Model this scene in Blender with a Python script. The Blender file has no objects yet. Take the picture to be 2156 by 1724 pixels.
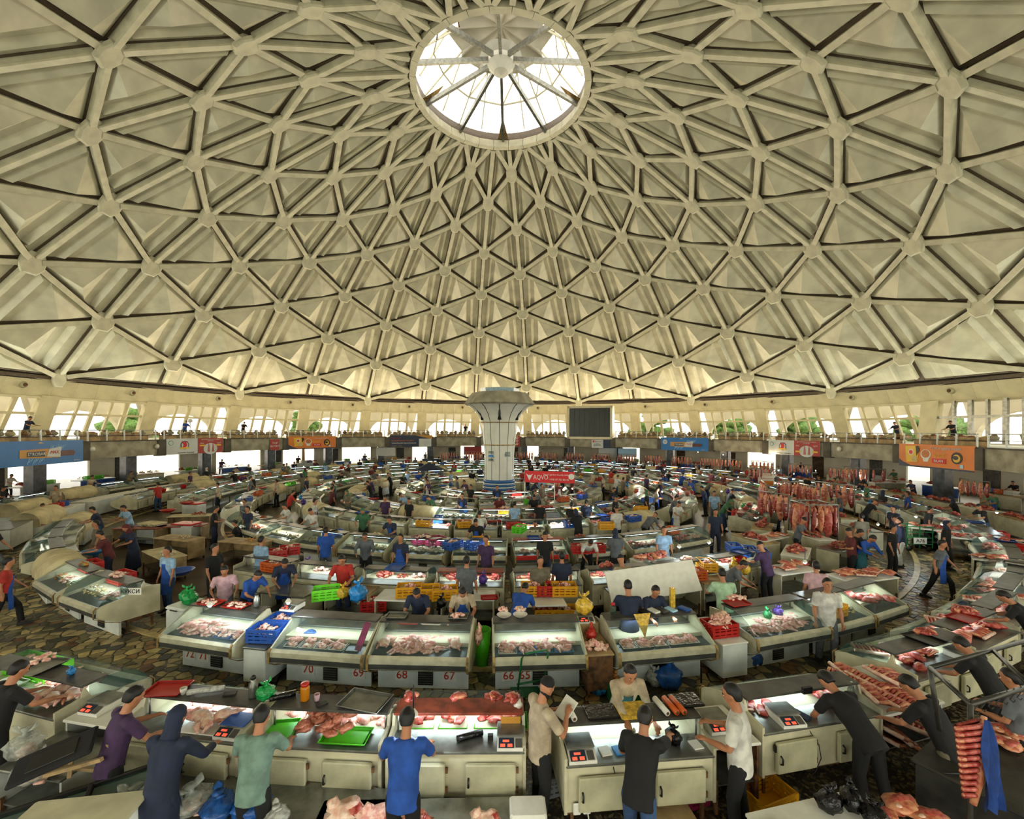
import bpy, math, random
from mathutils import Vector, Matrix, noise
from math import sin, cos, pi, radians as R_
random.seed(7)
S = bpy.context.scene
COL = S.collection
# ---------------------------------------------------------------- camera, world, light, exposure
F_PX, CY, ROLL, YAW, EYE = 917.7, 905.7, -0.0041, 0.0288, 4.9
cam_d = bpy.data.cameras.new('camera'); cam_d.sensor_width = 36; cam_d.lens = 36 * F_PX / 2156
cam_d.shift_y = (CY - 862) / 2156; cam_d.clip_end = 400; cam_d.clip_start = .05
cam = bpy.data.objects.new('camera', cam_d); COL.objects.link(cam)
cam.matrix_world = Matrix.Translation((0, 0, EYE)) @ Matrix.Rotation(-YAW, 4, 'Z') @ Matrix.Rotation(pi / 2, 4, 'X') @ Matrix.Rotation(-ROLL, 4, 'Z')
S.camera = cam
S.view_settings.view_transform = 'Standard'; S.view_settings.look = 'None'
S.view_settings.exposure = 0.12; S.view_settings.gamma = 1; S.view_settings.use_curve_mapping = False
SKY, CLER, GND, STALL = 3.2, 490, 80, 6.5
w = bpy.data.worlds.new('world'); S.world = w; w.use_nodes = True
bg = w.node_tree.nodes['Background']; bg.inputs[0].default_value = (1, .95, .83, 1); bg.inputs[1].default_value = SKY
cy = S.cycles
cy.max_bounces = 5; cy.diffuse_bounces = 3; cy.glossy_bounces = 1; cy.transmission_bounces = 1; cy.transparent_max_bounces = 8
cy.use_adaptive_sampling = True; cy.adaptive_threshold = .07; cy.adaptive_min_samples = 12
cy.caustics_reflective = False; cy.caustics_refractive = False; cy.sample_clamp_indirect = 4.0
cy.use_denoising = True
try: cy.denoiser = 'OPENIMAGEDENOISE'
except Exception: pass

def area(name, loc, direction, sx, sy, power, color=(1, .9, .72), spread=pi):
    d = bpy.data.lights.new(name, 'AREA'); d.shape = 'RECTANGLE'; d.size = sx; d.size_y = sy; d.energy = power; d.color = color; d.spread = spread
    o = bpy.data.objects.new(name, d); COL.objects.link(o); o.location = loc
    o.rotation_euler = Vector(direction).to_track_quat('-Z', 'Y').to_euler(); return o
CX, CYY = 0.0, 30.0
def arch(r, a, z=0.0):       # architecture polar point, a = 0 straight ahead of the camera
    return Vector((r * sin(R_(a)), 30 + r * cos(R_(a)), z))
def pt(r, az, z=0.0):        # stall polar point, az = 0 towards the camera side of the hall
    return Vector((r * sin(R_(az)), 30 - r * cos(R_(az)), z))
A0 = -5.587                  # azimuth of the dome's ribs: A0 + 12 m
for k in range(30):          # daylight through the ring of upper windows, one lamp per window bay
    a = A0 + 6 + 12 * k
    far = abs((a + 180) % 360 - 180) < 60; warm = 1.9 if far else (1.0 if abs((a + 180) % 360 - 180) < 120 else .75); wc = (1, .86, .62) if far else (.95, .97, .82)
    p = arch(38.2, a, 6.3); d = Vector((0, 30, 12)) - p
    area('window_daylight', p, d, 6.5, 2.2, CLER * warm, wc)
    if abs((a + 180) % 360 - 180) < 130:
        p = arch(36.5, a, 2.0); d = Vector((0, 30, 1.5)) - p
        area('doorway_daylight', p, d, 5, 2.2, GND)

# ---------------------------------------------------------------- materials
def lin(h):
    h = h.lstrip('#'); c = [int(h[i:i + 2], 16) / 255 for i in (0, 2, 4)]
    return tuple(x / 12.92 if x <= .04045 else ((x + .055) / 1.055) ** 2.4 for x in c) + (1,)
MATS = {}
def mat(name, col, rough=.6, metal=0, var=.12, scale=6, bump=0, emit=0, trans=0, col2=None, sub=0):
    if name in MATS: return MATS[name]
    m = bpy.data.materials.new(name); m.use_nodes = True; MATS[name] = m
    nt = m.node_tree; b = nt.nodes['Principled BSDF']
    c = lin(col) if isinstance(col, str) else tuple(col) + (1,)
    b.inputs['Roughness'].default_value = rough; b.inputs['Metallic'].default_value = metal
    if var or col2:
        n = nt.nodes.new('ShaderNodeTexNoise'); n.inputs['Scale'].default_value = scale; n.inputs['Detail'].default_value = 3
        tc = nt.nodes.new('ShaderNodeTexCoord'); nt.links.new(tc.outputs['Object'], n.inputs['Vector'])
        r = nt.nodes.new('ShaderNodeValToRGB'); nt.links.new(n.outputs['Fac'], r.inputs[0])
        c2 = lin(col2) if col2 else tuple(x * (1 - 2.2 * var) for x in c[:3]) + (1,)
        r.color_ramp.elements[0].color = c2; r.color_ramp.elements[1].color = c if col2 else tuple(min(1, x * (1 + .5 * var)) for x in c[:3]) + (1,)
        r.color_ramp.elements[0].position = .36; r.color_ramp.elements[1].position = .62
        nt.links.new(r.outputs[0], b.inputs['Base Color'])
        if bump:
            bm = nt.nodes.new('ShaderNodeBump'); bm.inputs['Strength'].default_value = bump; bm.inputs['Distance'].default_value = .03
            nt.links.new(n.outputs['Fac'], bm.inputs['Height']); nt.links.new(bm.outputs[0], b.inputs['Normal'])
    else:
        b.inputs['Base Color'].default_value = c
    if emit:
        b.inputs['Emission Color'].default_value = c; b.inputs['Emission Strength'].default_value = emit
    if trans:
        if not name.startswith('bag'): b.inputs['Base Color'].default_value = tuple(x * .2 for x in c[:3]) + (1,)
        out = nt.nodes['Material Output']; mx = nt.nodes.new('ShaderNodeMixShader'); tr = nt.nodes.new('ShaderNodeBsdfTransparent')
        tr.inputs[0].default_value = (1 - (1 - c[0]) * .12, 1 - (1 - c[1]) * .12, 1 - (1 - c[2]) * .12, 1)
        mx.inputs[0].default_value = trans; nt.links.new(b.outputs[0], mx.inputs[1]); nt.links.new(tr.outputs[0], mx.inputs[2]); nt.links.new(mx.outputs[0], out.inputs[0])
    return m
mat('dome_beam', '#cfcab0', .55, var=.07, scale=1.5)
mat('dome_panel', '#d0cbb2', .42, var=.09, scale=.7)
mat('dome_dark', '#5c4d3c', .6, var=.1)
mat('light_block', '#3c3427', .9, var=.1)
mat('fascia', '#ddd3b0', .45, var=.05, scale=1)
mat('concrete', '#a39c86', .85, var=.16, scale=1.3, bump=.2)
mat('concrete_dark', '#5d574b', .85, var=.16, scale=1.3)
mat('plaster', '#d9d2bc', .8, var=.06, scale=.6)
mat('white_tile', '#dcdccf', .25, var=.04, scale=1)
mat('blue_paint', '#2f63a0', .35, var=.1, scale=8)
mat('blue_pale', '#9fb9c9', .35, var=.1, scale=8)
mat('black', '#15130f', .5, var=.1)
mat('dark_marble', '#4c5156', .3, var=.3, scale=2.2)
mat('wood', '#523618', .7, var=.25, scale=3)
mat('pale_wood', '#b09468', .7, var=.2, scale=3)
mat('cream_enamel', '#c9c3a4', .42, var=.09, scale=3, bump=.05)
mat('cream_door', '#b9b595', .42, var=.1, scale=4)
mat('white_enamel', '#d5d9d2', .35, var=.07, scale=2.5)
mat('steel', '#8f9088', .32, .75, var=.14, scale=5)
mat('dark_steel', '#45443f', .42, .5, var=.2, scale=4)
mat('grey_shelf', '#4c4a45', .38, .1, var=.22, scale=4)
mat('bumper_cream', '#b9b499', .4, var=.12, scale=5)
mat('bumper_dark', '#3f403c', .4, var=.12, scale=5)
mat('rust', '#6d4a2b', .8, var=.3, scale=9)
mat('brass', '#a98a52', .5, .3, var=.25, scale=9)
mat('deck', '#434a49', .35, .3, var=.12, scale=5)
mat('glass', '#cfe9e2', .04, var=0, trans=.86)
mat('glass_green', '#8fcabb', .05, var=0, trans=.7)
mat('window_glass', '#fff8e0', .08, var=0, trans=.9)
mat('frost_glass', '#e6dfc4', .5, var=.05)
mat('lamp_tube', (.75, .95, 1), emit=6, var=0)
mat('bulb', (.8, .93, 1), emit=60, var=0)
mat('warm_bulb', (1, .72, .4), emit=45, var=0)
mat('canvas', '#cdbf95', .85, var=.12, scale=2.5, bump=.3)
mat('terracotta', '#8d3a23', .5, var=.25, scale=6)
mat('skin', '#a9714f', .55, var=.06)
mat('hair', '#0c0907', .6, var=.2)
mat('shoe', '#1c1a18', .5, var=.2)
mat('label_red', '#b5301c', .5, var=0)
mat('ink_blue', '#27407a', .6, var=0)
mat('white', '#e3e1d6', .5, var=.04)
mat('led', (1, .1, .05), emit=.9, var=0)
mat('lcd', '#1d2a3c', .2, var=0)
mat('twine', '#6f6248', .8)
mat('steam_blue', '#1f4f9c', .55, var=.2)
mat('chicken', '#efc6b4', .38, var=.1, scale=22, bump=.35, col2='#d98f82')
mat('chicken_dark', '#c9836b', .38, var=.1, scale=20, bump=.35, col2='#a5553f')
mat('fat', '#ecd2bd', .4, var=.1, scale=14, bump=.3, col2='#d9a28c')
mat('beef', '#962a22', .35, var=.1, scale=15, bump=.35, col2='#c4685a')
mat('beef_dark', '#641a15', .35, var=.1, scale=12, bump=.4, col2='#a04436')
mat('beef_fat', '#d99a72', .4, var=.1, scale=9, bump=.35, col2='#b0503a')
CLOTH = dict(black='#0c0c0e', navy='#1d2740', blue='#1f4da0', purple='#41294d', white='#c9c8c0', beige='#b3a288', grey='#5c6065', red='#a8281e',
             green='#3f6d4c', sage='#6f8a7c', maroon='#5b1f22', pale_blue='#8fb0cf', jeans='#2f4a70', dark='#101012', khaki='#6b6350', mint='#a8c9a6', pink='#c9a3ab', teal='#1f5a66', mustard='#8c7a2c')
for k, v in CLOTH.items(): mat('cloth_' + k, v, .85, var=.14, scale=7, bump=.25)
PLAS = dict(red='#b3201a', blue='#2855a8', yellow='#d99a12', green='#55c51f', dark_green='#1f6b3a', orange='#c9591e', magenta='#8f1f4d', lime='#6fdc2a', white='#d5d5cc', grey='#74787a', sky='#2f86c9', black='#121214')
for k, v in PLAS.items(): mat('plastic_' + k, v, .38, var=.05)
BAGC = dict(blue='#2a62b0', yellow='#d8b13a', green='#1f9a4d', black='#0e0e10', purple='#5a3a9a', clear='#c9cfc6', white='#cfd0c8', orange='#c77a35', red='#c9362a', sky='#2f8ad0')
for k, v in BAGC.items(): mat('bag_' + k, v, .22, var=.2, scale=16, bump=.8, trans=.55 if k == 'clear' else (.22 if k in ('blue', 'white') else 0))
SAL = dict(salad='#b9b04a', greens='#5f8f3a', carrot='#d0792b', olive='#5d5a26', pasta='#d9c084', white_cheese='#d9d3b8', cutlet='#a3643a', sausage='#a8402c', tomato='#b8301c', nuts='#8a6238')
for k, v in SAL.items(): mat('food_' + k, v, .5, var=.25, scale=18, bump=.4)

# ---------------------------------------------------------------- mesh builder
class MB:
    def __init__(s): s.v = []; s.f = []; s.m = []; s.mats = []; s.sm = []
    def mi(s, m):
        m = MATS[m] if isinstance(m, str) else m
        if m not in s.mats: s.mats.append(m)
        return s.mats.index(m)
    def add(s, vs, fs, m, smooth=False, M=None):
        o = len(s.v); i = s.mi(m)
        s.v += [tuple(M @ Vector(p)) for p in vs] if M is not None else [tuple(p) for p in vs]
        s.f += [tuple(o + k for k in f) for f in fs]; s.m += [i] * len(fs); s.sm += [smooth] * len(fs); return s
    def box(s, c, d, m, rz=0, ch=0, M=None):
        x, y, z = c; a, b, h = d[0] / 2, d[1] / 2, d[2] / 2
        q = Matrix.Translation((x, y, z)) @ Matrix.Rotation(rz, 4, 'Z')
        if M is not None: q = M @ q
        if not ch:
            vs = [(i, j, k) for k in (-h, h) for i, j in ((-a, -b), (a, -b), (a, b), (-a, b))]
            return s.add(vs, [(3, 2, 1, 0), (4, 5, 6, 7), (0, 1, 5, 4), (1, 2, 6, 5), (2, 3, 7, 6), (3, 0, 4, 7)], m, M=q)
        e = min(ch, a * .9, b * .9, h * .9); vs = []
        for k, kk in ((-h, e), (-h + e, 0), (h - e, 0), (h, e)):
            A, B = a - kk, b - kk
            vs += [(-A + e, -B, k), (A - e, -B, k), (A, -B + e, k), (A, B - e, k), (A - e, B, k), (-A + e, B, k), (-A, B - e, k), (-A, -B + e, k)]
        fs = [tuple(range(7, -1, -1)), tuple(range(24, 32))]
        for l in range(3):
            for i in range(8): fs.append((l * 8 + i, l * 8 + (i + 1) % 8, l * 8 + 8 + (i + 1) % 8, l * 8 + 8 + i))
        return s.add(vs, fs, m, M=q)
    def prism(s, prof, x0, x1, m, M=None, smooth=False):   # profile in (y,z) extruded along x
        n = len(prof); vs = [(x0, y, z) for y, z in prof] + [(x1, y, z) for y, z in prof]
        fs = [tuple(range(n)), tuple(range(2 * n - 1, n - 1, -1))] + [(i, n + i, n + (i + 1) % n, (i + 1) % n) for i in range(n)]
        return s.add(vs, fs, m, M=M, smooth=smooth)
    def sheet(s, line, x0, x1, t, m, M=None):              # thin bent sheet along x from a (y,z) polyline
        up = [];
        for i, (y, z) in enumerate(line):
            a = line[max(0, i - 1)]; b = line[min(len(line) - 1, i + 1)]; d = Vector((b[0] - a[0], b[1] - a[1])).normalized()
            up.append((y - d.y * t, z + d.x * t))
        for i in range(len(line) - 1): s.prism([line[i], line[i + 1], up[i + 1], up[i]], x0, x1, m, M=M)
        return s
    def tube(s, pts, r, m, n=8, M=None, smooth=True, flat=1.0):
        pts = [Vector(p) for p in pts]; rs = r if isinstance(r, (list, tuple)) else [r] * len(pts); vs = []; fs = []
        up0 = None
        for i, p in enumerate(pts):
            d = (pts[min(i + 1, len(pts) - 1)] - pts[max(i - 1, 0)]).normalized()
            ref = Vector((0, 0, 1)) if abs(d.z) < .9 else Vector((1, 0, 0))
            if up0 is not None and abs(up0.dot(d)) < .95: ref = up0
            x = d.cross(ref).normalized(); y = x.cross(d).normalized(); up0 = y
            for k in range(n):
                t = 2 * pi * k / n; vs.append(p + (x * cos(t) + y * sin(t) * flat) * rs[i])
        for i in range(len(pts) - 1):
            for k in range(n): fs.append((i * n + k, i * n + (k + 1) % n, (i + 1) * n + (k + 1) % n, (i + 1) * n + k))
        fs += [tuple(range(n - 1, -1, -1)), tuple(range((len(pts) - 1) * n, len(pts) * n))]
        return s.add(vs, fs, m, smooth, M)
    def beam(s, a, b, wdt, h, up, m):                      # rectangular bar a->b, h measured along up
        a = Vector(a); b = Vector(b); d = (b - a).normalized(); up = Vector(up); up = (up - d * up.dot(d)).normalized(); x = d.cross(up)
        vs = [p + x * (i * wdt / 2) + up * (j * h / 2) for p in (a, b) for i, j in ((-1, -1), (1, -1), (1, 1), (-1, 1))]
        return s.add(vs, [(0, 1, 2, 3), (7, 6, 5, 4), (0, 4, 5, 1), (1, 5, 6, 2), (2, 6, 7, 3), (3, 7, 4, 0)], m)
    def lathe(s, prof, m, n=16, M=None, smooth=True, cap=True):      # profile (r,z)
        k = len(prof); vs = [(r * cos(2 * pi * i / n), r * sin(2 * pi * i / n), z) for r, z in prof for i in range(n)]
        fs = [(j * n + i, j * n + (i + 1) % n, (j + 1) * n + (i + 1) % n, (j + 1) * n + i) for j in range(k - 1) for i in range(n)]
        if cap: fs += [tuple(range(n - 1, -1, -1)), tuple(range((k - 1) * n, k * n))]
        return s.add(vs, fs, m, smooth, M)
    def blob(s, c, r, m, seed=0, amp=.22, seg=7, rings=5, M=None, freq=1.6):
        vs = []; fs = []; c = Vector(c); r = Vector(r)
        for j in range(1, rings):
            for i in range(seg):
                t = pi * j / rings; p = 2 * pi * i / seg
                d = Vector((sin(t) * cos(p), sin(t) * sin(p), cos(t)))
                k = 1 + amp * noise.noise(d * freq + Vector((seed * 7.3, seed * 3.1, 1.7))) * 2
                vs.append(c + Vector((d.x * r.x, d.y * r.y, d.z * r.z)) * k)
        t0 = len(vs); vs += [c + Vector((0, 0, r.z)), c - Vector((0, 0, r.z))]
        for i in range(seg): fs.append((t0, i, (i + 1) % seg)); fs.append((t0 + 1, (rings - 2) * seg + (i + 1) % seg, (rings - 2) * seg + i))
        for j in range(rings - 2):
            for i in range(seg): fs.append((j * seg + i, (j + 1) * seg + i, (j + 1) * seg + (i + 1) % seg, j * seg + (i + 1) % seg))
        return s.add(vs, fs, m, True, M)
    def mesh(s, name):
        me = bpy.data.meshes.new(name); me.from_pydata(s.v, [], s.f)
        for m in s.mats: me.materials.append(m)
        me.polygons.foreach_set('material_index', s.m); me.polygons.foreach_set('use_smooth', s.sm); me.update(); return me
    def build(s, name, parent=None, **k): return put(name, s.mesh(name), parent, **k)
def put(name, me, parent=None, loc=None, rz=None, rot=None, scale=None, label=None, cat=None, group=None, kind=None):
    o = bpy.data.objects.new(name, me); COL.objects.link(o)
    if parent is not None: o.parent = parent
    if loc is not None: o.location = loc
    if rz is not None: o.rotation_euler = (0, 0, rz)
    if rot is not None: o.rotation_euler = rot
    if scale is not None: o.scale = scale if isinstance(scale, (tuple, list, Vector)) else (scale,) * 3
    if label: o['label'] = label
    if cat: o['category'] = cat
    if group: o['group'] = group
    if kind: o['kind'] = kind
    return o
def text(s, size, m, parent, loc, rot=(pi / 2, 0, 0), ext=.004, name='lettering', align='CENTER', sx=1, shear=0):
    c = bpy.data.curves.new(name, 'FONT'); c.body = s; c.size = size; c.align_x = align; c.align_y = 'CENTER'; c.extrude = ext; c.resolution_u = 2; c.shear = shear
    t = bpy.data.objects.new('text', c); me = bpy.data.meshes.new_from_object(t); me.name = name; bpy.data.objects.remove(t); bpy.data.curves.remove(c)
    me.materials.clear(); me.materials.append(MATS[m]); o = put(name, me, parent, loc, rot=rot); o.scale.x = sx; return o
def tree_copy(o, parent=None):
    c = o.copy(); COL.objects.link(c); c.parent = parent
    for ch in KIDS.get(o.name, []):
        d = ch.copy(); COL.objects.link(d); d.parent = c
        for g in KIDS.get(ch.name, []):
            e = g.copy(); COL.objects.link(e); e.parent = d
    return c
KIDS = {}
def reg(o):                                                 # remember a finished thing's children so copies are cheap
    KIDS[o.name] = list(o.children)
    for c in o.children: KIDS[c.name] = list(c.children)
    return o
def proj(p):                                                # where a world point falls in the photograph's frame
    x, y, z = p[0], p[1], p[2] - EYE; c, s = cos(YAW), sin(YAW); x, y = c * x - s * y, s * x + c * y
    if y < .1: return None
    return 1078 + F_PX * x / y, CY - F_PX * z / y, y
def at(px, py, z=0.0):                                      # world point at height z seen at a pixel of the photograph
    u, v = (px - 1078) / F_PX, (py - CY) / F_PX; c, s = cos(-ROLL), sin(-ROLL); u, v = c * u - s * v, s * u + c * v
    c, s = cos(-YAW), sin(-YAW); d = Vector((c * u - s, s * u + c, -v)); k = (z - EYE) / d.z
    return Vector((d.x * k, d.y * k, z))
def polar(p): return math.hypot(p[0], p[1] - 30), math.degrees(math.atan2(p[0], 30 - p[1]))
# ================================================================ SETTING
# ---------------- floor
m = mat('terrazzo', '#3e3a30', .55); nt = m.node_tree; b = nt.nodes['Principled BSDF']
for n in list(nt.nodes):
    if n.type in ('TEX_NOISE', 'VALTORGB', 'TEX_COORD'): nt.nodes.remove(n)
tc = nt.nodes.new('ShaderNodeTexCoord'); vo = nt.nodes.new('ShaderNodeTexVoronoi'); vo.inputs['Scale'].default_value = 26
nt.links.new(tc.outputs['Object'], vo.inputs['Vector']); r = nt.nodes.new('ShaderNodeValToRGB'); nt.links.new(vo.outputs['Color'], r.inputs[0])
e = r.color_ramp.elements; e[0].color = lin('#29251d'); e[0].position = .3; e[1].color = lin('#8c7f5e'); e[1].position = .85
x = e.new(.6); x.color = lin('#453d2e'); nt.links.new(r.outputs[0], b.inputs['Base Color']); b.inputs['Roughness'].default_value = .38
def ring_slab(name, r0, r1, z0, z1, m, a0=0, a1=360, n=90, **k):
    mb = MB(); full = a1 - a0 >= 360; N = n if full else n + 1; vs = []
    for i in range(N):
        a = a0 + (a1 - a0) * i / n
        vs += [arch(r0, a, z0), arch(r1, a, z0), arch(r1, a, z1), arch(r0, a, z1)]
    fs = []
    for i in range(n):
        p, q = i * 4, ((i + 1) % N) * 4
        for j in range(4): fs.append((p + j, p + (j + 1) % 4, q + (j + 1) % 4, q + j))
    if not full: fs += [(0, 1, 2, 3), (n * 4 + 3, n * 4 + 2, n * 4 + 1, n * 4)]
    return mb.add(vs, fs, m).build(name, **k)
floor = MB().add([arch(44, i * 6, 0) for i in range(60)] + [arch(44, i * 6, -.3) for i in range(60)],
                 [tuple(range(59, -1, -1)), tuple(range(60, 120))] + [(i, (i + 1) % 60, 60 + (i + 1) % 60, 60 + i) for i in range(60)], 'terrazzo').build('floor', kind='structure')
STC = ['#ad9a6b', '#7d7552', '#55503b', '#8f6c43', '#45443a', '#bda870', '#6c4632', '#8e7f55']
for i, c in enumerate(STC): mat('stone%d' % i, c, .42, var=.16, scale=5)
mat('grout', '#25211a', .7, var=.1)
def stones(r0, r1, a0, a1, size, rnd):
    """crazy paving: irregular cells of a jittered polar grid, each with its own outline"""
    nr = max(2, round((r1 - r0) / size)); L = R_(a1 - a0) * (r0 + r1) / 2; na = int(L / (size * 1.15)); seeds = {}
    for i in range(-2, nr + 2):
        for j in range(-2, na + 2):
            rr = r0 + (r1 - r0) * (i + .5 + rnd.uniform(-.48, .48)) / nr; aa = a0 + (a1 - a0) * (j + .5 + .5 * (i % 2) + rnd.uniform(-.48, .48)) / na
            p = pt(rr, aa); seeds[i, j] = (p.x, p.y)
    out = []
    for i in range(nr):
        for j in range(na):
            c = seeds[i, j]; s = size * 1.6; poly = [(c[0] - s, c[1] - s), (c[0] + s, c[1] - s), (c[0] + s, c[1] + s), (c[0] - s, c[1] + s)]
            for di in (-2, -1, 0, 1, 2):
                for dj in (-2, -1, 0, 1, 2):
                    q = seeds.get((i + di, j + dj))
                    if q is None or q == c: continue
                    nx, ny = q[0] - c[0], q[1] - c[1]; dl = math.hypot(nx, ny)
                    if dl > size * 3: continue
                    nx /= dl; ny /= dl; lim = dl / 2 - .019; res = []
                    for k in range(len(poly)):
                        A, B = poly[k], poly[(k + 1) % len(poly)]
                        dA = (A[0] - c[0]) * nx + (A[1] - c[1]) * ny - lim; dB = (B[0] - c[0]) * nx + (B[1] - c[1]) * ny - lim
                        if dA <= 0: res.append(A)
                        if (dA < 0) != (dB < 0): t = dA / (dA - dB); res.append((A[0] + (B[0] - A[0]) * t, A[1] + (B[1] - A[1]) * t))
                    poly = res
                    if len(poly) < 3: break
                if len(poly) < 3: break
            if len(poly) >= 3 and pt_r(c) > r0 and pt_r(c) < r1: out.append((c, poly))
    return out
def pt_r(c): return math.hypot(c[0], c[1] - 30)
rnd = random.Random(3); ST = []
for args in [(21.15, 23.35, -105, 100, .22), (23.35, 25.6, -62, -20, .25), (18.6, 21.1, -26, -20.5, .24), (15.95, 17.6, -75, 75, .28), (19.0, 21.1, 28, 46, .24)]: ST += stones(*args, rnd)
vis = []
for c, poly in ST:
    q = proj((c[0], c[1], 0))
    if q is None: continue
    ar = abs(sum(poly[k][0] * poly[(k + 1) % len(poly)][1] - poly[(k + 1) % len(poly)][0] * poly[k][1] for k in range(len(poly)))) / 2
    vis.append((-(ar / q[2] ** 3) if -10 < q[0] < 2166 and q[1] < 1724 else 0, c, poly))
vis.sort(key=lambda t: t[0]); allst = MB()
for n, (k, c, poly) in enumerate(vis):
    h = rnd.uniform(.006, .016); mm = 'stone%d' % rnd.choices(range(8), [5, 5, 5, 2, 4, 4, 1, 4])[0]; N = len(poly)
    one = n < 295 and k < 0; mb = MB() if one else allst; ox, oy = c if one else (0, 0)
    ins = [(x + (c[0] - x) * .06, y + (c[1] - y) * .06) for x, y in poly]
    mb.add([(x - ox, y - oy, -.01) for x, y in poly] + [(x - ox, y - oy, h * .6) for x, y in poly] + [(x - ox, y - oy, h) for x, y in ins],
           [(i, (i + 1) % N, N + (i + 1) % N, N + i) for i in range(N)] + [(N + i, N + (i + 1) % N, 2 * N + (i + 1) % N, 2 * N + i) for i in range(N)] + [tuple(range(2 * N, 3 * N))], mm)
    if one: mb.build('stone', floor, loc=(c[0], c[1], 0))
allst.build('paving_stones', floor, kind='stuff')
for r0, r1, a0, a1 in ((21.0, 21.16, 85, 275), (23.35, 23.5, 90, 275), (15.8, 15.94, 90, 270)):   # pale kerb strips round the aisles
    ring_slab('kerb', r0, r1, 0, .03, 'stone5', a0, a1, 60, parent=floor)

# ---------------- dome
LR = [38.41, 36.15, 33.79, 31.40, 28.91, 26.26, 23.53, 20.63, 17.96, 14.95, 12.03, 8.76]
LH = [4.29, 6.57, 8.88, 11.11, 13.17, 15.09, 16.70, 18.18, 19.48, 20.74, 21.81, 22.70]
RS, HS = 6.1, 23.29
def node(mm, L):
    if L < 0: return arch(LR[0] * .985, A0 + 12 * mm, EYE + LH[0])
    if L >= 12: return arch(RS - .35, A0 + 12 * mm, EYE + HS)
    return arch(LR[L], A0 + 12 * mm, EYE + LH[L])
dome = bpy.data.objects.new('ceiling', None); COL.objects.link(dome); dome.location = (0, 30, 0); dome['kind'] = 'structure'
CEN = Vector((0, 30, 2))
def tri_panel(A, B, C):
    """A-B the rib edge, C the sharp corner. Returns local mesh: flange strip, ridge fold, small pyramid"""
    nrm = (B - A).cross(C - A).normalized(); mid = (A + B + C) / 3
    if nrm.dot(CEN - mid) < 0: nrm = -nrm                       # towards the hall
    off = -nrm * .42
    g = mid; ins = lambda P, d: P + (g - P).normalized() * d
    lim = min((A - B).length, (A - C).length) ; d = min(.5, lim * .14)
    a, b_, c = (ins(P, d) + off for P in (A, B, C))
    ed = lambda t: (c + (a - c) * t, c + (b_ - c) * t)
    mb = MB()
    a72, b72 = ed(.70); a78, b78 = ed(.79); a83, b83 = ed(.83); a88, b88 = ed(.87)
    dep = min(.9, lim * .14)
    lo, hi = (a72, b72) if a72.z < b72.z else (b72, a72)
    apex = c * .36 + lo * .42 + hi * .22 + nrm * dep
    rid = nrm * dep * .42
    ra, rb = a83 + rid + (b83 - a83) * .05, b83 + rid + (a83 - b83) * .05
    V = [c, a72, b72, apex, a78, b78, ra, rb, a88, b88, a, b_]
    fs = [(0, 1, 3), (1, 2, 3), (2, 0, 3), (1, 4, 5, 2), (4, 6, 7, 5), (6, 8, 9, 7), (8, 10, 11, 9), (4, 8, 6), (5, 7, 9)]
    if nrm.dot((V[1] - V[0]).cross(V[3] - V[0])) < 0: fs = [tuple(reversed(f)) for f in fs]
    mb.add(V, fs, 'dome_panel')
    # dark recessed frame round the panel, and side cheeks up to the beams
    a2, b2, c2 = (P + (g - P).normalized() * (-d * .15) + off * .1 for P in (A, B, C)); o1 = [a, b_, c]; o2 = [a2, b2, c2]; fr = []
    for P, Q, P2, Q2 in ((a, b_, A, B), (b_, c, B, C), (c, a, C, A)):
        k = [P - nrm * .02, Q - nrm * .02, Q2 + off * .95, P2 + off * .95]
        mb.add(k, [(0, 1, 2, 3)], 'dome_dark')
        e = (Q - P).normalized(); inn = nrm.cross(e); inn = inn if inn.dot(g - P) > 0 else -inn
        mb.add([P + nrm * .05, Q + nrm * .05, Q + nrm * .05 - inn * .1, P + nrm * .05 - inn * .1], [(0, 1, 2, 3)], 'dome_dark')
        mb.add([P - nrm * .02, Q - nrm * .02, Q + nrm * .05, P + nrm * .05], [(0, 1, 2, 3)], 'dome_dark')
    return mb
def shift(mb): mb.v = [(x, y - 30, z) for x, y, z in mb.v]; return mb
PM = {}
items = []    # (size, name, key, m)
def size_of(ps):
    q = [proj(p) for p in ps]; q = [t for t in q if t]
    if not q: return -1
    cx = sum(t[0] for t in q) / len(q); cy_ = sum(t[1] for t in q) / len(q)
    if not (-150 < cx < 2306 and -150 < cy_ < 1724): return -1
    return 1 / sum(t[2] for t in q)
for mm in range(30):
    lv = list(range(0, 12, 2)) if mm % 2 == 0 else list(range(-1, 12, 2))
    for L in lv:
        top = min(L + 2, 12) if L < 11 else 12
        for sd in (-1, 1):
            apexL = 0 if L < 0 else (12 if L == 11 else L + 1)
            A_, B_, C_ = node(mm, L), node(mm, top), node(mm + sd, apexL)
            key = ('panel', L, sd)
            if key not in PM:
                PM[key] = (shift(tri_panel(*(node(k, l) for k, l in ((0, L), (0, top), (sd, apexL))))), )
            items.append((size_of((A_, B_, C_)), 'panel', key, mm))
def strut(P, Q, wd, end, ext=.5):
    mid = (P + Q) / 2; up = (CEN - mid).normalized(); d = (Q - P).normalized(); P2, Q2 = P + d * end, Q - d * end; mb = MB()
    mb.beam(P2 - up * .03, Q2 - up * .03, wd, .1, up, 'dome_beam'); mb.beam(P2 - up * .3, Q2 - up * .3, wd * .45, .46, up, 'dome_beam'); mb.beam(P2 - up * .56, Q2 - up * .56, wd * .9, .08, up, 'dome_dark')
    return mb
def add_strut(key, mm, a, b, wd, end=.5):
    k = ('beam',) + key
    if k not in PM: PM[k] = (shift(strut(node(*a(0)), node(*b(0)), wd, end)),)
    items.append((size_of((node(*a(mm)), node(*b(mm)))), 'beam', k, mm))
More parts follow.
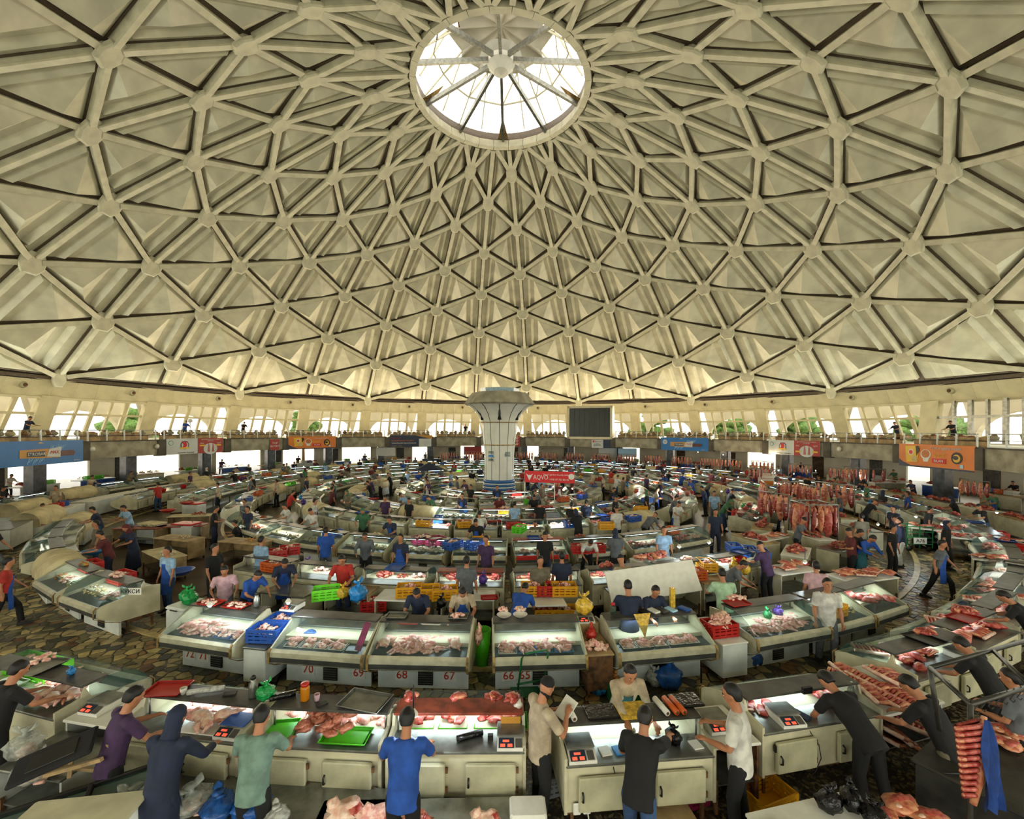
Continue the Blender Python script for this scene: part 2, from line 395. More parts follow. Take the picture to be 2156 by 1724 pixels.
for mm in range(30):
    ev = mm % 2 == 0
    for L in (range(0, 12, 2) if ev else range(-1, 12, 2)):
        top = min(L + 2, 12)
        add_strut(('v', L), mm, lambda m_, L=L: (m_, L), lambda m_, t=top: (m_, t), .34)
    for L in (range(0, 11, 2) if ev else range(1, 12, 2)):
        for sd in (-1, 1):
            add_strut(('u', L, sd), mm, lambda m_, L=L: (m_, L), lambda m_, L=L, sd=sd: (m_ + sd, L + 1), .36)
def hub_mesh(L):
    P = node(0, L); up = (CEN - P).normalized(); s = min(.85, .55 + .035 * (11 - L)) if L else .5; mb = MB()
    t = Vector((cos(R_(A0)), -sin(R_(A0)), 0)); v = up.cross(t).normalized(); wx = .85 * s if L > 7 else .95 * s; wy = .82
    pts = [(1, .35), (.55, .95), (-.55, .95), (-1, .35), (-1, -.35), (-.55, -.95), (.55, -.95), (1, -.35)]
    lo = [P + t * x * wx - v * y * wy + up * .05 for x, y in pts]; hi = [P + t * x * wx * .86 - v * y * wy * .86 + up * .12 for x, y in pts]; bk = [P + t * x * wx - v * y * wy - up * .12 for x, y in pts]
    n = 8
    mb.add(bk + lo + hi, [(i, (i + 1) % n, n + (i + 1) % n, n + i) for i in range(n)] + [(n + i, n + (i + 1) % n, 2 * n + (i + 1) % n, 2 * n + i) for i in range(n)] + [tuple(range(2 * n, 3 * n)), tuple(range(n - 1, -1, -1))], 'dome_beam')
    mb.tube([P - up * .1, P - up * .6], .35, 'dome_beam', 8, smooth=False)
    return mb
for mm in range(30):
    for L in (range(0, 12, 2) if mm % 2 == 0 else range(1, 12, 2)):
        k = ('hub', L)
        if k not in PM: PM[k] = (shift(hub_mesh(L)),)
        items.append((size_of((node(mm, L),)), 'hub', k, mm))
for kind, lim in (('panel', 296), ('beam', 298), ('hub', 290)):
    its = sorted([t for t in items if t[1] == kind], key=lambda t: -t[0]); rest = MB()
    for n, (sz, _, k, mm) in enumerate(its):
        if n < lim and sz > 0:
            if len(PM[k]) == 1: PM[k] += (PM[k][0].mesh(kind),)
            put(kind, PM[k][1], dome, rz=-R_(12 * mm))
        else:
            src = PM[k][0]; Rm = Matrix.Rotation(-R_(12 * mm), 4, 'Z')
            for i, mt in enumerate(src.mats):
                sel = [f for f, q in zip(src.f, src.m) if q == i]
                if sel: rest.add(src.v, sel, mt, M=Rm)
    if rest.v: rest.build(kind + 's_beyond', dome, kind='stuff')
TOPR0 = 38.1
# shell added behind the panels to block light through their gaps
prof = [(TOPR0, LH[0] - 1.45)] + list(zip(LR, LH)) + [(RS + .2, HS + .2), (RS - .2, HS - .75)]
vs = [(r * 1.02 * sin(R_(A0 + 12 * k)) , r * 1.02 * cos(R_(A0 + 12 * k)), EYE + h + 1.2) for r, h in prof for k in range(30)]
fs = [(j * 30 + i, j * 30 + (i + 1) % 30, (j + 1) * 30 + (i + 1) % 30, (j + 1) * 30 + i) for j in range(len(prof) - 1) for i in range(30)]
MB().add(vs, fs, 'light_block').build('light_block_shell', dome)
# ---------------- skylight
sky = bpy.data.objects.new('window_1', None); COL.objects.link(sky); sky.location = (0, 30, EYE + HS); sky['kind'] = 'structure'
mat('lantern_white', '#dcd9cc', .5, var=.04, scale=1)
n = 60
for i in range(30):
    a, b_ = R_(A0 + 12 * i), R_(A0 + 12 * i + 11.7); mb = MB()
    P = [(r * sin(t), r * cos(t), z) for t in (a, b_) for r, z in ((5.72, -.1), (6.15, -.1), (6.15, .5), (5.8, .5))]
    mb.add(P, [(0, 1, 5, 4), (1, 2, 6, 5), (2, 3, 7, 6), (3, 0, 4, 7), (3, 2, 1, 0), (4, 5, 6, 7)], 'dome_beam').build('ring_segment', sky)
mb = MB().lathe([(5.8, .5), (6.15, .5), (6.15, 1.1), (5.85, 1.1), (5.8, .5)], 'dome_dark', 60, cap=False); mb.build('curb', sky)
ZH = 1.9; HR = .95
MB().lathe([(.05, ZH - .75), (.5, ZH - .6), (HR, ZH - .1), (HR, ZH + .2), (HR + .5, ZH + .5), (.2, ZH + .9)], 'lantern_white', 12, smooth=False).build('hub_cone', sky)
for i in range(10):
    t = R_(i * 36 + 2); d = Vector((sin(t), cos(t), 0))
    MB().beam(d * HR * .95 + Vector((0, 0, ZH + .05)), d * 5.9 + Vector((0, 0, .45)), .2, .3, (0, 0, 1), 'steel').build('spoke', sky)
    # folded roof wedge between the ribs, white underside over the upper half, glazing below it
    t2 = R_(i * 36 + 20); d2 = Vector((sin(t2), cos(t2), 0)); t3 = R_(i * 36 + 38); d3 = Vector((sin(t3), cos(t3), 0))
    top = Vector((0, 0, ZH + 2.6)); e1, e2, em = d * 2.9 + Vector((0, 0, ZH + 1.7)), d3 * 2.9 + Vector((0, 0, ZH + 1.7)), d2 * 3.7 + Vector((0, 0, ZH + 2.3))
    mb = MB(); mb.add([top, e1, em, e2], [(0, 1, 2), (0, 2, 3)], 'lantern_white'); mb.build('roof_wedge', sky)
    f1, f2, fm = d * 5.9 + Vector((0, 0, 1.1)), d3 * 5.9 + Vector((0, 0, 1.1)), d2 * 5.6 + Vector((0, 0, 1.1))
    mb = MB(); mb.add([e1, em, fm, f1], [(0, 1, 2, 3)], 'window_glass'); mb.build('pane', sky); mb = MB(); mb.add([em, e2, f2, fm], [(0, 1, 2, 3)], 'window_glass'); mb.build('pane', sky)
    mb = MB()
    for p, q in ((e1, em), (em, e2), (e1, f1), (em, fm), ((e1 + f1) / 2, (em + fm) / 2), ((em + fm) / 2, (e2 + f2) / 2), ((e1 + f1) / 2, em)): mb.beam(p, q, .07, .1, (0, 0, 1), 'rust' if i in (4, 5, 6) else 'dome_beam')
    mb.build('glazing_bars', sky)
    if i % 2 == 0:
        mb = MB(); q = d * 4.4 + Vector((0, 0, .95)); f = d * 5.9; sd = Vector((d.y, -d.x, 0))
        mb.add([q + Vector((0, 0, .5)), f + sd * .45 + Vector((0, 0, .55)), f - sd * .45 + Vector((0, 0, .55)), q + Vector((0, 0, .56))], [(0, 1, 2), (3, 2, 1), (0, 2, 3), (0, 3, 1)], 'brass'); mb.build('flashing', sky)

# ---------------- fascia, clerestory windows
TOPR, TOPZ, BOTR, BOTZ = 38.75, EYE + 4.12, 39.5, EYE + 2.66
def slant(z): return BOTR + (BOTZ - z) * .55                     # radius of the sloping window wall at height z
SILL, TRAN = 3.98, EYE + 1.27
fas = bpy.data.objects.new('trim_1', None); COL.objects.link(fas); fas['kind'] = 'structure'; fas.location = (0, 30, 0)
def bayf(k): return A0 + 12 * k
def bar_quad(mb, a0, a1, r0, z0, r1, z1, th, m):                # slab between two azimuths following the slope, thickness outward
    P = [arch(r, a, z) for a in (a0, a1) for r, z in ((r0, z0), (r0 + th, z0), (r1 + th, z1), (r1, z1))]
    P = [(p.x, p.y - 30, p.z) for p in P]
    mb.add(P, [(3, 2, 1, 0), (4, 5, 6, 7), (0, 1, 5, 4), (1, 2, 6, 5), (2, 3, 7, 6), (3, 0, 4, 7)], m); return mb
proto_f = None
for k in range(30):
    for j in range(5):
        if proto_f is None: proto_f = bar_quad(MB(), bayf(0) + .03, bayf(0) + 2.37, BOTR, BOTZ, TOPR, TOPZ, .12, 'fascia').mesh('fascia_panel')
        put('fascia_panel', proto_f, fas, rz=-R_(12 * k + 2.4 * j))
    if k in range(22, 30) or k < 9:
        a = bayf(k) + (2.5 if k < 15 else 9); p = arch(39.05, a, (TOPZ + BOTZ) / 2 + .15); inw = (Vector((0, 30, 6)) - p).normalized()
        mb = MB().tube([p - inw * .05, p + inw * .22], [.3, .22], 'cream_enamel', 12); mb.tube([p + inw * .2, p + inw * .24], [.17, .15], 'rust', 12)
        o = mb.build('round_lamp', label='round brown flush lamp on the white band under the dome', cat='lamp', group='round lamps on the band under the dome')
ring_slab('trim_2', TOPR - .15, TOPR + .3, TOPZ, TOPZ + .28, 'dome_dark', n=90, kind='structure')
ring_slab('trim_3', BOTR - .12, BOTR + .35, BOTZ - .14, BOTZ + .03, 'fascia', n=90, kind='structure')
cnt = 2
for k in range(30):
    a0 = bayf(k); cnt += 1
    if k in (9, 10, 20): pass
    W = bpy.data.objects.new('window_%d' % cnt, None); COL.objects.link(W); W.location = (0, 30, 0); W['kind'] = 'structure'
    flat = k in (7, 8)
    if 10 <= k <= 19: 
        bar_quad(MB(), a0, a0 + 12, slant(SILL), SILL, BOTR, BOTZ, .1, 'frost_glass').build('pane', W); continue
    sl = slant if not flat else (lambda z: BOTR - .3)
    # wide sloping pier on the rib, glazing bars, transom, panes
    mb = MB(); bar_quad(mb, a0 - .95, a0 + .95, sl(SILL) - .55, SILL, BOTR - .25, BOTZ + .1, .7, 'fascia'); mb.build('pier', W)
    offs = [.95, 3.4, 5.2, 7.1, 8.9, 11.05] if not flat else [.95, 2.6, 4.3, 6.0, 7.7, 9.4, 11.05]
    for i, o_ in enumerate(offs[1:-1]):
        mb = MB(); wd = .22 if i % 2 else .13
        bar_quad(mb, a0 + o_ - wd, a0 + o_ + wd, sl(SILL), SILL, sl(BOTZ), BOTZ, .25, 'fascia' if not flat else 'steel'); mb.build('mullion', W)
    mb = MB(); bar_quad(mb, a0 + .9, a0 + 11.1, sl(TRAN) - .03, TRAN - .1, sl(TRAN + .12) - .03, TRAN + .1, .3, 'fascia' if not flat else 'steel'); mb.build('transom', W)
    for i in range(len(offs) - 1):
        for z0, z1, mt in ((SILL, TRAN, 'window_glass'), (TRAN, BOTZ, 'window_glass')):
            mb = MB(); bar_quad(mb, a0 + offs[i], a0 + offs[i + 1], sl(z0) + .1, z0, sl(z1) + .1, z1, .02, mt); mb.build('pane', W)
    # the outer arcade seen through the glass: a cream wall with a wide arch
    mb = MB(); RO = 42.6; c = a0 + 6; NA = 12; vs = []
    for i in range(NA + 1):
        t = pi * i / NA; da = -cos(t) * 4.3; z = 4.3 + sin(t) * 2.35
        for rr in (RO, RO + .8): vs += [arch(rr, c + da, z), arch(rr, c + da * 1.4, 9.2)]
    vs = [(p.x, p.y - 30, p.z) for p in vs]
    fs = []
    for i in range(NA):
        p, q = i * 4, i * 4 + 4; fs += [(p, q, q + 1, p + 1), (p + 2, p + 3, q + 3, q + 2), (p, p + 2, q + 2, q)]
    mb.add(vs, fs, 'plaster')
    for s_ in (-1, 1): 
        P = [arch(rr, c + s_ * d_, z) for d_ in (4.3, 6.02) for rr in (RO, RO + .8) for z in (3.6, 4.3)]
        P = [(p.x, p.y - 30, p.z) for p in P]
        mb.add(P, [(0, 1, 3, 2), (4, 6, 7, 5), (0, 4, 5, 1), (2, 3, 7, 6), (1, 5, 7, 3)], 'plaster')
    mb.build('outer_arch', W)

# ---------------- gallery: slab, parapet beams, railing, columns below
ZS = EYE - .93; ZB = EYE - 2.08
ring_slab('balcony_floor', 28.0, 42.5, 3.45, ZS - .02, 'concrete', -141, 141, 120, kind='structure')
gal = bpy.data.objects.new('gallery_edge', None); COL.objects.link(gal); gal.location = (0, 30, 0); gal['kind'] = 'structure'
RG = 28.0
bm_ = MB(); h = RG * sin(R_(6)); dd = RG * cos(R_(6))
bm_.box((0, dd + .15, (ZS + ZB) / 2), (2 * h - .5, .3, ZS - ZB), 'concrete'); bm_.box((0, dd + .15, ZS + .03), (2 * h - .3, .4, .08), 'concrete_dark')
beam_me = bm_.mesh('parapet_beam')
pier_me = MB().box((0, RG + .1, (ZS + ZB) / 2 - .05), (.62, .5, ZS - ZB + .1), 'concrete_dark').mesh('parapet_pier')
col_me = MB().box((0, 0, 1.72), (.85, .85, 3.45), 'dark_marble', ch=.1).box((0, 0, 3.2), (1.25, 1.25, .5), 'concrete', ch=.06).box((0, 0, .15), (1.05, 1.05, .3), 'concrete').mesh('pillar')
BAYS = [k for k in range(-11, 11)]
rail_parts = MB()
post_me = MB().box((0, 0, .38), (.07, .07, .82), 'white_enamel').mesh('post')
bar_me = MB().tube([(-h + .3, 0, .76), (h - .3, 0, .76)], .035, 'steel', 6).mesh('top_bar')
bar2_me = MB().tube([(-h + .3, 0, .42), (h - .3, 0, .42)], .018, 'steel', 6).mesh('mid_bar')
for k in BAYS:
    a = A0 + 12 * k + 6
    put('parapet_beam', beam_me, gal, rz=-R_(a)); put('parapet_pier', pier_me, gal, rz=-R_(A0 + 12 * k))
    p = arch(31.2, A0 + 12 * k); c_ = put('pillar', col_me, None, loc=p, rz=-R_(A0 + 12 * k), kind='structure')
    rl = bpy.data.objects.new('railing', None); COL.objects.link(rl); rl.location = arch(dd + .12, a, ZS + .06); rl.rotation_euler = (0, 0, -R_(a))
    q = proj(arch(28, a, 4)); side = 'left of' if q and q[0] < 1048 else 'right of'
    rl['label'] = 'thin metal railing along the gallery edge above the hall'; rl['category'] = 'railing'; rl['group'] = 'railings of the gallery'
    put('top_bar', bar_me, rl); put('mid_bar', bar2_me, rl)
    for i in range(5): put('post', post_me, rl, loc=(-h + .35 + i * (2 * h - .7) / 4, 0, 0))
# ground floor outer wall with wide openings
for k in range(-12, 12):
    a = A0 + 12 * k; rd = random.Random(k + 50); mb = MB(); wdt = rd.choice([2.6, 3.6, 4.4]) if k < -2 else rd.choice([4.4, 5.2, 6.0]) if k < 1 else rd.choice([6.4, 7.2, 8.2]); Rw = 38.6
    if abs(k) > 10: wdt = 8.2
    P = Matrix.Rotation(-R_(a + 6), 4, 'Z'); xo = rd.uniform(-1.5, 1.5)
    mb.box((xo, Rw, 1.72), (wdt, .3, 3.45), 'plaster', M=P); mb.box((0, Rw, 3.2), (8.3, .34, .5), 'plaster', M=P)
    mb.box((xo + wdt * .2, Rw - .17, 1.1), (1.1, .06, 2.2), 'wood' if rd.random() < .4 else 'dark_steel', M=P)
    o = mb.build('wall_bay', kind='structure'); o.location = (0, 30, 0)
ring_slab('ground', 44, 150, -.35, -.3, 'plaster', n=60, kind='structure')
# trees outside, seen through the windows
mat('leaf', '#5f8a3a', .7, var=.3, scale=5)
for i, a in enumerate((45, 55, 71, 83, -62, 30, -38)):
    p = arch(50 + i % 3, a); rd = random.Random(i); mb = MB()
    for j in range(26): mb.blob((rd.gauss(0, 1.1), rd.gauss(0, 1.1), 5.2 + rd.gauss(0, 1)), (.9, .9, .7), 'leaf', j, .4)
    t = mb.build('tree_crown', None, loc=(0, 0, 0)); tr = bpy.data.objects.new('tree', None); COL.objects.link(tr); tr.location = p
    t.parent = tr; MB().tube([(0, 0, -.3), (0, 0, 5)], [.25, .15], 'wood', 8).build('trunk', tr)
    tr['label'] = 'green leafy tree outside the upper windows'; tr['category'] = 'tree'; tr['group'] = 'trees outside the windows'

# ---------------- central column
cp = bpy.data.objects.new('pillar', None); COL.objects.link(cp); cp.location = (0, 30, 0); cp['kind'] = 'structure'
mb = MB(); NS = 12
prof = [(1.02, 1.55), (1.02, 3.2), (1.08, 4.0), (1.16, 4.6), (1.2, 5.2), (1.22, 5.45), (1.5, 6.0), (1.95, 6.45), (2.25, 6.6)]
def staves(r0z, pr, m, nm):
    for i in range(NS):
        a, b_ = 2 * pi * (i + .03) / NS, 2 * pi * (i + .97) / NS; q = MB(); vs = []
        for r_, z in pr: vs += [(r_ * cos(a), r_ * sin(a), z), (r_ * cos((a + b_) / 2) * 1.02, r_ * sin((a + b_) / 2) * 1.02, z), (r_ * cos(b_), r_ * sin(b_), z)]
        fs = []
        for j in range(len(pr) - 1):
            for u in (0, 1): fs.append((j * 3 + u, j * 3 + u + 1, j * 3 + 4 + u, j * 3 + 3 + u))
        q.add(vs, fs, m, True); q.build(nm, cp)
staves(0, prof, 'white_tile', 'stave')
MB().lathe([(r_ * .97, z) for r_, z in [(1.02, 0)] + prof], 'black', 24).build('core', cp)
for z in (3.9, 5.42): MB().lathe([(1.1 if z < 5 else 1.25, z - .03), (1.16 if z < 5 else 1.3, z), (1.1 if z < 5 else 1.25, z + .04)], 'brass', 24).build('band', cp)
for i, (z0, z1, m_, r_) in enumerate([(0, .55, 'blue_paint', 1.22), (.55, .62, 'white_tile', 1.2), (.62, .8, 'blue_paint', 1.17), (.8, .86, 'white_tile', 1.15), (.86, 1.03, 'blue_paint', 1.13), (1.03, 1.1, 'white_tile', 1.11), (1.1, 1.27, 'blue_paint', 1.09), (1.27, 1.34, 'white_tile', 1.07), (1.34, 1.56, 'blue_paint', 1.06)]):
    MB().lathe([(r_ + .02, z0), (r_, z1)], m_, 24).build('painted_ring', cp)
MB().lathe([(2.2, 6.55), (2.45, 6.7), (1.9, 7.45), (1.4, 7.5), (1.4, 7.3)], 'concrete', 8, smooth=False).build('rim', cp)
MB().lathe([(1.3, 7.4), (1.35, 7.75), (1.0, 7.75), (1.0, 7.4)], 'blue_pale', 8, smooth=False).build('basin', cp)
for i in range(6):
    t = 2 * pi * (i + .5) / 6; d = Vector((cos(t), sin(t), 0))
    MB().tube([d * 1.72 + Vector((0, 0, 6.25)), d * 1.36 + Vector((0, 0, 5.85)), d * 1.32 + Vector((0, 0, 5.6))], [.06, .1, .13], 'black', 8).build('slot', cp)
for i, (t, z) in enumerate([(-2.1, 3.35), (-2.1, 3.1), (-2.1, 2.85), (-1.05, 3.3), (-1.05, 3.15)]):
    d = Vector((cos(t), sin(t), 0)); MB().box((d.x * 1.12, d.y * 1.12, z), (.4, .14, .03), 'steel', rz=t + pi / 2).box((d.x * 1.12, d.y * 1.12, z + .09), (.34, .08, .13), 'plastic_sky' if i == 1 else 'glass_green', rz=t + pi / 2).build('wall_shelf', cp)

# ---------------- screen
sc = bpy.data.objects.new('screen', None); COL.objects.link(sc); a = A0 + 12 * 2 + 6; sc.location = arch(dd - .1, a, 0); sc.rotation_euler = (0, 0, -R_(a))
sc['label'] = 'big dark electronic display in a cream frame on the gallery'; sc['category'] = 'screen'
pz = lambda y: EYE - (y - CY) / F_PX * 57
W2, zt, zb = 2.9, pz(855), pz(923)
MB().box((0, .75, (zt + zb) / 2), (2 * W2, 1.3, zt - zb), 'cream_enamel', ch=.05).build('housing', sc)
fr = MB()
for s_ in (-1, 1): fr.box((s_ * (W2 - .14), .02, (zt + zb) / 2), (.28, .2, zt - zb), 'fascia'); fr.box((0, .02, (zt if s_ > 0 else zb) - s_ * .14), (2 * W2, .2, .28), 'fascia')
fr.build('frame', sc); mat('display', '#26281f', .3, var=.04, scale=.6)
for i in range(8):
    x0 = -W2 + .28 + i * (2 * W2 - .56) / 8
    MB().box((x0 + (W2 - .28) / 8, .06, (zt + zb) / 2), ((2 * W2 - .56) / 8 - .03, .06, zt - zb - .56), 'display').build('display_panel', sc)
# ---------------- banners
def banner(k, x0, x1, y0, y1, base, label, dist=None, depth=.06):
    """hangs on the flat gallery face of bay k; x0..x1 as fractions of the bay, y0,y1 heights"""
    a = A0 + 12 * k + 6; o = bpy.data.objects.new('banner', None); COL.objects.link(o); o.location = arch(dd - .1, a, 0); o.rotation_euler = (0, 0, -R_(a))
    o['label'] = label; o['category'] = 'banner'; L = 2 * h; X0, X1 = (x0 - .5) * L, (x1 - .5) * L
    MB().box(((X0 + X1) / 2, 0, (y0 + y1) / 2), (X1 - X0, depth, y1 - y0), base).build('board', o); return o, X0, X1, y0, y1
for n_, c_ in (('ad_blue', '#1c6fb5'), ('ad_orange', '#dd7a22'), ('ad_red', '#a82a22'), ('ad_white', '#c9cdc9'), ('ad_navy', '#25304a'), ('ad_yellow', '#e8b923'), ('ad_choc', '#5a2a1a'), ('ad_bright_red', '#d3141a'), ('ad_gold', '#c28a35'), ('ad_light', '#a9d3ee'), ('ad_green', '#2f8a5a')): mat(n_, c_, .5, var=.05, scale=1)
def disc(o, x, z, r, m, y=-.04, n=20, sx=1):
    MB().add([(x + r * sx * cos(2 * pi * i / n), y, z + r * sin(2 * pi * i / n)) for i in range(n)] + [(x + r * sx * cos(2 * pi * i / n), y + .02, z + r * sin(2 * pi * i / n)) for i in range(n)],
             [tuple(range(n))] + [(i, (i + 1) % n, n + (i + 1) % n, n + i) for i in range(n)], m).build('emblem', o)
def flat(o, pts, m, y=-.04, name='emblem'):
    n = len(pts); MB().add([(x, y, z) for x, z in pts] + [(x, y + .02, z) for x, z in pts], [tuple(range(n)), tuple(range(2 * n - 1, n - 1, -1))] + [(i, (i + 1) % n, n + (i + 1) % n, n + i) for i in range(n)], m).build(name, o)
def streaks(o, x, z, s):
    for i in range(9):
        dx = i * .13 * s; flat(o, [(x + dx, z + (i % 3) * .1 * s), (x + dx + .03 * s, z + (i % 3) * .1 * s), (x + dx + .22 * s, z + .45 * s), (x + dx + .19 * s, z + .45 * s)], 'ad_light', -.045)
def choc(k, first, label):
    o, X0, X1, y0, y1 = banner(k, .02, .96, ZB - .12, ZS + .18, 'ad_blue', label)
    zc = (y0 + y1) / 2 - .05; L = X1 - X0
    streaks(o, X0 + L * .55, zc + .1, .9); streaks(o, X0 + L * .3, zc - .6, .9)
    flat(o, [(X0 + L * .22, zc - .22), (X0 + L * .68, zc - .3), (X0 + L * .68, zc + .3), (X0 + L * .22, zc + .25)], 'ad_gold', -.05)
    flat(o, [(X0 + L * .3, zc - .16), (X0 + L * .5, zc - .18), (X0 + L * .5, zc + .14), (X0 + L * .3, zc + .13)], 'ad_navy', -.07)
    text('STROBAR', .26, 'white', o, (X0 + L * .4, -.085, zc - .02)); flat(o, [(X0 + L * .52, zc - .2), (X0 + L * .69, zc - .26), (X0 + L * .7, zc + .4), (X0 + L * .55, zc + .25)], 'ad_white', -.07)
    text('MAX', .28, 'ad_bright_red', o, (X0 + L * .61, -.085, zc + .05), shear=.3)
    flat(o, [(X0 + L * .69, zc - .2), (X0 + L * .86, zc - .2), (X0 + L * .88, zc), (X0 + L * .85, zc + .14), (X0 + L * .69, zc + .12)], 'ad_choc', -.08)
    if first: disc(o, X0 + L * .1, zc + .25, .28, 'ad_white'); text('YANGI\nTA\'M', .13, 'ad_blue', o, (X0 + L * .1, -.06, zc + .25))
    text('@strobar.uz', .09, 'white', o, (X1 - .5, -.06, y0 + .15)); flat(o, [(X0 + L * .42, y1 - .16), (X0 + L * .45, y1 - .08), (X0 + L * .49, y1 - .16)], 'ad_yellow', -.05)
choc(5 - 1, True, 'blue banner with a round white badge and a chocolate bar, right of the display')
choc(-8, False, 'large blue chocolate bar banner left of the white and red banner')
def bulls(k, label):
    o, X0, X1, y0, y1 = banner(k, .06, .9, ZB - .05, ZS + .12, 'ad_white', label); L = X1 - X0; zc = (y0 + y1) / 2; xm = X0 + L * .53
    MB().box(((xm + X1) / 2, -.035, zc), (X1 - xm, .03, y1 - y0), 'ad_red').build('red_half', o)
    x = X0 + L * .3; disc(o, x, zc + .1, .36, 'ad_navy'); disc(o, x, zc + .1, .29, 'ad_white', -.05)
    flat(o, [(x - .2, zc - .1), (x + .08, zc - .12), (x + .2, zc + .12), (x + .12, zc + .3), (x + .26, zc + .46), (x + .02, zc + .36), (x - .14, zc + .36), (x - .24, zc + .48), (x - .2, zc + .25), (x - .12, zc + .14)], 'ad_bright_red', -.06)
    flat(o, [(x - .36, zc - .22), (x + .36, zc - .22), (x + .42, zc - .08), (x - .42, zc - .08)], 'ad_yellow', -.07); disc(o, X0 + .35, zc + .3, .2, 'ad_green'); disc(o, X0 + .35, zc + .3, .16, 'ad_white', -.05)
    text('97 238 88 80 · 99 833 58 08', .12, 'black', o, (x + .1, -.05, y0 + .12))
    xr = (xm + X1) / 2; text("QO'SHTEPADAN QORA VA MALAN", .11, 'white', o, (xr, -.07, y1 - .12)); text("GO'SHTLAR", .11, 'white', o, (xr, -.07, y1 - .25))
    text('MOL', .16, 'white', o, (xm + .35, -.07, zc + .2)); text("QO'Y", .16, 'white', o, (X1 - .35, -.07, zc + .2))
    disc(o, xr, zc - .28, .5, 'ad_white', -.055, sx=1.3)
    for s_ in (-1, 1): flat(o, [(xr + s_ * .2 - .08, y0 + .1), (xr + s_ * .2 + .14, y0 + .1), (xr + s_ * .2 + .1, zc), (xr + s_ * .2, zc + .25)], 'beef', -.07); MB().box((xr + s_ * .75, -.06, zc - .3 if k > 0 else zc + .02), (.5, .02, .13), 'ad_yellow').build('price_tag', o)
bulls(-6, 'white and red butcher banner with a red bull head, left part of the gallery')
bulls(6, 'white and red butcher banner with a red bull head, right part of the gallery')
def noodles(k, label, big):
    o, X0, X1, y0, y1 = banner(k, .04, .96 if big else .93, ZB - (.25 if big else .05), ZS + (.12 if big else .16), 'ad_orange', label); L = X1 - X0; zc = (y0 + y1) / 2
    flat(o, [(X0, y0), (X0 + L, y0), (X0 + L, y0 + .1), (X0 + L * .18, y0 + .1), (X0 + L * .06, y0 + .3), (X0, y0 + .5)], 'ad_navy', -.05)
    flat(o, [(X0 + L * .12, y0 + .3), (X0 + L * .28, y0 + .35), (X0 + L * .31, y1 - .12), (X0 + L * .1, y1 - .15)], 'ad_yellow', -.05); disc(o, X0 + L * .19, zc + .22, .2, 'white', -.06); disc(o, X0 + L * .19, zc + .22, .14, 'ad_bright_red', -.07); disc(o, X0 + L * .24, zc - .2, .2, 'food_pasta', -.06)
    flat(o, [(X0 + L * .27, zc), (X0 + L * .315, zc + .35), (X0 + L * .3, y1 - .1), (X0 + L * .26, y1 - .12)], 'black', -.065)
    disc(o, X0 + L * .4, zc + .12, .32, 'white', -.05, sx=1.2); disc(o, X0 + L * .4, zc + .16, .25, 'food_carrot', -.06, sx=1.2); flat(o, [(X0 + L * .35, zc + .02), (X0 + L * .37, zc - .35), (X0 + L * .43, zc - .35), (X0 + L * .46, zc + .02)], 'white', -.045)
    text("Ta'mi o'zgacha mazali!", .24 if big else .16, 'ad_white', o, (X0 + L * .66, -.05, y1 - .22)); text('"SOUS"', .28, 'ad_yellow', o, (X0 + L * .58, -.05, zc + .08), rot=(pi / 2, -.12, 0))
    MB().box((X0 + L * .58, -.05, zc - .25), (.95, .03, .3), 'ad_bright_red').build('sticker', o); text('BILAN', .24, 'white', o, (X0 + L * .58, -.08, zc - .25))
    disc(o, X0 + L * .8, zc, .36, 'black', -.05); disc(o, X0 + L * .8, zc - .02, .24, 'ad_yellow', -.06); disc(o, X0 + L * .79, zc + .02, .12, 'black', -.07, sx=1.5)
    MB().box((X0 + L * .86, -.05, y0 + .28), (.2, .02, .2), 'ad_light').build('sticker', o)
noodles(-4, 'orange noodle advert banner on the far gallery left of the column', False)
noodles(8, 'large orange noodle advert banner at the near right of the gallery', True)
o, X0, X1, y0, y1 = banner(-2, .04, .95, ZB - .08, ZS + .25, 'ad_navy', 'dark blue banner with orange and white text left of the column')
text('HALAL MAHSULOT', .14, 'ad_bright_red', o, (X0 + .2, -.05, y1 - .35), align='LEFT'); text('YUQORI DAVOT UCHUN', .24, 'ad_orange', o, (X0 + .2, -.05, y1 - .68), align='LEFT'); text('YARATILGAN QULAYLIKLAR', .24, 'white', o, (X0 + .2, -.05, y1 - 1.0), align='LEFT')
text('71 200 00 80   ·   BOZOR', .12, 'ad_yellow', o, (X0 + .2, -.05, y0 + .14), align='LEFT')
flat(o, [(X1 - 2.2, y1), (X1, y1 - .5), (X1, y1)], 'ad_gold', -.045); MB().box((X1 - .9, -.045, (y0 + y1) / 2 - .2), (1.6, .03, 1), 'ad_white').build('photo', o)
o, X0, X1, y0, y1 = banner(-5, .7, .87, ZB - .05, ZS - .1, 'ad_red', 'small red board with white writing on the concrete gallery'); text('TOP\nGO\'SHT', .3, 'white', o, ((X0 + X1) / 2, -.05, (y0 + y1) / 2))
o, X0, X1, y0, y1 = banner(0, .8, .93, ZB, ZS + .2, 'ad_red', 'narrow red board with white rings just right of the column')
for i in range(3): disc(o, (X0 + X1) / 2, y0 + .3 + i * .4, .16, 'white'); disc(o, (X0 + X1) / 2, y0 + .3 + i * .4, .09, 'ad_red', -.05)
o, X0, X1, y0, y1 = banner(2, .55, .8, ZB - .1, ZS - .22, 'ad_white', 'pale notice with small print below the dark display'); disc(o, X0 + .25, y1 - .22, .12, 'ad_bright_red')
text('IPAK YO\'LI', .17, 'ad_red', o, (X0 + .42, -.05, y1 - .22), align='LEFT'); text('DIQQAT\nBOZOR HUDUDI\nVIDEO KUZATUVDA', .11, 'black', o, ((X0 + X1) / 2, -.05, y0 + .4))
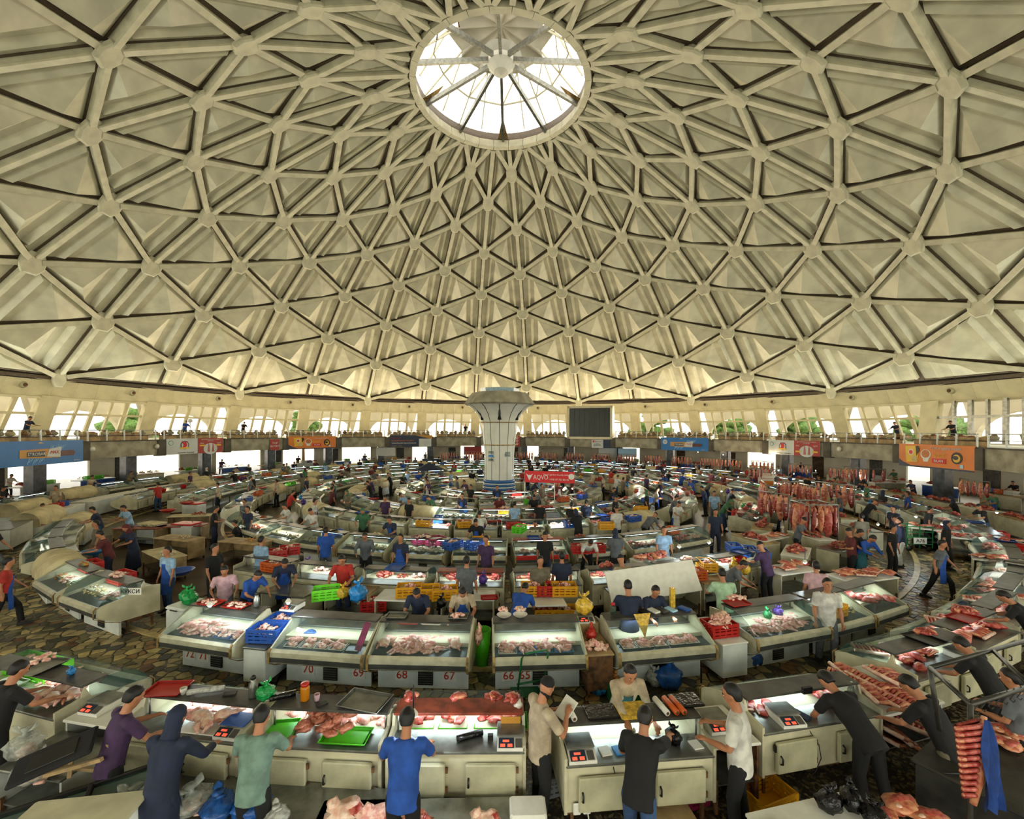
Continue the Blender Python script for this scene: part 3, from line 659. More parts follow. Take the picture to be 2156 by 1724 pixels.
o, X0, X1, y0, y1 = banner(2, .8, .96, ZB - .1, ZS - .22, 'ad_navy', 'dark board beside the pale notice below the display')
for k, f in ((-7, .08), (-7, .93), (7, .2)):
    a = A0 + 12 * k + 6; p = arch(dd - .08, a, 3.5); t = Vector((cos(R_(a)), -sin(R_(a)), 0)) * (f - .5) * 2 * h
    MB().tube([(0, .06, 0), (0, -.04, 0)], .2, 'cream_enamel', 16).tube([(0, -.03, 0), (0, -.06, 0)], .15, 'white', 16).build('wall_clock', loc=p + t, rz=-R_(a), label='pale round clock on the concrete gallery face', cat='clock', group='clocks on the gallery face')
# ================================================================ STALL FURNITURE (local frame: x along the counter, y=0 vendor edge, +y towards the customers)
SW = 1.84
def profile_side(curved):
    if curved: return [(0, .34), (0, 1.0), (.3, 1.04), (.34, 1.18), (.42, 1.0), (.8, .9), (1.1, .86), (1.24, .8), (1.25, .62), (1.1, .5), (.8, .36)]
    return [(0, .34), (0, 1.0), (.3, 1.04), (.34, 1.17), (.42, 1.19), (1.22, .84), (1.27, .8), (1.27, .62), (1.1, .5), (.8, .36)]
def glass_line(curved): return [(.66, 1.18), (.86, 1.15), (1.02, 1.07), (1.14, .96), (1.21, .84)] if curved else [(.62, 1.17), (1.22, .84)]
def case_parts(v, w=SW, far=False):
    """v: slant / curved / red / lid ; returns list of (name, mesh-builder, loc)"""
    cur = v in ('curved', 'red'); x0, x1 = -w / 2 + .03, w / 2 - .03; P = []
    b = MB(); b.box((0, .42, .62), (w - .06, .8, .54), 'cream_enamel'); b.box((0, .36, .3), (w - .1, .5, .1), 'rust'); P.append(('body', b))
    b = MB(); b.box((0, .2, .905), (w - .04, .42, .035), 'steel', ch=.01); P.append(('worktop', b))
    b = MB(); b.prism([(.4, .9), (.4, .82), (1.16, .72), (1.16, .78), (.44, .86)], x0, x1, 'deck'); P.append(('display_deck', b))
    b = MB(); b.prism([(.8, .38), (1.05, .47), (1.22, .56), (1.27, .6), (1.2, .62), (.8, .5)], x0, x1, 'bumper_cream')
    b.prism([(1.2, .615), (1.275, .61), (1.275, .7), (1.2, .7)], x0, x1, 'bumper_dark'); b.prism([(1.16, .7), (1.28, .7), (1.28, .79), (1.22, .83), (1.16, .8)], x0, x1, 'plastic_red' if v == 'red' else 'bumper_cream'); P.append(('bumper', b))
    b = MB(); b.box((0, .79, .25), (w - .12, .05, .46), 'white_enamel'); P.append(('plinth', b))
    if not far:
        b = MB(); b.box((-.05, .825, .24), (.28, .03, .3), 'black')
        for i in range(6): b.box((-.05, .845, .13 + i * .044), (.26, .012, .012), 'steel')
        P.append(('grille', b))
    for s in (-1, 1):
        b = MB(); x = s * (w / 2 - .02); b.prism(profile_side(cur), x - .018, x + .018, 'cream_enamel' if s < 0 else 'bumper_cream')
        if not far: b.sheet([(1.24, .84), (1.29, .78), (1.29, .6), (1.12, .48), (.8, .35)], x - .022, x + .022, .012, 'brass')
        P.append(('side_panel', b))
    if cur:
        for s in (-1, 1): b = MB().prism([(.4, 1.16), (.4, .98), (.8, .9), (1.2, .84), (1.14, .96), (1.02, 1.07), (.86, 1.15), (.66, 1.18)], s * (w / 2 - .02) - .004, s * (w / 2 - .02) + .004, 'glass_green'); P.append(('side_glass', b))
    b = MB(); b.sheet(glass_line(cur), x0 + .01, x1 - .01, .007, 'glass'); P.append(('front_glass', b))
    b = MB(); b.box((0, .48, 1.18), (w - .04, .34, .035), 'terracotta' if v == 'red' else 'grey_shelf', ch=.01)
    if not far:
        for x in (x0 + .04, x1 - .04): b.tube([(x, .36, .88), (x, .36, 1.17)], .014, 'steel', 6)
    P.append(('top_shelf', b))
    b = MB(); b.tube([(x0 + .15, .56, 1.145), (x1 - .15, .56, 1.145)], .013, 'lamp_tube', 6); P.append(('lamp', b))
    if not far:
        for x in (-w / 2 + .12, w / 2 - .12):
            for y in (.12, .62): P.append(('leg', MB().box((x, y, .15), (.04, .04, .32), 'rust')))
    return P
def door_mb(): return MB().box((0, -.035, 0), (.62, .06, .4), 'cream_door', ch=.012)
def handle_mb(): return MB().tube([(0, 0, .05), (0, -.035, .03), (0, -.035, -.04), (0, 0, -.06)], .012, 'black', 6)
def hinge_mb(): return MB().box((0, 0, 0), (.035, .02, .07), 'rust')
MC = {}
def cached(k, f):
    if k not in MC: MC[k] = f()
    return MC[k]
def empty(name, loc, rz=0, label=None, cat=None, group=None, scale=None):
    return put(name, None, None, loc, rz, label=label, cat=cat, group=group, scale=scale)
nums = []
def near_case(loc, rz, v, label, w=SW, numbers=None, doors=True, back_label=None, tag='', lampe=STALL):
    o = empty('display_case', loc, rz, label, 'display case')
    for n, (nm, b) in enumerate(cached(('case', v, w), lambda: [(nm, b.mesh(nm)) for nm, b in case_parts(v, w)])):
        put(nm, b, o)
    if doors:
        for x in (-w * .25, w * .25):
            d = put('door', cached('door', lambda: door_mb().mesh('door')), o, loc=(x, -.002, .6), rz=0)
            put('handle', cached('handle', lambda: handle_mb().mesh('handle')), d, loc=(-.27, -.065, 0))
            for z in (-.12, .12): put('hinge', cached('hinge', lambda: hinge_mb().mesh('hinge')), d, loc=(.325, -.03, z))
    if numbers:
        for x, s in numbers:
            MB().box((x, .822, .27), (.26, .012, .22), 'white').build('number_plate', o)
            text(s, .22, 'label_red', o, (x, .832, .27), rot=(pi / 2, 0, pi))
    if back_label: text(back_label, .08, 'ink_blue', o, (w * .36, -.006, .76))
    if lampe:
        q = o.matrix_basis @ Vector((0, .62, 1.12)); dd_ = Matrix.Rotation(rz, 3, 'Z') @ Vector((0, .15, -1))
        area('case_light', q, dd_, w * .8, .08, lampe, (.78, .95, 1))
    return o
FARM = {}
def far_case(r, az, out, v, label, group, kindw=1.0):
    def mk():
        b = MB()
        for nm, p in case_parts(v, SW, True):
            for i, mt in enumerate(p.mats):
                sel = [k for k, q in enumerate(p.m) if q == i]
                if sel:
                    o = len(b.v); b.v += p.v; ii = b.mi(mt); b.f += [tuple(o + x for x in p.f[k]) for k in sel]; b.m += [ii] * len(sel); b.sm += [False] * len(sel)
        for x in (-.46, .46): b.box((x, -.03, .6), (.6, .05, .38), 'cream_door')
        return b.mesh('display_case')
    return put('display_case', cached(('far', v), mk), None, pt(r, az), R_(az + (180 if out else 0)), label=label, cat='display case', group=group, scale=(kindw, 1, 1))
def counter(loc, rz, w, d, hgt, label, top='pale_wood', front='cream_enamel', cat='counter', name='counter'):
    o = empty(name, loc, rz, label, cat)
    MB().box((0, d / 2, hgt - .02), (w, d, .04), top, ch=.01).build('counter_top', o)
    b = MB().box((0, d - .03, hgt / 2 + .05), (w - .04, .03, hgt - .16), front)
    for s in (-1, 1): b.box((s * (w / 2 - .03), d / 2, hgt / 2 + .05), (.03, d - .06, hgt - .16), front)
    b.build('body', o); MB().box((0, d / 2, hgt * .4), (w - .1, d - .1, .02), 'steel').build('shelf', o)
    for sx in (-1, 1):
        for sy in (.05, d - .05): MB().box((sx * (w / 2 - .05), sy, hgt * .25), (.04, .04, hgt * .5), 'rust').build('leg', o)
    return o
# ---- goods
def tray_mesh(m_, sx=.42, sy=.5, hh=.035):
    b = MB(); b.box((0, 0, .006), (sx * .86, sy * .86, .012), m_)
    for s in (-1, 1):
        b.add([(s * sx * .43, -sy * .43, 0), (s * sx * .43, sy * .43, 0), (s * sx * .5, sy * .5, hh), (s * sx * .5, -sy * .5, hh)], [(0, 1, 2, 3), (3, 2, 1, 0)], m_)
        b.add([(-sx * .43, s * sy * .43, 0), (sx * .43, s * sy * .43, 0), (sx * .5, s * sy * .5, hh), (-sx * .5, s * sy * .5, hh)], [(0, 1, 2, 3), (3, 2, 1, 0)], m_)
    b.tube([(-sx / 2, -sy / 2, hh), (sx / 2, -sy / 2, hh), (sx / 2, sy / 2, hh), (-sx / 2, sy / 2, hh), (-sx / 2, -sy / 2, hh)], .008, m_, 5)
    return b.mesh('tray')
def tray(M, x, y, z, m_, label, group=None, sx=.42, sy=.5, rz=0, tilt=0):
    me = cached(('tray', m_, sx, sy), lambda: tray_mesh(m_, sx, sy))
    o = put('tray', me, None, label=label, cat='tray', group=group); o.matrix_world = M @ Matrix.Translation((x, y, z)) @ Matrix.Rotation(rz, 4, 'Z') @ Matrix.Rotation(tilt, 4, 'X'); return o
def heap_mesh(key, sx, sy, hz, n, size, mats, seed):
    def mk():
        rd = random.Random(seed); b = MB()
        for i in range(n):
            t = rd.random() * 2 * pi; q = math.sqrt(rd.random()); x, y = q * cos(t) * sx, q * sin(t) * sy
            z = hz * (1 - q * q) * rd.uniform(.3, 1) + size * .3
            M = Matrix.Translation((x, y, z)) @ Matrix.Rotation(rd.uniform(0, 6.3), 4, 'Z') @ Matrix.Rotation(rd.uniform(-.6, .6), 4, 'X')
            b.blob((0, 0, 0), (size * rd.uniform(.7, 1.5), size * rd.uniform(.5, .8), size * rd.uniform(.4, .6)), rd.choice(mats), i + seed, .3, 6, 4, M)
        return b.mesh('heap')
    return cached(('heap', key, seed), mk)
HEAPS = dict(chicken=('chicken_heap', ['chicken', 'chicken', 'fat'], .05), beef=('beef_heap', ['beef', 'beef', 'beef_fat', 'beef_dark'], .07), salad=('salad_heap', ['food_salad', 'food_greens', 'food_white_cheese'], .03),
             carrot=('salad_heap', ['food_carrot', 'food_salad'], .03), pasta=('pasta_heap', ['food_pasta', 'food_white_cheese'], .035), olive=('olive_heap', ['food_olive', 'food_greens'], .022),
             cheese=('cheese_heap', ['food_white_cheese', 'fat'], .05), sausage=('sausage_heap', ['food_sausage', 'food_cutlet'], .045), offal=('offal_heap', ['beef_dark', 'chicken_dark', 'beef'], .06), nuts=('nut_heap', ['food_nuts', 'food_pasta'], .04))
HL = dict(chicken='pale pink raw chicken', beef='dark red raw beef', salad='yellow and green salad', carrot='orange carrot salad', pasta='pale noodles', olive='dark green pickles', cheese='white curd cheese', sausage='brown red sausages', offal='dark red offal', nuts='brown nuts')
def heap(M, x, y, z, kind, label, group=None, sx=.18, sy=.2, hz=.1, n=26, seed=0, sc=1):
    nm, mats, size = HEAPS[kind]; me = heap_mesh(kind + str((sx, sy, n)), sx, sy, hz, n, size * sc, mats, seed)
    o = put(nm, me, None, label=label, cat='heap', group=group, kind='stuff'); o.matrix_world = M @ Matrix.Translation((x, y, z)); return o
def piece_mesh(kind, i):
    rd = random.Random(i * 11 + len(kind)); b = MB()
    if kind == 'chicken_piece':
        b.blob((0, 0, .035), (.075, .045, .035), 'chicken', i, .2, 9, 6); b.tube([(.05, 0, .035), (.12, .02, .03), (.15, .03, .025)], [.03, .016, .012], 'chicken', 6); b.blob((.155, .032, .026), (.016, .016, .014), 'fat', i, .1, 6, 4)
    elif kind == 'chicken':
        b.blob((0, 0, .075), (.15, .09, .075), 'fat', i, .1, 12, 8)
        for s in (-1, 1):
            b.tube([(-.06, s * .05, .07), (-.14, s * .075, .1), (-.21, s * .04, .08), (-.25, s * .03, .07)], [.045, .04, .02, .014], 'chicken', 8); b.tube([(.08, s * .07, .07), (.02, s * .12, .06), (.09, s * .14, .05)], [.025, .018, .012], 'chicken', 6)
        b.tube([(.13, 0, .08), (.19, .01, .06), (.22, .03, .04)], [.03, .018, .012], 'chicken_dark', 6)
    elif kind == 'beef_piece':
        b.blob((0, 0, .05), (.14, .085, .055), 'beef', i, .3, 10, 7); b.blob((.03, .03, .075), (.08, .04, .03), 'beef_fat', i + 3, .3, 8, 5)
    elif kind == 'steak':
        b.blob((0, 0, .025), (.13, .08, .022), 'beef', i, .22, 11, 6); b.tube([(-.1, -.05, .03), (0, -.085, .032), (.1, -.05, .03)], .014, 'fat', 6)
    elif kind == 'rib_rack':
        for k in range(9): b.tube([(-.24 + k * .055, -.16, .03), (-.24 + k * .06, 0, .07), (-.24 + k * .055, .16, .03)], [.018, .026, .02], 'beef' if k % 2 else 'beef_fat', 7)
        b.prism([(-.15, .02), (0, .055), (.15, .02), (0, .03)], -.25, .25, 'beef_dark'); b.tube([(-.26, .15, .04), (.26, .15, .04)], .03, 'fat', 7)
    elif kind == 'meat_slab':
        b.blob((0, 0, .06), (.26, .17, .06), 'beef_fat', i, .22, 14, 7); b.blob((.05, .03, .085), (.17, .1, .05), 'beef', i + 5, .25, 12, 6); b.blob((-.13, -.05, .1), (.05, .04, .02), 'fat', i, .2, 8, 4)
    elif kind == 'carcass':
        rr = 1.0; pts = [(0, 0, 0), (.02, 0, -.25), (0, .02, -.55), (-.02, 0, -.85), (0, 0, -1.05)]
        b.tube(pts, [.05, .13, .17, .13, .05], ('beef_dark', 'beef_fat', 'beef')[i % 3], 10, flat=.5); b.blob((.03, .04, -.62), (.11, .08, .2), ('fat', 'beef_dark', 'beef_fat')[i % 3], i + 4, .35, 8, 6)
        for k in range(6): b.tube([(-.12, .05, -.3 - k * .1), (0, .1, -.32 - k * .1), (.13, .05, -.3 - k * .1)], .02, 'beef' if k % 2 else 'fat', 5)
        b.blob((0, .02, -.2), (.1, .07, .16), 'beef_fat', i, .3, 8, 6)
    return b.mesh(kind)
def piece(kind, i): return cached((kind, i), lambda: piece_mesh(kind, i))
PCOUNT = {}
def scatter(M, x0, x1, y0, y1, z, kind, n, label, group, seed, hz=.08, sc=1.0):
    rd = random.Random(seed); nm = kind
    if kind == 'chicken_piece':
        n = int(n * .68); sc *= 1.18
        heap(M, (x0 + x1) / 2, (y0 + y1) / 2, z - .03, 'chicken', ('meat under each ' + label) if len(label.split()) < 14 else label, 'meat under ' + group, (x1 - x0) * .56, (y1 - y0) * .56, hz * 1.0, max(14, int(130 * (x1 - x0) * (y1 - y0) / .3)), seed % 2, 1.2)
    for i in range(n):
        PCOUNT[kind] = PCOUNT.get(kind, 0) + 1
        u, v = rd.random(), rd.random(); x, y = x0 + (x1 - x0) * u, y0 + (y1 - y0) * v
        zz = z + hz * (1 - abs(2 * u - 1) ** 2) * (1 - abs(2 * v - 1) ** 2) * rd.uniform(.3, 1)
        o = put(nm, piece(kind, i % 3), None, label=label, cat='meat', group=group)
        o.matrix_world = M @ Matrix.Translation((x, y, zz)) @ Matrix.Rotation(rd.uniform(0, 6.3), 4, 'Z') @ Matrix.Rotation(rd.uniform(-.4, .4), 4, 'X') @ Matrix.Scale(sc * rd.uniform(.85, 1.15), 4)
def crate_mesh(m_, sx=.6, sy=.4, hh=.26):
    b = MB(); b.box((0, 0, .012), (sx - .04, sy - .04, .024), m_)
    for s in (-1, 1):
        for z, t in ((.03, .05), (.1, .05), (.165, .03), (hh - .03, .06)):
            b.box((0, s * (sy / 2 - .01), z), (sx - .01, .018, t), m_); b.box((s * (sx / 2 - .01), 0, z), (.018, sy - .01, t), m_)
        for x in (-.5, -.25, 0, .25, .5): b.box((x * (sx - .04), s * (sy / 2 - .012), hh / 2), (.03 if abs(x) < .4 else .05, .02, hh), m_)
        for y in (-.45, 0, .45): b.box((s * (sx / 2 - .012), y * (sy - .04), hh / 2), (.02, .05, hh), m_)
    return b.mesh('crate')
def crate(M, x, y, z, colr, label, group=None, rz=0, fill=None, seed=0):
    me = cached(('crate', colr), lambda: crate_mesh('plastic_' + colr))
    q = M @ Matrix.Translation((x, y, z)) @ Matrix.Rotation(rz, 4, 'Z')
    o = put('crate', me, None, label=label, cat='crate', group=group); o.matrix_world = q
    if fill: heap(q, 0, 0, .13, fill, HL[fill].replace('pale pink ', '') + ' in ' + label, group=('%s in crates' % HL[fill]) if group else None, sx=.24, sy=.15, hz=.16, n=34, seed=seed % 4)
    return o
def scale_thing(M, x, y, z, label, rz=0, blue=False):
    o = put('weighing_scale', None, None, label=label, cat='scale'); o.matrix_world = M @ Matrix.Translation((x, y, z)) @ Matrix.Rotation(rz, 4, 'Z')
    ms = cached(('scale', blue), lambda: dict(
        base=MB().prism([(-.2, 0), (.17, 0), (.17, .085), (-.08, .085), (-.2, .04)], -.17, .17, 'white').mesh('base'),
        plate=MB().box((0, .05, .115), (.35, .27, .015), 'plastic_blue' if blue else 'steel', ch=.006).box((0, .05, .098), (.12, .12, .03), 'black').mesh('plate'),
        display=MB().prism([(-.205, .047), (-.09, .093), (-.1, .1), (-.21, .054)], -.15, .04, 'lcd').mesh('display'),
        digits=MB().prism([(-.2, .056), (-.165, .07), (-.167, .073), (-.202, .059)], -.13, -.07, 'led').prism([(-.2, .056), (-.165, .07), (-.167, .073), (-.202, .059)], -.04, .02, 'led').prism([(-.145, .078), (-.12, .088), (-.122, .091), (-.147, .081)], -.1, -.02, 'led').mesh('digits'),
        keypad=MB().prism([(-.2, .05), (-.1, .09), (-.105, .096), (-.205, .056)], .06, .14, 'grey_shelf').mesh('keypad')))
    for k, v in ms.items(): put(k, v, o)
    return o
def bag_mesh(m_, seed, inner=None):
    b = MB(); b.blob((0, 0, .14), (.17, .14, .15), m_, seed, .16, 14, 10, freq=2.4)
    b.tube([(0, 0, .24), (.01, 0, .31), (.0, .01, .36)], [.06, .022, .05], m_, 9)
    b.tube([(0, 0, .3), (.09, .02, .36), (.1, .02, .42)], [.02, .045, .01], m_, 6, flat=.4); b.tube([(0, 0, .3), (-.08, -.02, .37), (-.1, -.03, .41)], [.02, .05, .01], m_, 6, flat=.4)
    return b.mesh('plastic_bag')
def bag(M, x, y, z, colr, label, sc=1.0, seed=0, group=None, name='plastic_bag', rot=0, fill=None, zs=1.0):
    if colr == 'clear': heap(M, x, y, z, fill or 'chicken', 'raw meat inside the ' + label, sx=.11 * sc, sy=.09 * sc, hz=.12 * sc, n=16, seed=seed % 3, group=group)
    o = put(name, cached(('bag', colr, seed % 3), lambda: bag_mesh('bag_' + colr, seed % 3)), None, label=label, cat='bag', group=group)
    o.matrix_world = M @ Matrix.Translation((x, y, z)) @ Matrix.Rotation(rot + seed, 4, 'Z') @ Matrix.Diagonal((sc, sc, sc * zs, 1)); return o
def bucket_mesh(m_):
    b = MB().lathe([(.12, 0), (.15, .02), (.19, .22), (.2, .24), (.18, .235), (.14, .03), (.01, .03)], m_, 16); b.tube([(-.19, 0, .2), (-.14, .1, .12), (0, .16, .08), (.14, .1, .12), (.19, 0, .2)], .006, 'white', 5); return b.mesh('bucket')
def bowl_mesh(m_): return MB().lathe([(.1, 0), (.2, .05), (.27, .11), (.29, .12), (.26, .11), (.18, .06), (.01, .03)], m_, 18).mesh('bowl')
def freezer(loc, rz, label, w=1.0, lid='white_enamel'):
    o = empty('chest_freezer', loc, rz, label, 'freezer')
    MB().box((0, 0, .44), (w, .62, .76), 'white_enamel', ch=.03).build('body', o); MB().box((0, 0, .86), (w + .02, .64, .08), lid, ch=.03).build('lid', o)
    b = MB().box((-w * .15, -.315, .2), (w * .5, .01, .18), 'black')
    for i in range(7): b.box((-w * .15 - w * .21 + i * w * .07, -.322, .2), (.02, .01, .17), 'white_enamel')
    b.build('grille', o); MB().box((0, -.33, .84), (.2, .03, .025), 'grey_shelf').build('handle', o)
    for x in (-1, 1): MB().box((x * (w / 2 - .1), 0, .03), (.06, .5, .06), 'black').build('foot', o)
    return o
def covered_case(loc, rz, label, w=2.2):
    o = empty('covered_case', loc, rz, label, 'display case')
    b = MB().box((0, .5, .4), (w, .95, .7), 'white_enamel', ch=.02); b.build('body', o); MB().box((0, .5, .06), (w - .2, .8, .12), 'black').build('base', o)
    pr = [(-.02, .62)] + [(.52 - cos(t) * .56, .72 + sin(t) * .52) for t in [i * pi / 10 for i in range(11)]] + [(1.1, .6)]
    b = MB(); vs = []; n = 9; rd = random.Random(int(loc[0] * 10))
    for i in range(n):
        x = -w / 2 - .05 + (w + .1) * i / (n - 1); s = 1 - .06 * abs(sin(i * 2.1)) - (.04 if i in (0, n - 1) else 0)
        for j, (y, z) in enumerate(pr): vs.append((x, .52 + (y - .52) * (s + .03 * sin(j * 3 + i)), (.7 + (z - .7) * s) - (.09 * rd.random() if j in (0, len(pr) - 1) else 0)))
    m_ = len(pr); b.add(vs, [(i * m_ + j, (i + 1) * m_ + j, (i + 1) * m_ + j + 1, i * m_ + j + 1) for i in range(n - 1) for j in range(m_ - 1)] + [tuple(range(m_)), tuple(range((n - 1) * m_, n * m_))], 'canvas', True)
    b.build('canvas_cover', o); MB().box((0, 1.03, .6), (w, .05, .08), 'terracotta').build('trim_bar', o); return o
# ================================================================ PEOPLE
def ell(b, C, X, Y, rx, ry, n=12): return [C + X * (rx * cos(2 * pi * i / n)) + Y * (ry * sin(2 * pi * i / n)) for i in range(n)]
def loft(b, secs, m_, n=12):
    vs = []
    for C, X, Y, rx, ry in secs: vs += ell(b, C, X, Y, rx, ry, n)
    fs = [(j * n + i, j * n + (i + 1) % n, (j + 1) * n + (i + 1) % n, (j + 1) * n + i) for j in range(len(secs) - 1) for i in range(n)]
    fs += [tuple(range(n - 1, -1, -1)), tuple(range((len(secs) - 1) * n, len(secs) * n))]
    return b.add(vs, fs, m_, True)
POSES = {   # lean (deg, forward), head pitch, upper-arm and forearm directions (x out, y fwd, z up), legs: (fwd offset of foot L,R)
    'work': dict(lean=14, head=22, L=((.35, .45, -.85), (-.15, .95, -.1)), R=((.35, .55, -.8), (-.25, .95, -.25)), legs=(.02, -.04)),
    'stand': dict(lean=3, head=4, L=((.16, .04, -1), (.05, .3, -.95)), R=((.16, .0, -1), (.02, .35, -.9)), legs=(.05, -.03)),
    'walk': dict(lean=6, head=6, L=((.15, .4, -.95), (0, .7, -.7)), R=((.15, -.35, -.95), (.0, .1, -1)), legs=(.3, -.3)),
    'bend': dict(lean=52, head=30, L=((.25, .5, -1), (-.2, .5, -.7)), R=((.25, .35, -1), (-.3, .75, -.45)), legs=(.05, -.08)),
    'lean': dict(lean=30, head=34, L=((.3, .5, -.9), (-.35, .85, -.35)), R=((.3, .45, -.9), (-.35, .9, -.3)), legs=(.04, -.06)),
    'write': dict(lean=2, head=26, L=((.3, .3, -.85), (-.55, .75, .25)), R=((.35, .45, -.75), (-.65, .65, .55)), legs=(.03, -.05)),
    'reach': dict(lean=26, head=14, L=((.25, .3, -.9), (0, .75, -.3)), R=((.15, .85, -.25), (-.1, .95, -.35)), legs=(.1, -.12)),
    'hold': dict(lean=3, head=18, L=((.2, .2, -.95), (-.25, .9, -.05)), R=((.2, .2, -.95), (-.3, .9, .0)), legs=(.02, -.05)),
    'sit': dict(lean=12, head=12, L=((.25, .45, -.9), (-.2, .9, -.1)), R=((.25, .45, -.9), (-.2, .9, .15)), legs=None),
}
def skeleton(pose, fem=False):
    p = POSES[pose]; sit = p['legs'] is None; hz = .5 if sit else .93
    hip = Vector((0, 0, hz)); t = R_(p['lean']); sp = Vector((0, sin(t), cos(t))); fw = Vector((0, cos(t), -sin(t))); X = Vector((1, 0, 0))
    chest = hip + sp * .34; neck = hip + sp * .54; th = t * .6 + R_(p['head']); hd = Vector((0, sin(th), cos(th))); hf = Vector((0, cos(th), -sin(th)))
    headc = neck + hd * .165
    S_ = dict(hip=hip, sp=sp, fw=fw, X=X, chest=chest, neck=neck, hd=hd, hf=hf, headc=headc, arms=[], legs=[], sit=sit)
    for s, k in ((-1, 'L'), (1, 'R')):
        sh = neck - sp * .06 + X * s * (.185 if not fem else .165); ua, fa = (Vector((v[0] * s, v[1], v[2])).normalized() for v in p[k])
        el = sh + ua * .29; wr = el + fa * .25; S_['arms'].append((s, sh, el, wr, fa))
        hj = hip + X * s * .095 - Vector((0, 0, .03))
        if sit: kn = hj + Vector((s * .06, .42, .0)); an = kn + Vector((0, -.02, -.41)); an.z = .08
        else:
            off = p['legs'][0 if s < 0 else 1]; an = Vector((s * .12, off - (.12 if p['lean'] > 40 else 0), .08)); kn = (hj + an) / 2 + Vector((s * .01, .04 + max(off, 0) * .2, .02))
        S_['legs'].append((s, hj, kn, an))
    return S_
def remesh(b, name, vox, mats=None, it=3):
    me = b.mesh(name + '_src'); o = bpy.data.objects.new('tmp', me); COL.objects.link(o)
    r = o.modifiers.new('r', 'REMESH'); r.mode = 'VOXEL'; r.voxel_size = vox; r.use_smooth_shade = True
    s_ = o.modifiers.new('s', 'SMOOTH'); s_.iterations = it; s_.factor = .5
    dg = bpy.context.evaluated_depsgraph_get(); dg.update(); res = bpy.data.meshes.new_from_object(o.evaluated_get(dg)); bpy.data.objects.remove(o); bpy.data.meshes.remove(me)
    res.name = name; res.materials.clear()
    for m_ in (mats or []): res.materials.append(MATS[m_])
    return res
def mk_body(sk, hands, vox):
    b = MB(); X, sp, fw, hd, hf = sk['X'], sk['sp'], sk['fw'], sk['hd'], sk['hf']; m_ = 'skin'
    loft(b, [(sk['hip'] - sp * .1, X, fw, .1, .08), (sk['hip'], X, fw, .155, .11), (sk['hip'] + sp * .16, X, fw, .13, .095), (sk['chest'], X, fw, .16, .11), (sk['neck'] - sp * .08, X, fw, .15, .09), (sk['neck'] - sp * .01, X, fw, .07, .06)], m_)
    c = sk['headc']; HK = 1.1
    b.tube([sk['neck'] - sp * .05, sk['neck'] + hd * .06, c - hd * .05], [.062, .055, .055], m_, 10)
    loft(b, [(c - hd * .125 + hf * .045, X, hf, .022, .022), (c - hd * .1 + hf * .03, X, hf, .048, .05), (c - hd * .05 + hf * .012, X, hf, .068, .08), (c, X, hf, .079, .094), (c + hd * .05, X, hf, .08, .098), (c + hd * .095, X, hf, .06, .075), (c + hd * .12, X, hf, .025, .03)], m_)
    b.tube([c + hf * .09 + hd * .03, c + hf * .112 - hd * .012, c + hf * .094 - hd * .022], [.011, .016, .012], m_, 6)
    b.tube([c + hf * .083 - hd * .052 - X * .022, c + hf * .09 - hd * .052, c + hf * .083 - hd * .052 + X * .022], .009, m_, 6)
    for s in (-1, 1): b.blob(c + X * s * .083 - hd * .005 - hf * .005, (.012, .02, .032), m_, 1, .05, 6, 5)
    for s, sh, el, wr, fa in sk['arms']:
        b.tube([sh - X * s * .03, sh, sh.lerp(el, .5), el, el.lerp(wr, .35), wr], [.055, .058, .048, .04, .042, .027], m_, 10)
        side = Vector((0, 0, 1)).cross(fa); side = side.normalized() if side.length > .1 else Vector((1, 0, 0)); up = side.cross(fa).normalized() * -1
        pal = wr + fa * .055; b.tube([wr - fa * .01, wr + fa * .03, wr + fa * .085], [.027, .04, .038], m_, 8, flat=.55)
        if hands:
            for k in range(4):
                o_ = side * (k - 1.5) * .021; L = (.062, .074, .07, .055)[k]; a = wr + fa * .075 + o_
                b.tube([a, a + fa * L * .5 - up * .008, a + fa * L * .85 - up * .03, a + fa * L - up * .045], [.0105, .0098, .009, .008], m_, 6)
            a = wr + fa * .03 - side * s * .03; b.tube([a, a - side * s * .025 + fa * .03, a - side * s * .03 + fa * .06 - up * .015], [.014, .012, .0095], m_, 6)
        else: b.tube([wr + fa * .07, wr + fa * .13 - up * .02, wr + fa * .16 - up * .04], [.036, .032, .02], m_, 8, flat=.5)
    for s, hj, kn, an in sk['legs']: b.tube([hj + Vector((0, 0, .04)), hj, kn, kn.lerp(an, .4), an], [.08, .085, .055, .05, .035], m_, 10); b.tube([an, an + Vector((0, .1, -.04)), an + Vector((0, .16, -.045))], [.035, .035, .025], m_, 8)
    return remesh(b, 'body', vox, ['skin'])
def mk_shirt(sk, vox, long_=False, coat=False):
    b = MB(); X, sp, fw = sk['X'], sk['sp'], sk['fw']; m_ = 'skin'; e = 0
    low = [(sk['hip'] - sp * .14, X, fw, .175, .135)] if not coat or sk['sit'] else [(sk['hip'] - Vector((0, 0, .42)), X, fw, .2, .17), (sk['hip'] - sp * .12, X, fw, .19, .145)]
    loft(b, low + [(sk['hip'], X, fw, .178, .135), (sk['hip'] + sp * .17, X, fw, .168, .128), (sk['chest'], X, fw, .19, .135), (sk['neck'] - sp * .1, X, fw, .185, .11), (sk['neck'] - sp * .035, X, fw, .13, .085), (sk['neck'] + sp * .0, X, fw, .07, .065)], m_, 14)
    for s, sh, el, wr, fa in sk['arms']:
        end = [el.lerp(wr, .1)] if not long_ else [el, el.lerp(wr, .9)]
        b.tube([sh - X * s * .06, sh, sh.lerp(el, .55)] + ([sh.lerp(el, .8)] if not long_ else []) + (end if long_ else []), [.07, .075, .066] + ([.064] if not long_ else [.056, .045]), m_, 10)
    return remesh(b, 'shirt', vox, ['cloth_white'])
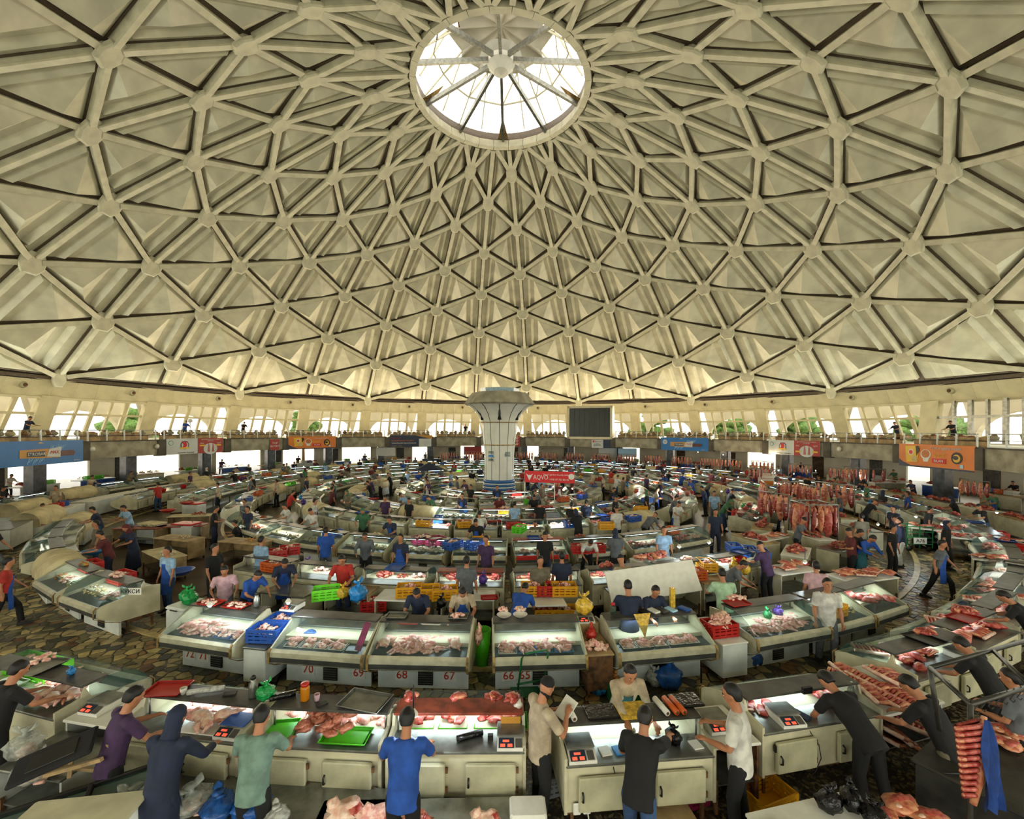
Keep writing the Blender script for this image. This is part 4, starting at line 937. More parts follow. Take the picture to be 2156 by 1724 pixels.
def mk_trousers(sk, vox, skirt=False):
    b = MB(); X, sp, fw = sk['X'], sk['sp'], sk['fw']; m_ = 'skin'
    loft(b, [(sk['hip'] - sp * .14, X, fw, .15, .115), (sk['hip'] - sp * .04, X, fw, .17, .13), (sk['hip'] + sp * .06, X, fw, .16, .12)], m_)
    for s, hj, kn, an in sk['legs']: b.tube([hj + Vector((0, 0, .04)), hj - Vector((0, 0, .03)) if not sk['sit'] else hj, hj.lerp(kn, .6), kn, kn.lerp(an, .5), an + Vector((0, 0, .02))], [.085, .1, .085, .074, .07, .066], m_, 10)
    if skirt and not sk['sit']: loft(b, [(Vector((0, 0, .22)), X, Vector((0, 1, 0)), .25, .22), (Vector((0, 0, .6)), X, Vector((0, 1, 0)), .21, .18), (sk['hip'], X, fw, .165, .13)], m_)
    return remesh(b, 'trousers', vox, ['cloth_black'])
def mk_shoe(sk, i):
    s, hj, kn, an = sk['legs'][i]; b = MB(); p = Vector((an.x, an.y, 0))
    b.prism([(-.08, 0), (.19, 0), (.2, .03), (.15, .06), (.05, .1), (-.07, .1), (-.09, .03)], -.045, .045, 'shoe', M=Matrix.Translation(p), smooth=False); return b.mesh('shoe')
def mk_hair(sk, vox, kind='short'):
    b = MB(); X, hd, hf, c = sk['X'], sk['hd'], sk['hf'], sk['headc']
    B_ = c - hf * .012
    if kind == 'cap': loft(b, [(B_ + hd * .03, X, hf, .083, .1), (B_ + hd * .075, X, hf, .08, .098), (B_ + hd * .12, X, hf, .06, .072), (B_ + hd * .142, X, hf, .02, .03)], 'hair')
    elif kind == 'scarf':
        loft(b, [(sk['neck'] + hd * -.03, X, hf, .1, .1), (B_ - hd * .1, X, hf, .085, .085), (B_ - hd * .02 - hf * .015, X, hf, .088, .095), (B_ + hd * .06 - hf * .01, X, hf, .088, .105), (B_ + hd * .12, X, hf, .06, .075), (B_ + hd * .145, X, hf, .02, .03)], 'hair')
    else:
        loft(b, [(B_ - hd * .06 - hf * .045, X, hf, .06, .045), (B_ - hd * .0 - hf * .028, X, hf, .085, .078), (B_ + hd * .05 - hf * .01, X, hf, .088, .1), (B_ + hd * .1, X, hf, .068, .083), (B_ + hd * .135, X, hf, .03, .04)], 'hair')
    return remesh(b, 'hair' if kind == 'short' else ('cap' if kind == 'cap' else 'headscarf'), vox, ['hair'], 2)
def mk_beard(sk):
    X, hd, hf, c = sk['X'], sk['hd'], sk['hf'], sk['headc']; b = MB()
    loft(b, [(c - hd * .14 + hf * .05, X, hf, .022, .025), (c - hd * .105 + hf * .035, X, hf, .052, .055), (c - hd * .06 + hf * .012, X, hf, .069, .08), (c - hd * .035 - hf * .0, X, hf, .0705, .07)], 'hair'); return remesh(b, 'beard', .012, ['hair'], 2)
def mk_eyes(sk):
    X, hd, hf, c = sk['X'], sk['hd'], sk['hf'], sk['headc']; b = MB()
    for s in (-1, 1):
        b.blob(c + X * s * .031 + hf * .083 + hd * .012, (.012, .008, .007), 'white', 1, 0, 8, 6); b.blob(c + X * s * .031 + hf * .09 + hd * .012, (.006, .004, .006), 'black', 1, 0, 6, 5); b.tube([c + X * s * .018 + hf * .09 + hd * .03, c + X * s * .032 + hf * .092 + hd * .034, c + X * s * .048 + hf * .083 + hd * .028], .005, 'hair', 5)
    return b.mesh('eyes')
def mk_apron(sk):
    b = MB(); X, sp, fw, hip = sk['X'], sk['sp'], sk['fw'], sk['hip']
    rows = [(sk['neck'] - sp * .15, .11, .145), (hip + sp * .1, .15, .15), (hip - sp * .02, .17, .155), (hip - Vector((0, 0, .22)), .2, .17), (hip - Vector((0, 0, .42)), .21, .18)]; vs = []
    for c, wx, wy in rows:
        F = fw if c.z > hip.z - .1 else Vector((0, 1, 0))
        for i in range(9): t = (i / 8 - .5) * 2.2; vs.append(c + X * sin(t) * wx * 1.05 + F * cos(t) * wy)
    b.add(vs, [(j * 9 + i, j * 9 + i + 1, j * 9 + 10 + i, j * 9 + 9 + i) for j in range(4) for i in range(8)], 'cloth_blue', True); return b.mesh('apron')
def pm(key, f): return cached(('P',) + key, f)
def person(loc, face, pose='work', shirt='black', legs='black', hair='short', hcol=None, near=False, label='', group=None, apron=None, beard=False, long_=False, skirt=False, coat=False, sc=1.0, feet=None):
    """face: heading in degrees, 0 = towards +y"""
    vb, vc = (.013, .016) if near else (.03, .03)
    sk = cached(('sk', pose), lambda: skeleton(pose)); K = (pose, near)
    o = empty('person', loc, -R_(face), label, 'person', group, scale=sc)
    def prt(nm, me, colr=None):
        c = put(nm, me, o)
        if colr: c.material_slots[0].link = 'OBJECT'; c.material_slots[0].material = MATS[colr]
        return c
    prt('body', pm(K + ('body',), lambda: mk_body(sk, near, vb)))
    prt('shirt', pm(K + ('shirt', long_, coat), lambda: mk_shirt(sk, vc, long_, coat)), 'cloth_' + shirt)
    prt('trousers', pm(K + ('tr', skirt), lambda: mk_trousers(sk, vc, skirt)), 'cloth_' + legs)
    prt('hair' if hair == 'short' else ('cap' if hair == 'cap' else 'headscarf'), pm(K + ('h', hair), lambda: mk_hair(sk, .012 if near else .022, hair)), ('cloth_' + hcol) if hcol else 'hair')
    if near or True:
        for i in (0, 1): prt('shoe', pm((pose, 'shoe', i), lambda: mk_shoe(sk, i)))
    if near: prt('eyes', pm((pose, 'eyes'), lambda: mk_eyes(sk)))
    if beard: prt('beard', pm((pose, 'beard'), lambda: mk_beard(sk)))
    if apron: prt('apron', pm((pose, 'apron'), lambda: mk_apron(sk)), 'cloth_' + apron)
    return o
# ================================================================ THE MARKET: near rows, from the photograph
def MT(loc, rz): return Matrix.Translation(loc) @ Matrix.Rotation(rz, 4, 'Z')
def stall_M(r, az, out=False): return MT(pt(r, az), R_(az + (180 if out else 0)))
def num_pos(az_c, pxs): return pxs
def fills(M, spec, where, grp):
    """spec: list of (x, y, tray colour or None, kind, label or None)"""
    for n, (x, y, tc, kind, sx, sy) in enumerate(spec):
        z = .85 - (y - .4) * .13 + .01
        if y < .4: z = .925
        if tc: tray(M, x, y, z, tc, '%s tray of %s in %s' % (tc.split('_')[-1], HL.get(kind, kind), where), 'trays in ' + where, sx, sy, tilt=-.1)
        if kind: heap(M, x, y, z + .02, kind, '%s heaped in %s' % (HL[kind], where), 'heaps in ' + where, sx * .42, sy * .42, .09, 22, n % 4)
# ---- row A (vendors between us and the cases)
RA = 24.6
M = stall_M(RA, -16.9); near_case(pt(RA, -16.9), R_(-16.9), 'curved', 'glass case with white chicken and green crates at the left end of the front row', w=2.3, doors=False)
scatter(M, -.25, .55, .5, .98, .83, 'chicken_piece', 34, 'pale chicken piece in the leftmost front case', 'chicken pieces in the leftmost front case', 1, .14)
for i, (x, y) in enumerate([(.3, .12), (.5, .25), (.72, .2), (.6, .42), (.85, .36)]):
    o = put('chicken', piece('chicken', i % 3), None, label='whole plucked chicken lying at the vendor edge of the leftmost front case', cat='chicken', group='whole chickens on the leftmost front case'); o.matrix_world = M @ Matrix.Translation((x, y, .95)) @ Matrix.Rotation(i * 1.3, 4, 'Z')
for i, x in enumerate((-.95, -.45)): crate(M, x, .75, .84, 'lime', 'bright green crate in the leftmost front case, %s' % ('outer one' if i == 0 else 'inner one'), fill='chicken' if i == 0 else None)
tray(M, -.05, .48, 1.2, 'steel', 'dark tray of meat scraps on top of the leftmost front case', rz=.1); heap(M, -.05, .48, 1.33, 'chicken', 'pink meat scraps in the dark tray on the leftmost front case', sx=.14, sy=.16, hz=.04, n=16)
bag(M, .62, .48, 1.2, 'sky', 'small folded blue bag on the dark shelf of the leftmost front case', .35); tray(M, -.55, .25, .93, 'white', 'white tray under the vendor\'s hands on the leftmost front case')
M = stall_M(RA, -12.9); counter(pt(RA, -12.9), R_(-12.9), .95, .8, .92, 'white topped open desk left of the purple shirted vendor', 'white', 'white_enamel', 'desk', 'desk'); scale_thing(M, -.22, .32, .925, 'white scale with a steel plate on the white topped desk')
heap(M, .1, .4, .42, 'offal', 'folded rags and scraps on the shelf of the white desk', sx=.3, sy=.2, n=20)
M = stall_M(RA, -9.7); near_case(pt(RA, -9.7), R_(-9.7), 'slant', 'front case with blue trays of chicken and a blue topped scale', w=1.74)
for i, x in enumerate((-.45, -.08, .3, .64)): tray(M, x, .72, .83, 'plastic_blue', 'blue tray of chicken, %s in the case beside the blue topped scale' % ('leftmost', 'second from the left', 'third from the left', 'rightmost')[i], sx=.34, sy=.56, tilt=-.1); scatter(M, x - .12, x + .12, .52, .92, .86, 'chicken_piece', 11, 'pale chicken piece on a blue tray beside the blue topped scale', 'chicken pieces on the blue trays', 10 + i, .05)
for i, (x, y) in enumerate([(.1, .28), (.25, .2), (.38, .34)]):
    o = put('chicken', piece('chicken', i), None, label='whole chicken on the white board before the blue trays', cat='chicken', group='whole chickens on the white board'); o.matrix_world = M @ Matrix.Translation((x, y, .95)) @ Matrix.Rotation(i * 2, 4, 'Z')
MB().box((0, 0, 0), (.6, .36, .02), 'white', ch=.008).build('cutting_board', loc=M @ Vector((.22, .24, .935)), rz=R_(-9.7), label='white cutting board under whole chickens beside the blue scale', cat='board')
scale_thing(M, .66, .22, .925, 'scale with a blue plate and red digits in the front row', blue=True)
tray(M, -.62, .45, 1.2, 'plastic_red', 'empty red tray on the shelf above the purple shirted vendor', sx=.5, sy=.36, rz=.2)
b = MB(); b.tube([(-.2, 0, .04), (.25, .05, .04)], .035, 'bag_white', 10); b.build('bag_roll', loc=M @ Vector((-.05, .45, 1.2)), rz=R_(-9.7) + .3, label='white roll of plastic bags on the shelf above the blue trays', cat='roll')
b = MB().lathe([(.035, 0), (.045, .08), (.04, .085), (.02, .02)], 'white', 12); b.build('cup', loc=M @ Vector((-.33, .42, 1.2)), label='white and orange cup beside the empty red tray', cat='cup')
MB().box((0, 0, .012), (.16, .1, .024), 'black', ch=.005).build('calculator', loc=M @ Vector((.32, .5, 1.2)), rz=.2, label='dark calculator on the shelf above the blue trays', cat='calculator')
def thermos(M, x, y, z, label, m1='steel', m2='black', sc=1):
    o = put('flask', MB().lathe([(.055, 0), (.06, .02), (.06, .17), (.035, .22), (.035, .25)], m1, 14).lathe([(.037, .25), (.037, .28), (.015, .3)], m2, 12).mesh('flask'), None, label=label, cat='flask'); o.matrix_world = M @ Matrix.Translation((x, y, z)) @ Matrix.Scale(sc, 4)
thermos(M, .68, .5, 1.2, 'steel flask with a black lid on the front row shelf')
bag(M, .9, .46, 1.2, 'green', 'light green bag on the shelf behind the grey green shirted person', .7, 1)
M = stall_M(RA, -5.3); near_case(pt(RA, -5.3), R_(-5.3), 'slant', 'front case heaped with poultry and brown offal, left of the red topped case', w=1.66, back_label='H6153')
scatter(M, -.72, -.2, .5, .95, .83, 'chicken_piece', 26, 'pale chicken piece at the left of the offal case', 'chicken pieces left of the red topped case', 20, .1)
scatter(M, .0, .72, .55, .98, .83, 'chicken_piece', 36, 'pale chicken piece at the right of the offal case', 'chicken pieces heaped next to the red topped case', 21, .14, 1.15)
for i in range(30):
    rd = random.Random(i); o = put('offal_piece', piece('beef_piece', i % 3), None, label='brownish stomach piece spilling over the worktop left of the red topped case', cat='meat', group='offal on the worktop')
    o.active_material = o.active_material; o.matrix_world = M @ Matrix.Translation((rd.uniform(-.32, .1) + .25 * (i % 2), rd.uniform(.12, .55), .96 + rd.random() * .16)) @ Matrix.Rotation(rd.random() * 6, 4, 'Z') @ Matrix.Scale(.72, 4)
    for s_ in o.material_slots: s_.link = 'OBJECT'; s_.material = MATS['chicken_dark']
tray(M, .3, .2, .93, 'plastic_green', 'green tray of brown offal left of the red topped case', sx=.6, sy=.32); tray(M, -.62, .26, .93, 'plastic_green', 'green tray with one chicken piece at the left of the offal case', sx=.4, sy=.36, rz=.2)
tray(M, .42, .5, 1.2, 'steel', 'empty steel baking tray on the shelf above the heaped poultry', sx=.62, sy=.42, rz=-.2)
o = put('jar', MB().lathe([(.055, 0), (.06, .02), (.06, .17), (.05, .2)], mat('oil', '#b5700f', .15, var=.05), 14).lathe([(.055, .2), (.055, .235), (.01, .24)], 'plastic_red', 14).mesh('jar'), None, loc=M @ Vector((-.42, .5, 1.2)), label='jar of yellow oil with a red lid on the front row shelf', cat='jar')
MB().lathe([(.03, 0), (.04, .09), (.036, .09), (.02, .02)], 'cloth_pink', 12).build('cup', loc=M @ Vector((-.25, .5, 1.2)), label='small lilac cup beside the oil jar', cat='cup')
MB().box((0, 0, .008), (.14, .09, .016), 'black', ch=.004).build('phone', loc=M @ Vector((-.14, .42, 1.2)), rz=.7, label='black phone lying beside the lilac cup', cat='phone')
MB().tube([(-.16, 0, .03), (.16, .05, .03)], .04, 'bag_black', 10).build('bag_roll', loc=M @ Vector((-.74, .5, 1.2)), rz=.3, label='black roll of bags at the left end of the oil jar shelf', cat='roll')
M = stall_M(RA, -1.22); near_case(pt(RA, -1.22), R_(-1.22), 'red', 'front case with a rust red top shelf and beef on green trays', w=1.74)
for i, x in enumerate((-.55, -.1, .38, .72)):
    tray(M, x, .66, .84, 'plastic_green', 'bright green tray of beef under the red shelf, %s' % ('leftmost', 'second from the left', 'third from the left', 'rightmost')[i], sx=.38, sy=.4, tilt=-.1)
    for j in range(6):
        rd = random.Random(i * 10 + j); o = put('steak', piece('steak' if j % 2 else 'beef_piece', j % 3), None, label='bright red beef cut on a green tray under the red shelf', cat='meat', group='beef cuts under the red shelf')
        o.matrix_world = M @ Matrix.Translation((x + rd.uniform(-.1, .1), rd.uniform(.56, .76), .87 + j * .012)) @ Matrix.Rotation(rd.random() * 6, 4, 'Z') @ Matrix.Scale(.85, 4)
for i, x in enumerate((-.66, .0, .45, .7)): heap(M, x, .46, 1.3, 'beef', 'small scrap of meat on the rust red shelf, %s' % ('at its left end', 'near its middle', 'right of the middle', 'at its right end')[i], sx=.06, sy=.05, hz=.04, n=9, seed=i)
scale_thing(M, .68, .2, .925, 'scale with red print on a card, on the red topped case'); MB().box((0, 0, 0), (.26, .01, .15), 'ad_gold').build('card', loc=M @ Vector((.68, .34, 1.06)), rz=0, label='tan card with a red drawing behind the scale of the red topped case', cat='card')
MB().tube([(-.17, 0, .035), (.17, .06, .035)], .04, 'bag_black', 8).build('bag_roll', loc=M @ Vector((.16, .2, .93)), rz=.2, label='black wrapped bundle on the worktop of the red topped case', cat='bundle')
MB().box((0, 0, .03), (.07, .05, .06), 'black').build('black_box', loc=M @ Vector((.42, .22, .925)), label='tiny black box between the bundle and the scale', cat='box')
put('glove', MB().blob((0, 0, .05), (.06, .05, .06), 'white', 3, .3, 10, 7).mesh('glove'), None, loc=M @ Vector((.78, .42, 1.2)), label='crumpled white glove at the end of the rust red shelf', cat='glove')
RB5 = 24.85; M = stall_M(RB5, 4.0); near_case(pt(RB5, 4.0), R_(4.0), 'slant', 'nearly empty front case with a teal side panel beside the bearded man', w=1.9, back_label='H6139')
scale_thing(M, -.72, .2, .925, 'large scale with three red displays on the nearly empty case')
for x, l, c in ((-.4, 'white paper slips', 'white'), (-.22, 'blue and white carton', 'plastic_sky'), (.78, 'open note pad with blue writing', 'white')): MB().box((0, 0, .008), (.13, .15, .016), c).build('paper', loc=M @ Vector((x, .18, .925)), rz=.2, label=l + ' on the worktop of the nearly empty case', cat='paper')
bag(M, -.02, .2, .92, 'white', 'crumpled white bag on the nearly empty case', .55, 1); bag(M, .52, .25, .92, 'black', 'crumpled black bag on the nearly empty case', .62, 2)
MB().box((0, 0, .015), (.42, .3, .03), 'bag_black', ch=.012).build('bag_stack', loc=M @ Vector((-.35, .5, 1.2)), rz=.1, label='flat stack of black bags on the shelf in front of the bearded man', cat='bags')
MB().box((0, 0, .025), (.42, .34, .05), 'bag_yellow', ch=.02).build('bag_stack', loc=M @ Vector((.07, .47, 1.2)), rz=.08, label='flat stack of bright yellow bags on the front row shelf', cat='bags')
MB().box((0, 0, .02), (.4, .3, .04), 'bag_black', ch=.016).build('bag_stack', loc=M @ Vector((.88, .62, 1.2)), rz=.1, label='black bags behind the paper rolls', cat='bags')
for i, (x, c) in enumerate(((-.78, 'white'), (.45, 'white'), (.58, 'plastic_orange'), (.68, 'plastic_orange'))): MB().tube([(0, -.16, .04), (.04, .16, .04)], .038, c, 10).tube([(0, -.165, .04), (0, -.16, .04)], .02, 'wood', 8).build('bag_roll', loc=M @ Vector((x, .5, 1.2)), rz=.3, label=('white roll beside the notebook of the bearded man', 'thick white roll on the shelf beside the orange rolls', 'orange striped roll nearer the white roll', 'orange striped roll nearer the black bags')[i], cat='roll')
MB().box((0, -.02, 0), (.22, .04, .14), 'black', ch=.01).box((.05, -.045, .02), (.06, .01, .04), 'led').build('thermostat', loc=M @ Vector((-.62, 0, .7)), rz=R_(4), label='black thermostat box on the nearly empty case', cat='controller')
MB().box((0, -.02, 0), (.07, .03, .1), 'plastic_red').box((0, -.04, 0), (.03, .01, .03), 'plastic_green').build('switch', loc=M @ Vector((-.44, 0, .74)), rz=R_(4), label='red switch plate with a green button', cat='switch')
def socket(M, x, label):
    MB().box((0, -.015, 0), (.09, .03, .14), 'white', ch=.01).build('socket', loc=M @ Vector((x, -.002, .42)), rz=R_(4), label=label, cat='socket')
socket(M, -.8, 'white socket with a plug low on the nearly empty case'); socket(M, -.68, 'white socket beside the first one, with a dangling cord')
b = MB().tube([M @ Vector(p) for p in ((-.68, -.05, .4), (-.66, -.08, .25), (-.55, -.15, .1), (-.2, -.3, .02), (0, -.25, .02))], .008, 'white', 5); b.build('cord', label='white power cord trailing to the floor under the nearly empty case', cat='cord')
b = MB().tube([M @ Vector(p) for p in ((-.35, .05, .91), (-.33, -.05, .7), (-.36, -.04, .45), (-.3, -.05, .2), (-.3, -.1, .02))], .006, 'black', 5); b.build('cord', label='black cord hanging from the large scale', cat='cord')
M = stall_M(RA, 7.15); counter(pt(RA + .1, 7.15), R_(7.15), .66, .8, .88, 'steel topped open desk beside the white shirted man', 'white', 'rust', 'desk', 'desk'); scale_thing(M, -.08, .28, .9, 'scale with a dirty steel plate on the small open desk')
crate(stall_M(25.0, 7.9), .1, .3, .02, 'yellow', 'yellow crate on the floor beneath the small desk', rz=.2); bag(M, .2, .3, .42, 'black', 'black bag on the lower shelf of the small desk', .7, 1)
M = stall_M(RA, 10.4); near_case(pt(RA, 10.4), R_(10.4), 'slant', 'front case with beef on white paper and a steel scale, beside the bending man', w=1.98, back_label='H-151')
MB().box((0, .0, 0), (.75, .5, .01), 'white').build('paper', loc=M @ Vector((.0, .72, .84)), rz=R_(10.4), label='white paper sheet lining the case beside the bending man', cat='paper')
for i in range(16):
    rd = random.Random(i + 70); x = rd.choice([-.75, -.6, .5, .65]); o = put('beef_piece', piece(rd.choice(['beef_piece', 'steak']), i % 3), None, label='red beef piece in the case beside the bending man', cat='meat', group='beef by the bending man')
    o.matrix_world = M @ Matrix.Translation((x + rd.uniform(-.12, .12), rd.uniform(.3, .9), .9 + rd.random() * .06)) @ Matrix.Rotation(rd.random() * 6, 4, 'Z')
scale_thing(M, -.45, .2, .925, 'scale with a ribbed steel plate and orange displays', rz=-.1); MB().box((0, 0, .015), (.14, .22, .03), 'cloth_navy', ch=.006).build('notebook', loc=M @ Vector((-.18, .2, .925)), rz=.5, label='dark blue notebook beside the ribbed scale', cat='notebook')
MB().box((0, -.02, 0), (.15, .04, .1), 'black', ch=.01).build('thermostat', loc=M @ Vector((-.75, 0, .72)), rz=R_(10.4), label='black box with a small light on the case of the bending man', cat='controller'); MB().box((0, -.02, 0), (.15, .04, .09), 'black').build('socket', loc=M @ Vector((.0, .3, 1.22)), rz=R_(10.4), label='black double socket on the shelf rim in front of the bending man', cat='socket')
thermos(M, .86, .35, .93, 'clear spray bottle beside the beef heap', 'glass_green', 'white', .9)
b = MB().tube([M @ Vector(p) for p in ((-.25, .05, .9), (-.15, -.05, .7), (-.1, -.04, .5), (-.2, -.05, .35), (-.3, -.06, .3))], .006, 'black', 5); b.build('cord', label='black cord of the ribbed scale', cat='cord')
M = stall_M(RA, 14.2); counter(pt(RA, 14.2), R_(14.2), 1.3, 1.1, .88, 'low butcher table piled with ribs right of the bending man', 'white', 'white_enamel', 'butcher table', 'butcher_table')
for i in range(14):
    rd = random.Random(i + 90); o = put('rib_rack', piece('rib_rack', i % 3), None, label='red rib piece in the pile right of the bending man', cat='meat', group='rib pieces right of the bending man'); lo = i > 8
    o.matrix_world = M @ Matrix.Translation((rd.uniform(-.5, .45), rd.uniform(.0, .3) if lo else rd.uniform(.1, .9), (.35 + rd.random() * .2) if lo else .9 + rd.random() * .12)) @ Matrix.Rotation(rd.uniform(1, 2), 4, 'Z') @ Matrix.Rotation(rd.uniform(-.2, .9 if lo else .2), 4, 'X')
REGA = [(18.4, 24.15, 2.0, 'curved', 'glass ended case with a bright green tub, where the front row bends', 'beef'), (23.4, 23.95, 2.0, 'slant', 'case with a red tray of yellow fat on its shelf, on the right bend', 'beef'), (28.3, 23.85, 1.95, 'slant', 'case with a long dark shelf and heaped ribs further along the right bend', 'beef'), (33.2, 23.75, 1.95, 'curved', 'curved glass case with green trays at the right edge of the hall', 'beef')]
for az, r, w_, v, lb, kd in REGA:
    M = stall_M(r, az); near_case(pt(r, az), R_(az), v, lb, w=w_, lampe=STALL)
    wh = 'the ' + lb.split(',')[0]
    for i in range(11):
        rd = random.Random(i + int(az * 7)); kk = rd.choice(['beef_piece', 'steak', 'rib_rack', 'beef_piece']); o = put(kk, piece(kk, i % 3), None, label='red meat cut in ' + ('the case at %s bend' % {18.4: 'the start of the right', 23.4: 'the middle of the right', 28.3: 'the end of the right', 33.2: 'the far edge past the right'}[az]), cat='meat', group='meat in the right bend case %d' % int(az))
        o.matrix_world = M @ Matrix.Translation((rd.uniform(-.75, .75), rd.uniform(.15, .95), .9 + rd.random() * .05)) @ Matrix.Rotation(rd.random() * 6, 4, 'Z')
M = stall_M(24.15, 18.4); scale_thing(M, .65, .2, .925, 'scale with a bluish plate at the green tub case')
put('tub', MB().lathe([(.2, 0), (.27, .1), (.29, .1), (.2, .02)], 'plastic_lime', 18).mesh('tub'), None, loc=M @ Vector((-.0, .78, .82)), label='long bright green tub behind the glass on the right bend', cat='tub', scale=(1.6, .8, 1)); tray(M, .1, .45, 1.2, 'plastic_black', 'dark board with fat scraps on the green tub case'); heap(M, .1, .45, 1.33, 'beef', 'fatty scraps on the dark board', sx=.2, sy=.08, hz=.04, n=14)
M = stall_M(23.95, 23.4); tray(M, -.1, .45, 1.2, 'plastic_red', 'red tray heaped with yellowish fat on the right bend', sx=.6, sy=.4); heap(M, -.1, .45, 1.33, 'beef', 'yellowish fat strips heaped in the red tray', sx=.22, sy=.14, hz=.08, n=30)
# ---- row B: cases facing us across the paved aisle
RB = 20.95
def bcase(az, w_, v, lb, numbers, r=RB, **k): near_case(pt(r, az), R_(az + 180), v, lb, w=w_, numbers=numbers, doors=False, **k); return stall_M(r, az, True)
WH = {}
M = bcase(-15.3, 1.78, 'slant', 'display case marked 72 and 71 with heaped chicken pieces', [(.62, '72'), (.28, '71')])
scatter(M, -.2, .75, .5, 1.02, .8, 'chicken_piece', 44, 'pale pink chicken piece in the case marked 72', 'chicken pieces in the case marked 72', 31, .13)
for i, x in enumerate((-.35, -.68)): tray(M, x, .85, .8, 'plastic_blue', 'blue tray of chicken wings in case 72, %s' % ('inner', 'outer')[i], sx=.3, sy=.4, tilt=-.1); scatter(M, x - .1, x + .1, .72, .98, .83, 'chicken_piece', 6, 'chicken wing on a blue tray in the case marked 71', 'wings on blue trays in case 71', 35 + i, .03, .8)
for i, x in enumerate((.45, -.2)): tray(M, x, .5, 1.2, 'plastic_red', 'red tray of chicken on top of the case marked 72, %s' % ('left', 'right')[i], sx=.5, sy=.3); heap(M, x, .5, 1.21, 'chicken', 'raw chicken on the %s red tray on top of case 72' % ('left', 'right')[i], sx=.2, sy=.1, hz=.05, n=14, seed=i)
thermos(M, -.6, .4, 1.2, 'steel flask standing on the case marked 71')
for i, x in enumerate((.1, .32)): put('bowl', cached(('bowl', 'red'), lambda: bowl_mesh('plastic_red')), None, loc=M @ Vector((x, .25, 1.0)), scale=.6, label='red bowl of minced meat behind case 72, %s' % ('nearer the flask', 'nearer the green bags')[i], cat='bowl')
M = stall_M(RB, -12.0, True); counter(pt(RB, -12.0), R_(168), .5, 1.2, .78, 'low counter with two blue crates between cases 71 and 70', 'steel', 'white_enamel')
crate(M, .0, .85, .79, 'blue', 'blue crate of chicken scraps between cases 71 and 70, front one', fill='chicken', rz=.1); crate(M, .0, .38, .79, 'blue', 'blue crate of chicken scraps between cases 71 and 70, rear one', fill='chicken', rz=.1); scale_thing(M, 0, .1, 1.1, 'small scale behind the blue crates', rz=pi)
M = bcase(-8.65, 1.84, 'slant', 'display case marked 70 and 69 with packed chicken fillets in a row', [(.4, '70'), (-.62, '69')])
for i in range(5):
    x = .62 - i * .3; tray(M, x, .9, .79, 'white' if i < 4 else 'steel', 'shallow tray of sliced fillets in case 70, %s' % ('leftmost', 'second', 'third', 'fourth', 'empty last one')[i], sx=.27, sy=.34, tilt=-.1)
    if i < 4: scatter(M, x - .07, x + .07, .78, 1.02, .82, 'chicken_piece', 7, 'pink fillet strip on a tray in the case marked 70', 'fillets in case 70', 50 + i, .02, .75)
for i, x in enumerate((.1, -.25)): tray(M, x, .6, .82, 'steel', 'steel tray of wrapped offcuts at the rear of case 70, %s' % ('left', 'right')[i], sx=.3, sy=.22)
put('bag_pile', MB().blob((0, 0, .03), (.2, .1, .05), 'bag_blue', 2, .3, 12, 7).mesh('bag_pile'), None, loc=M @ Vector((.48, .62, .83)), label='folded bright blue bag in the case marked 70', cat='bag')
MB().box((0, 0, 0), (.12, .02, .5), mat('magenta_card', '#7c2650', .5), ch=.004).build('sign_card', loc=M @ Vector((-.78, .98, 1.05)), rot=(.55, -.2, R_(-8.65 + 180)), label='magenta card leaning on the glass of case 69', cat='card')
M = bcase(-3.75, 1.84, 'slant', 'display case marked 68 and 67 with a large chicken heap', [(.4, '68'), (-.5, '67')])
scatter(M, -.35, .55, .55, 1.03, .8, 'chicken_piece', 48, 'pink chicken piece in the case marked 68', 'chicken pieces in the case marked 68', 61, .12, 1.05)
for i, (x, sd) in enumerate(((.72, 0), (-.62, 1))):
    o = put('chicken', piece('chicken', i), None, label='whole chicken at the %s end of case 68' % ('left', 'right')[i], cat='chicken'); o.matrix_world = M @ Matrix.Translation((x, .85, .82)) @ Matrix.Rotation(1 + i, 4, 'Z')
for i, x in enumerate((.35, -.1, -.5)): tray(M, x, .52, 1.12, ('plastic_red', 'white', 'deck')[i], '%s tray of chicken high in case 68' % ('red', 'white', 'grey')[i], sx=.4, sy=.2); heap(M, x, .52, 1.13, 'chicken', 'raw chicken on the %s tray high in case 68' % ('red', 'white', 'grey')[i], sx=.16, sy=.07, hz=.03, n=12, seed=i)
tray(M, .62, .44, 1.2, 'steel', 'dark tray with a knife on top of case 68', sx=.4, sy=.28); tray(M, -.6, .42, 1.2, 'steel', 'tray of minced meat on top of case 67', sx=.38, sy=.26); heap(M, -.6, .42, 1.21, 'chicken', 'orange mince on the tray on case 67', sx=.13, sy=.08, hz=.05, n=16, seed=2)
put('bin', MB().lathe([(.13, 0), (.19, .75), (.17, .75), (.12, .03)], 'plastic_green', 16).mesh('bin'), None, loc=pt(20.9, -.95), label='tall bright green bin between cases 67 and 66', cat='bin')
o = put('chicken', piece('chicken', 1), None, label='plucked chicken hanging in the gap between cases 67 and 66', cat='chicken'); o.matrix_world = MT(pt(21.4, -1.25, .85), 0) @ Matrix.Rotation(pi / 2, 4, 'Y')
M = bcase(1.95, 1.72, 'slant', 'display case marked 66 and 65 with four trays of chicken', [(.55, '66'), (.24, '65')])
for i in range(4):
    x = .58 - i * .35; tray(M, x, .86, .8, 'plastic_sky' if i else 'white', 'tray of chicken in case 66, %s' % ('leftmost', 'second', 'third', 'rightmost')[i], sx=.33, sy=.42, tilt=-.1); scatter(M, x - .11, x + .11, .7, 1.0, .82, 'chicken_piece', 11, 'pink chicken piece on a tray in the case marked 66', 'chicken pieces on the trays of case 66', 70 + i, .05, .95)
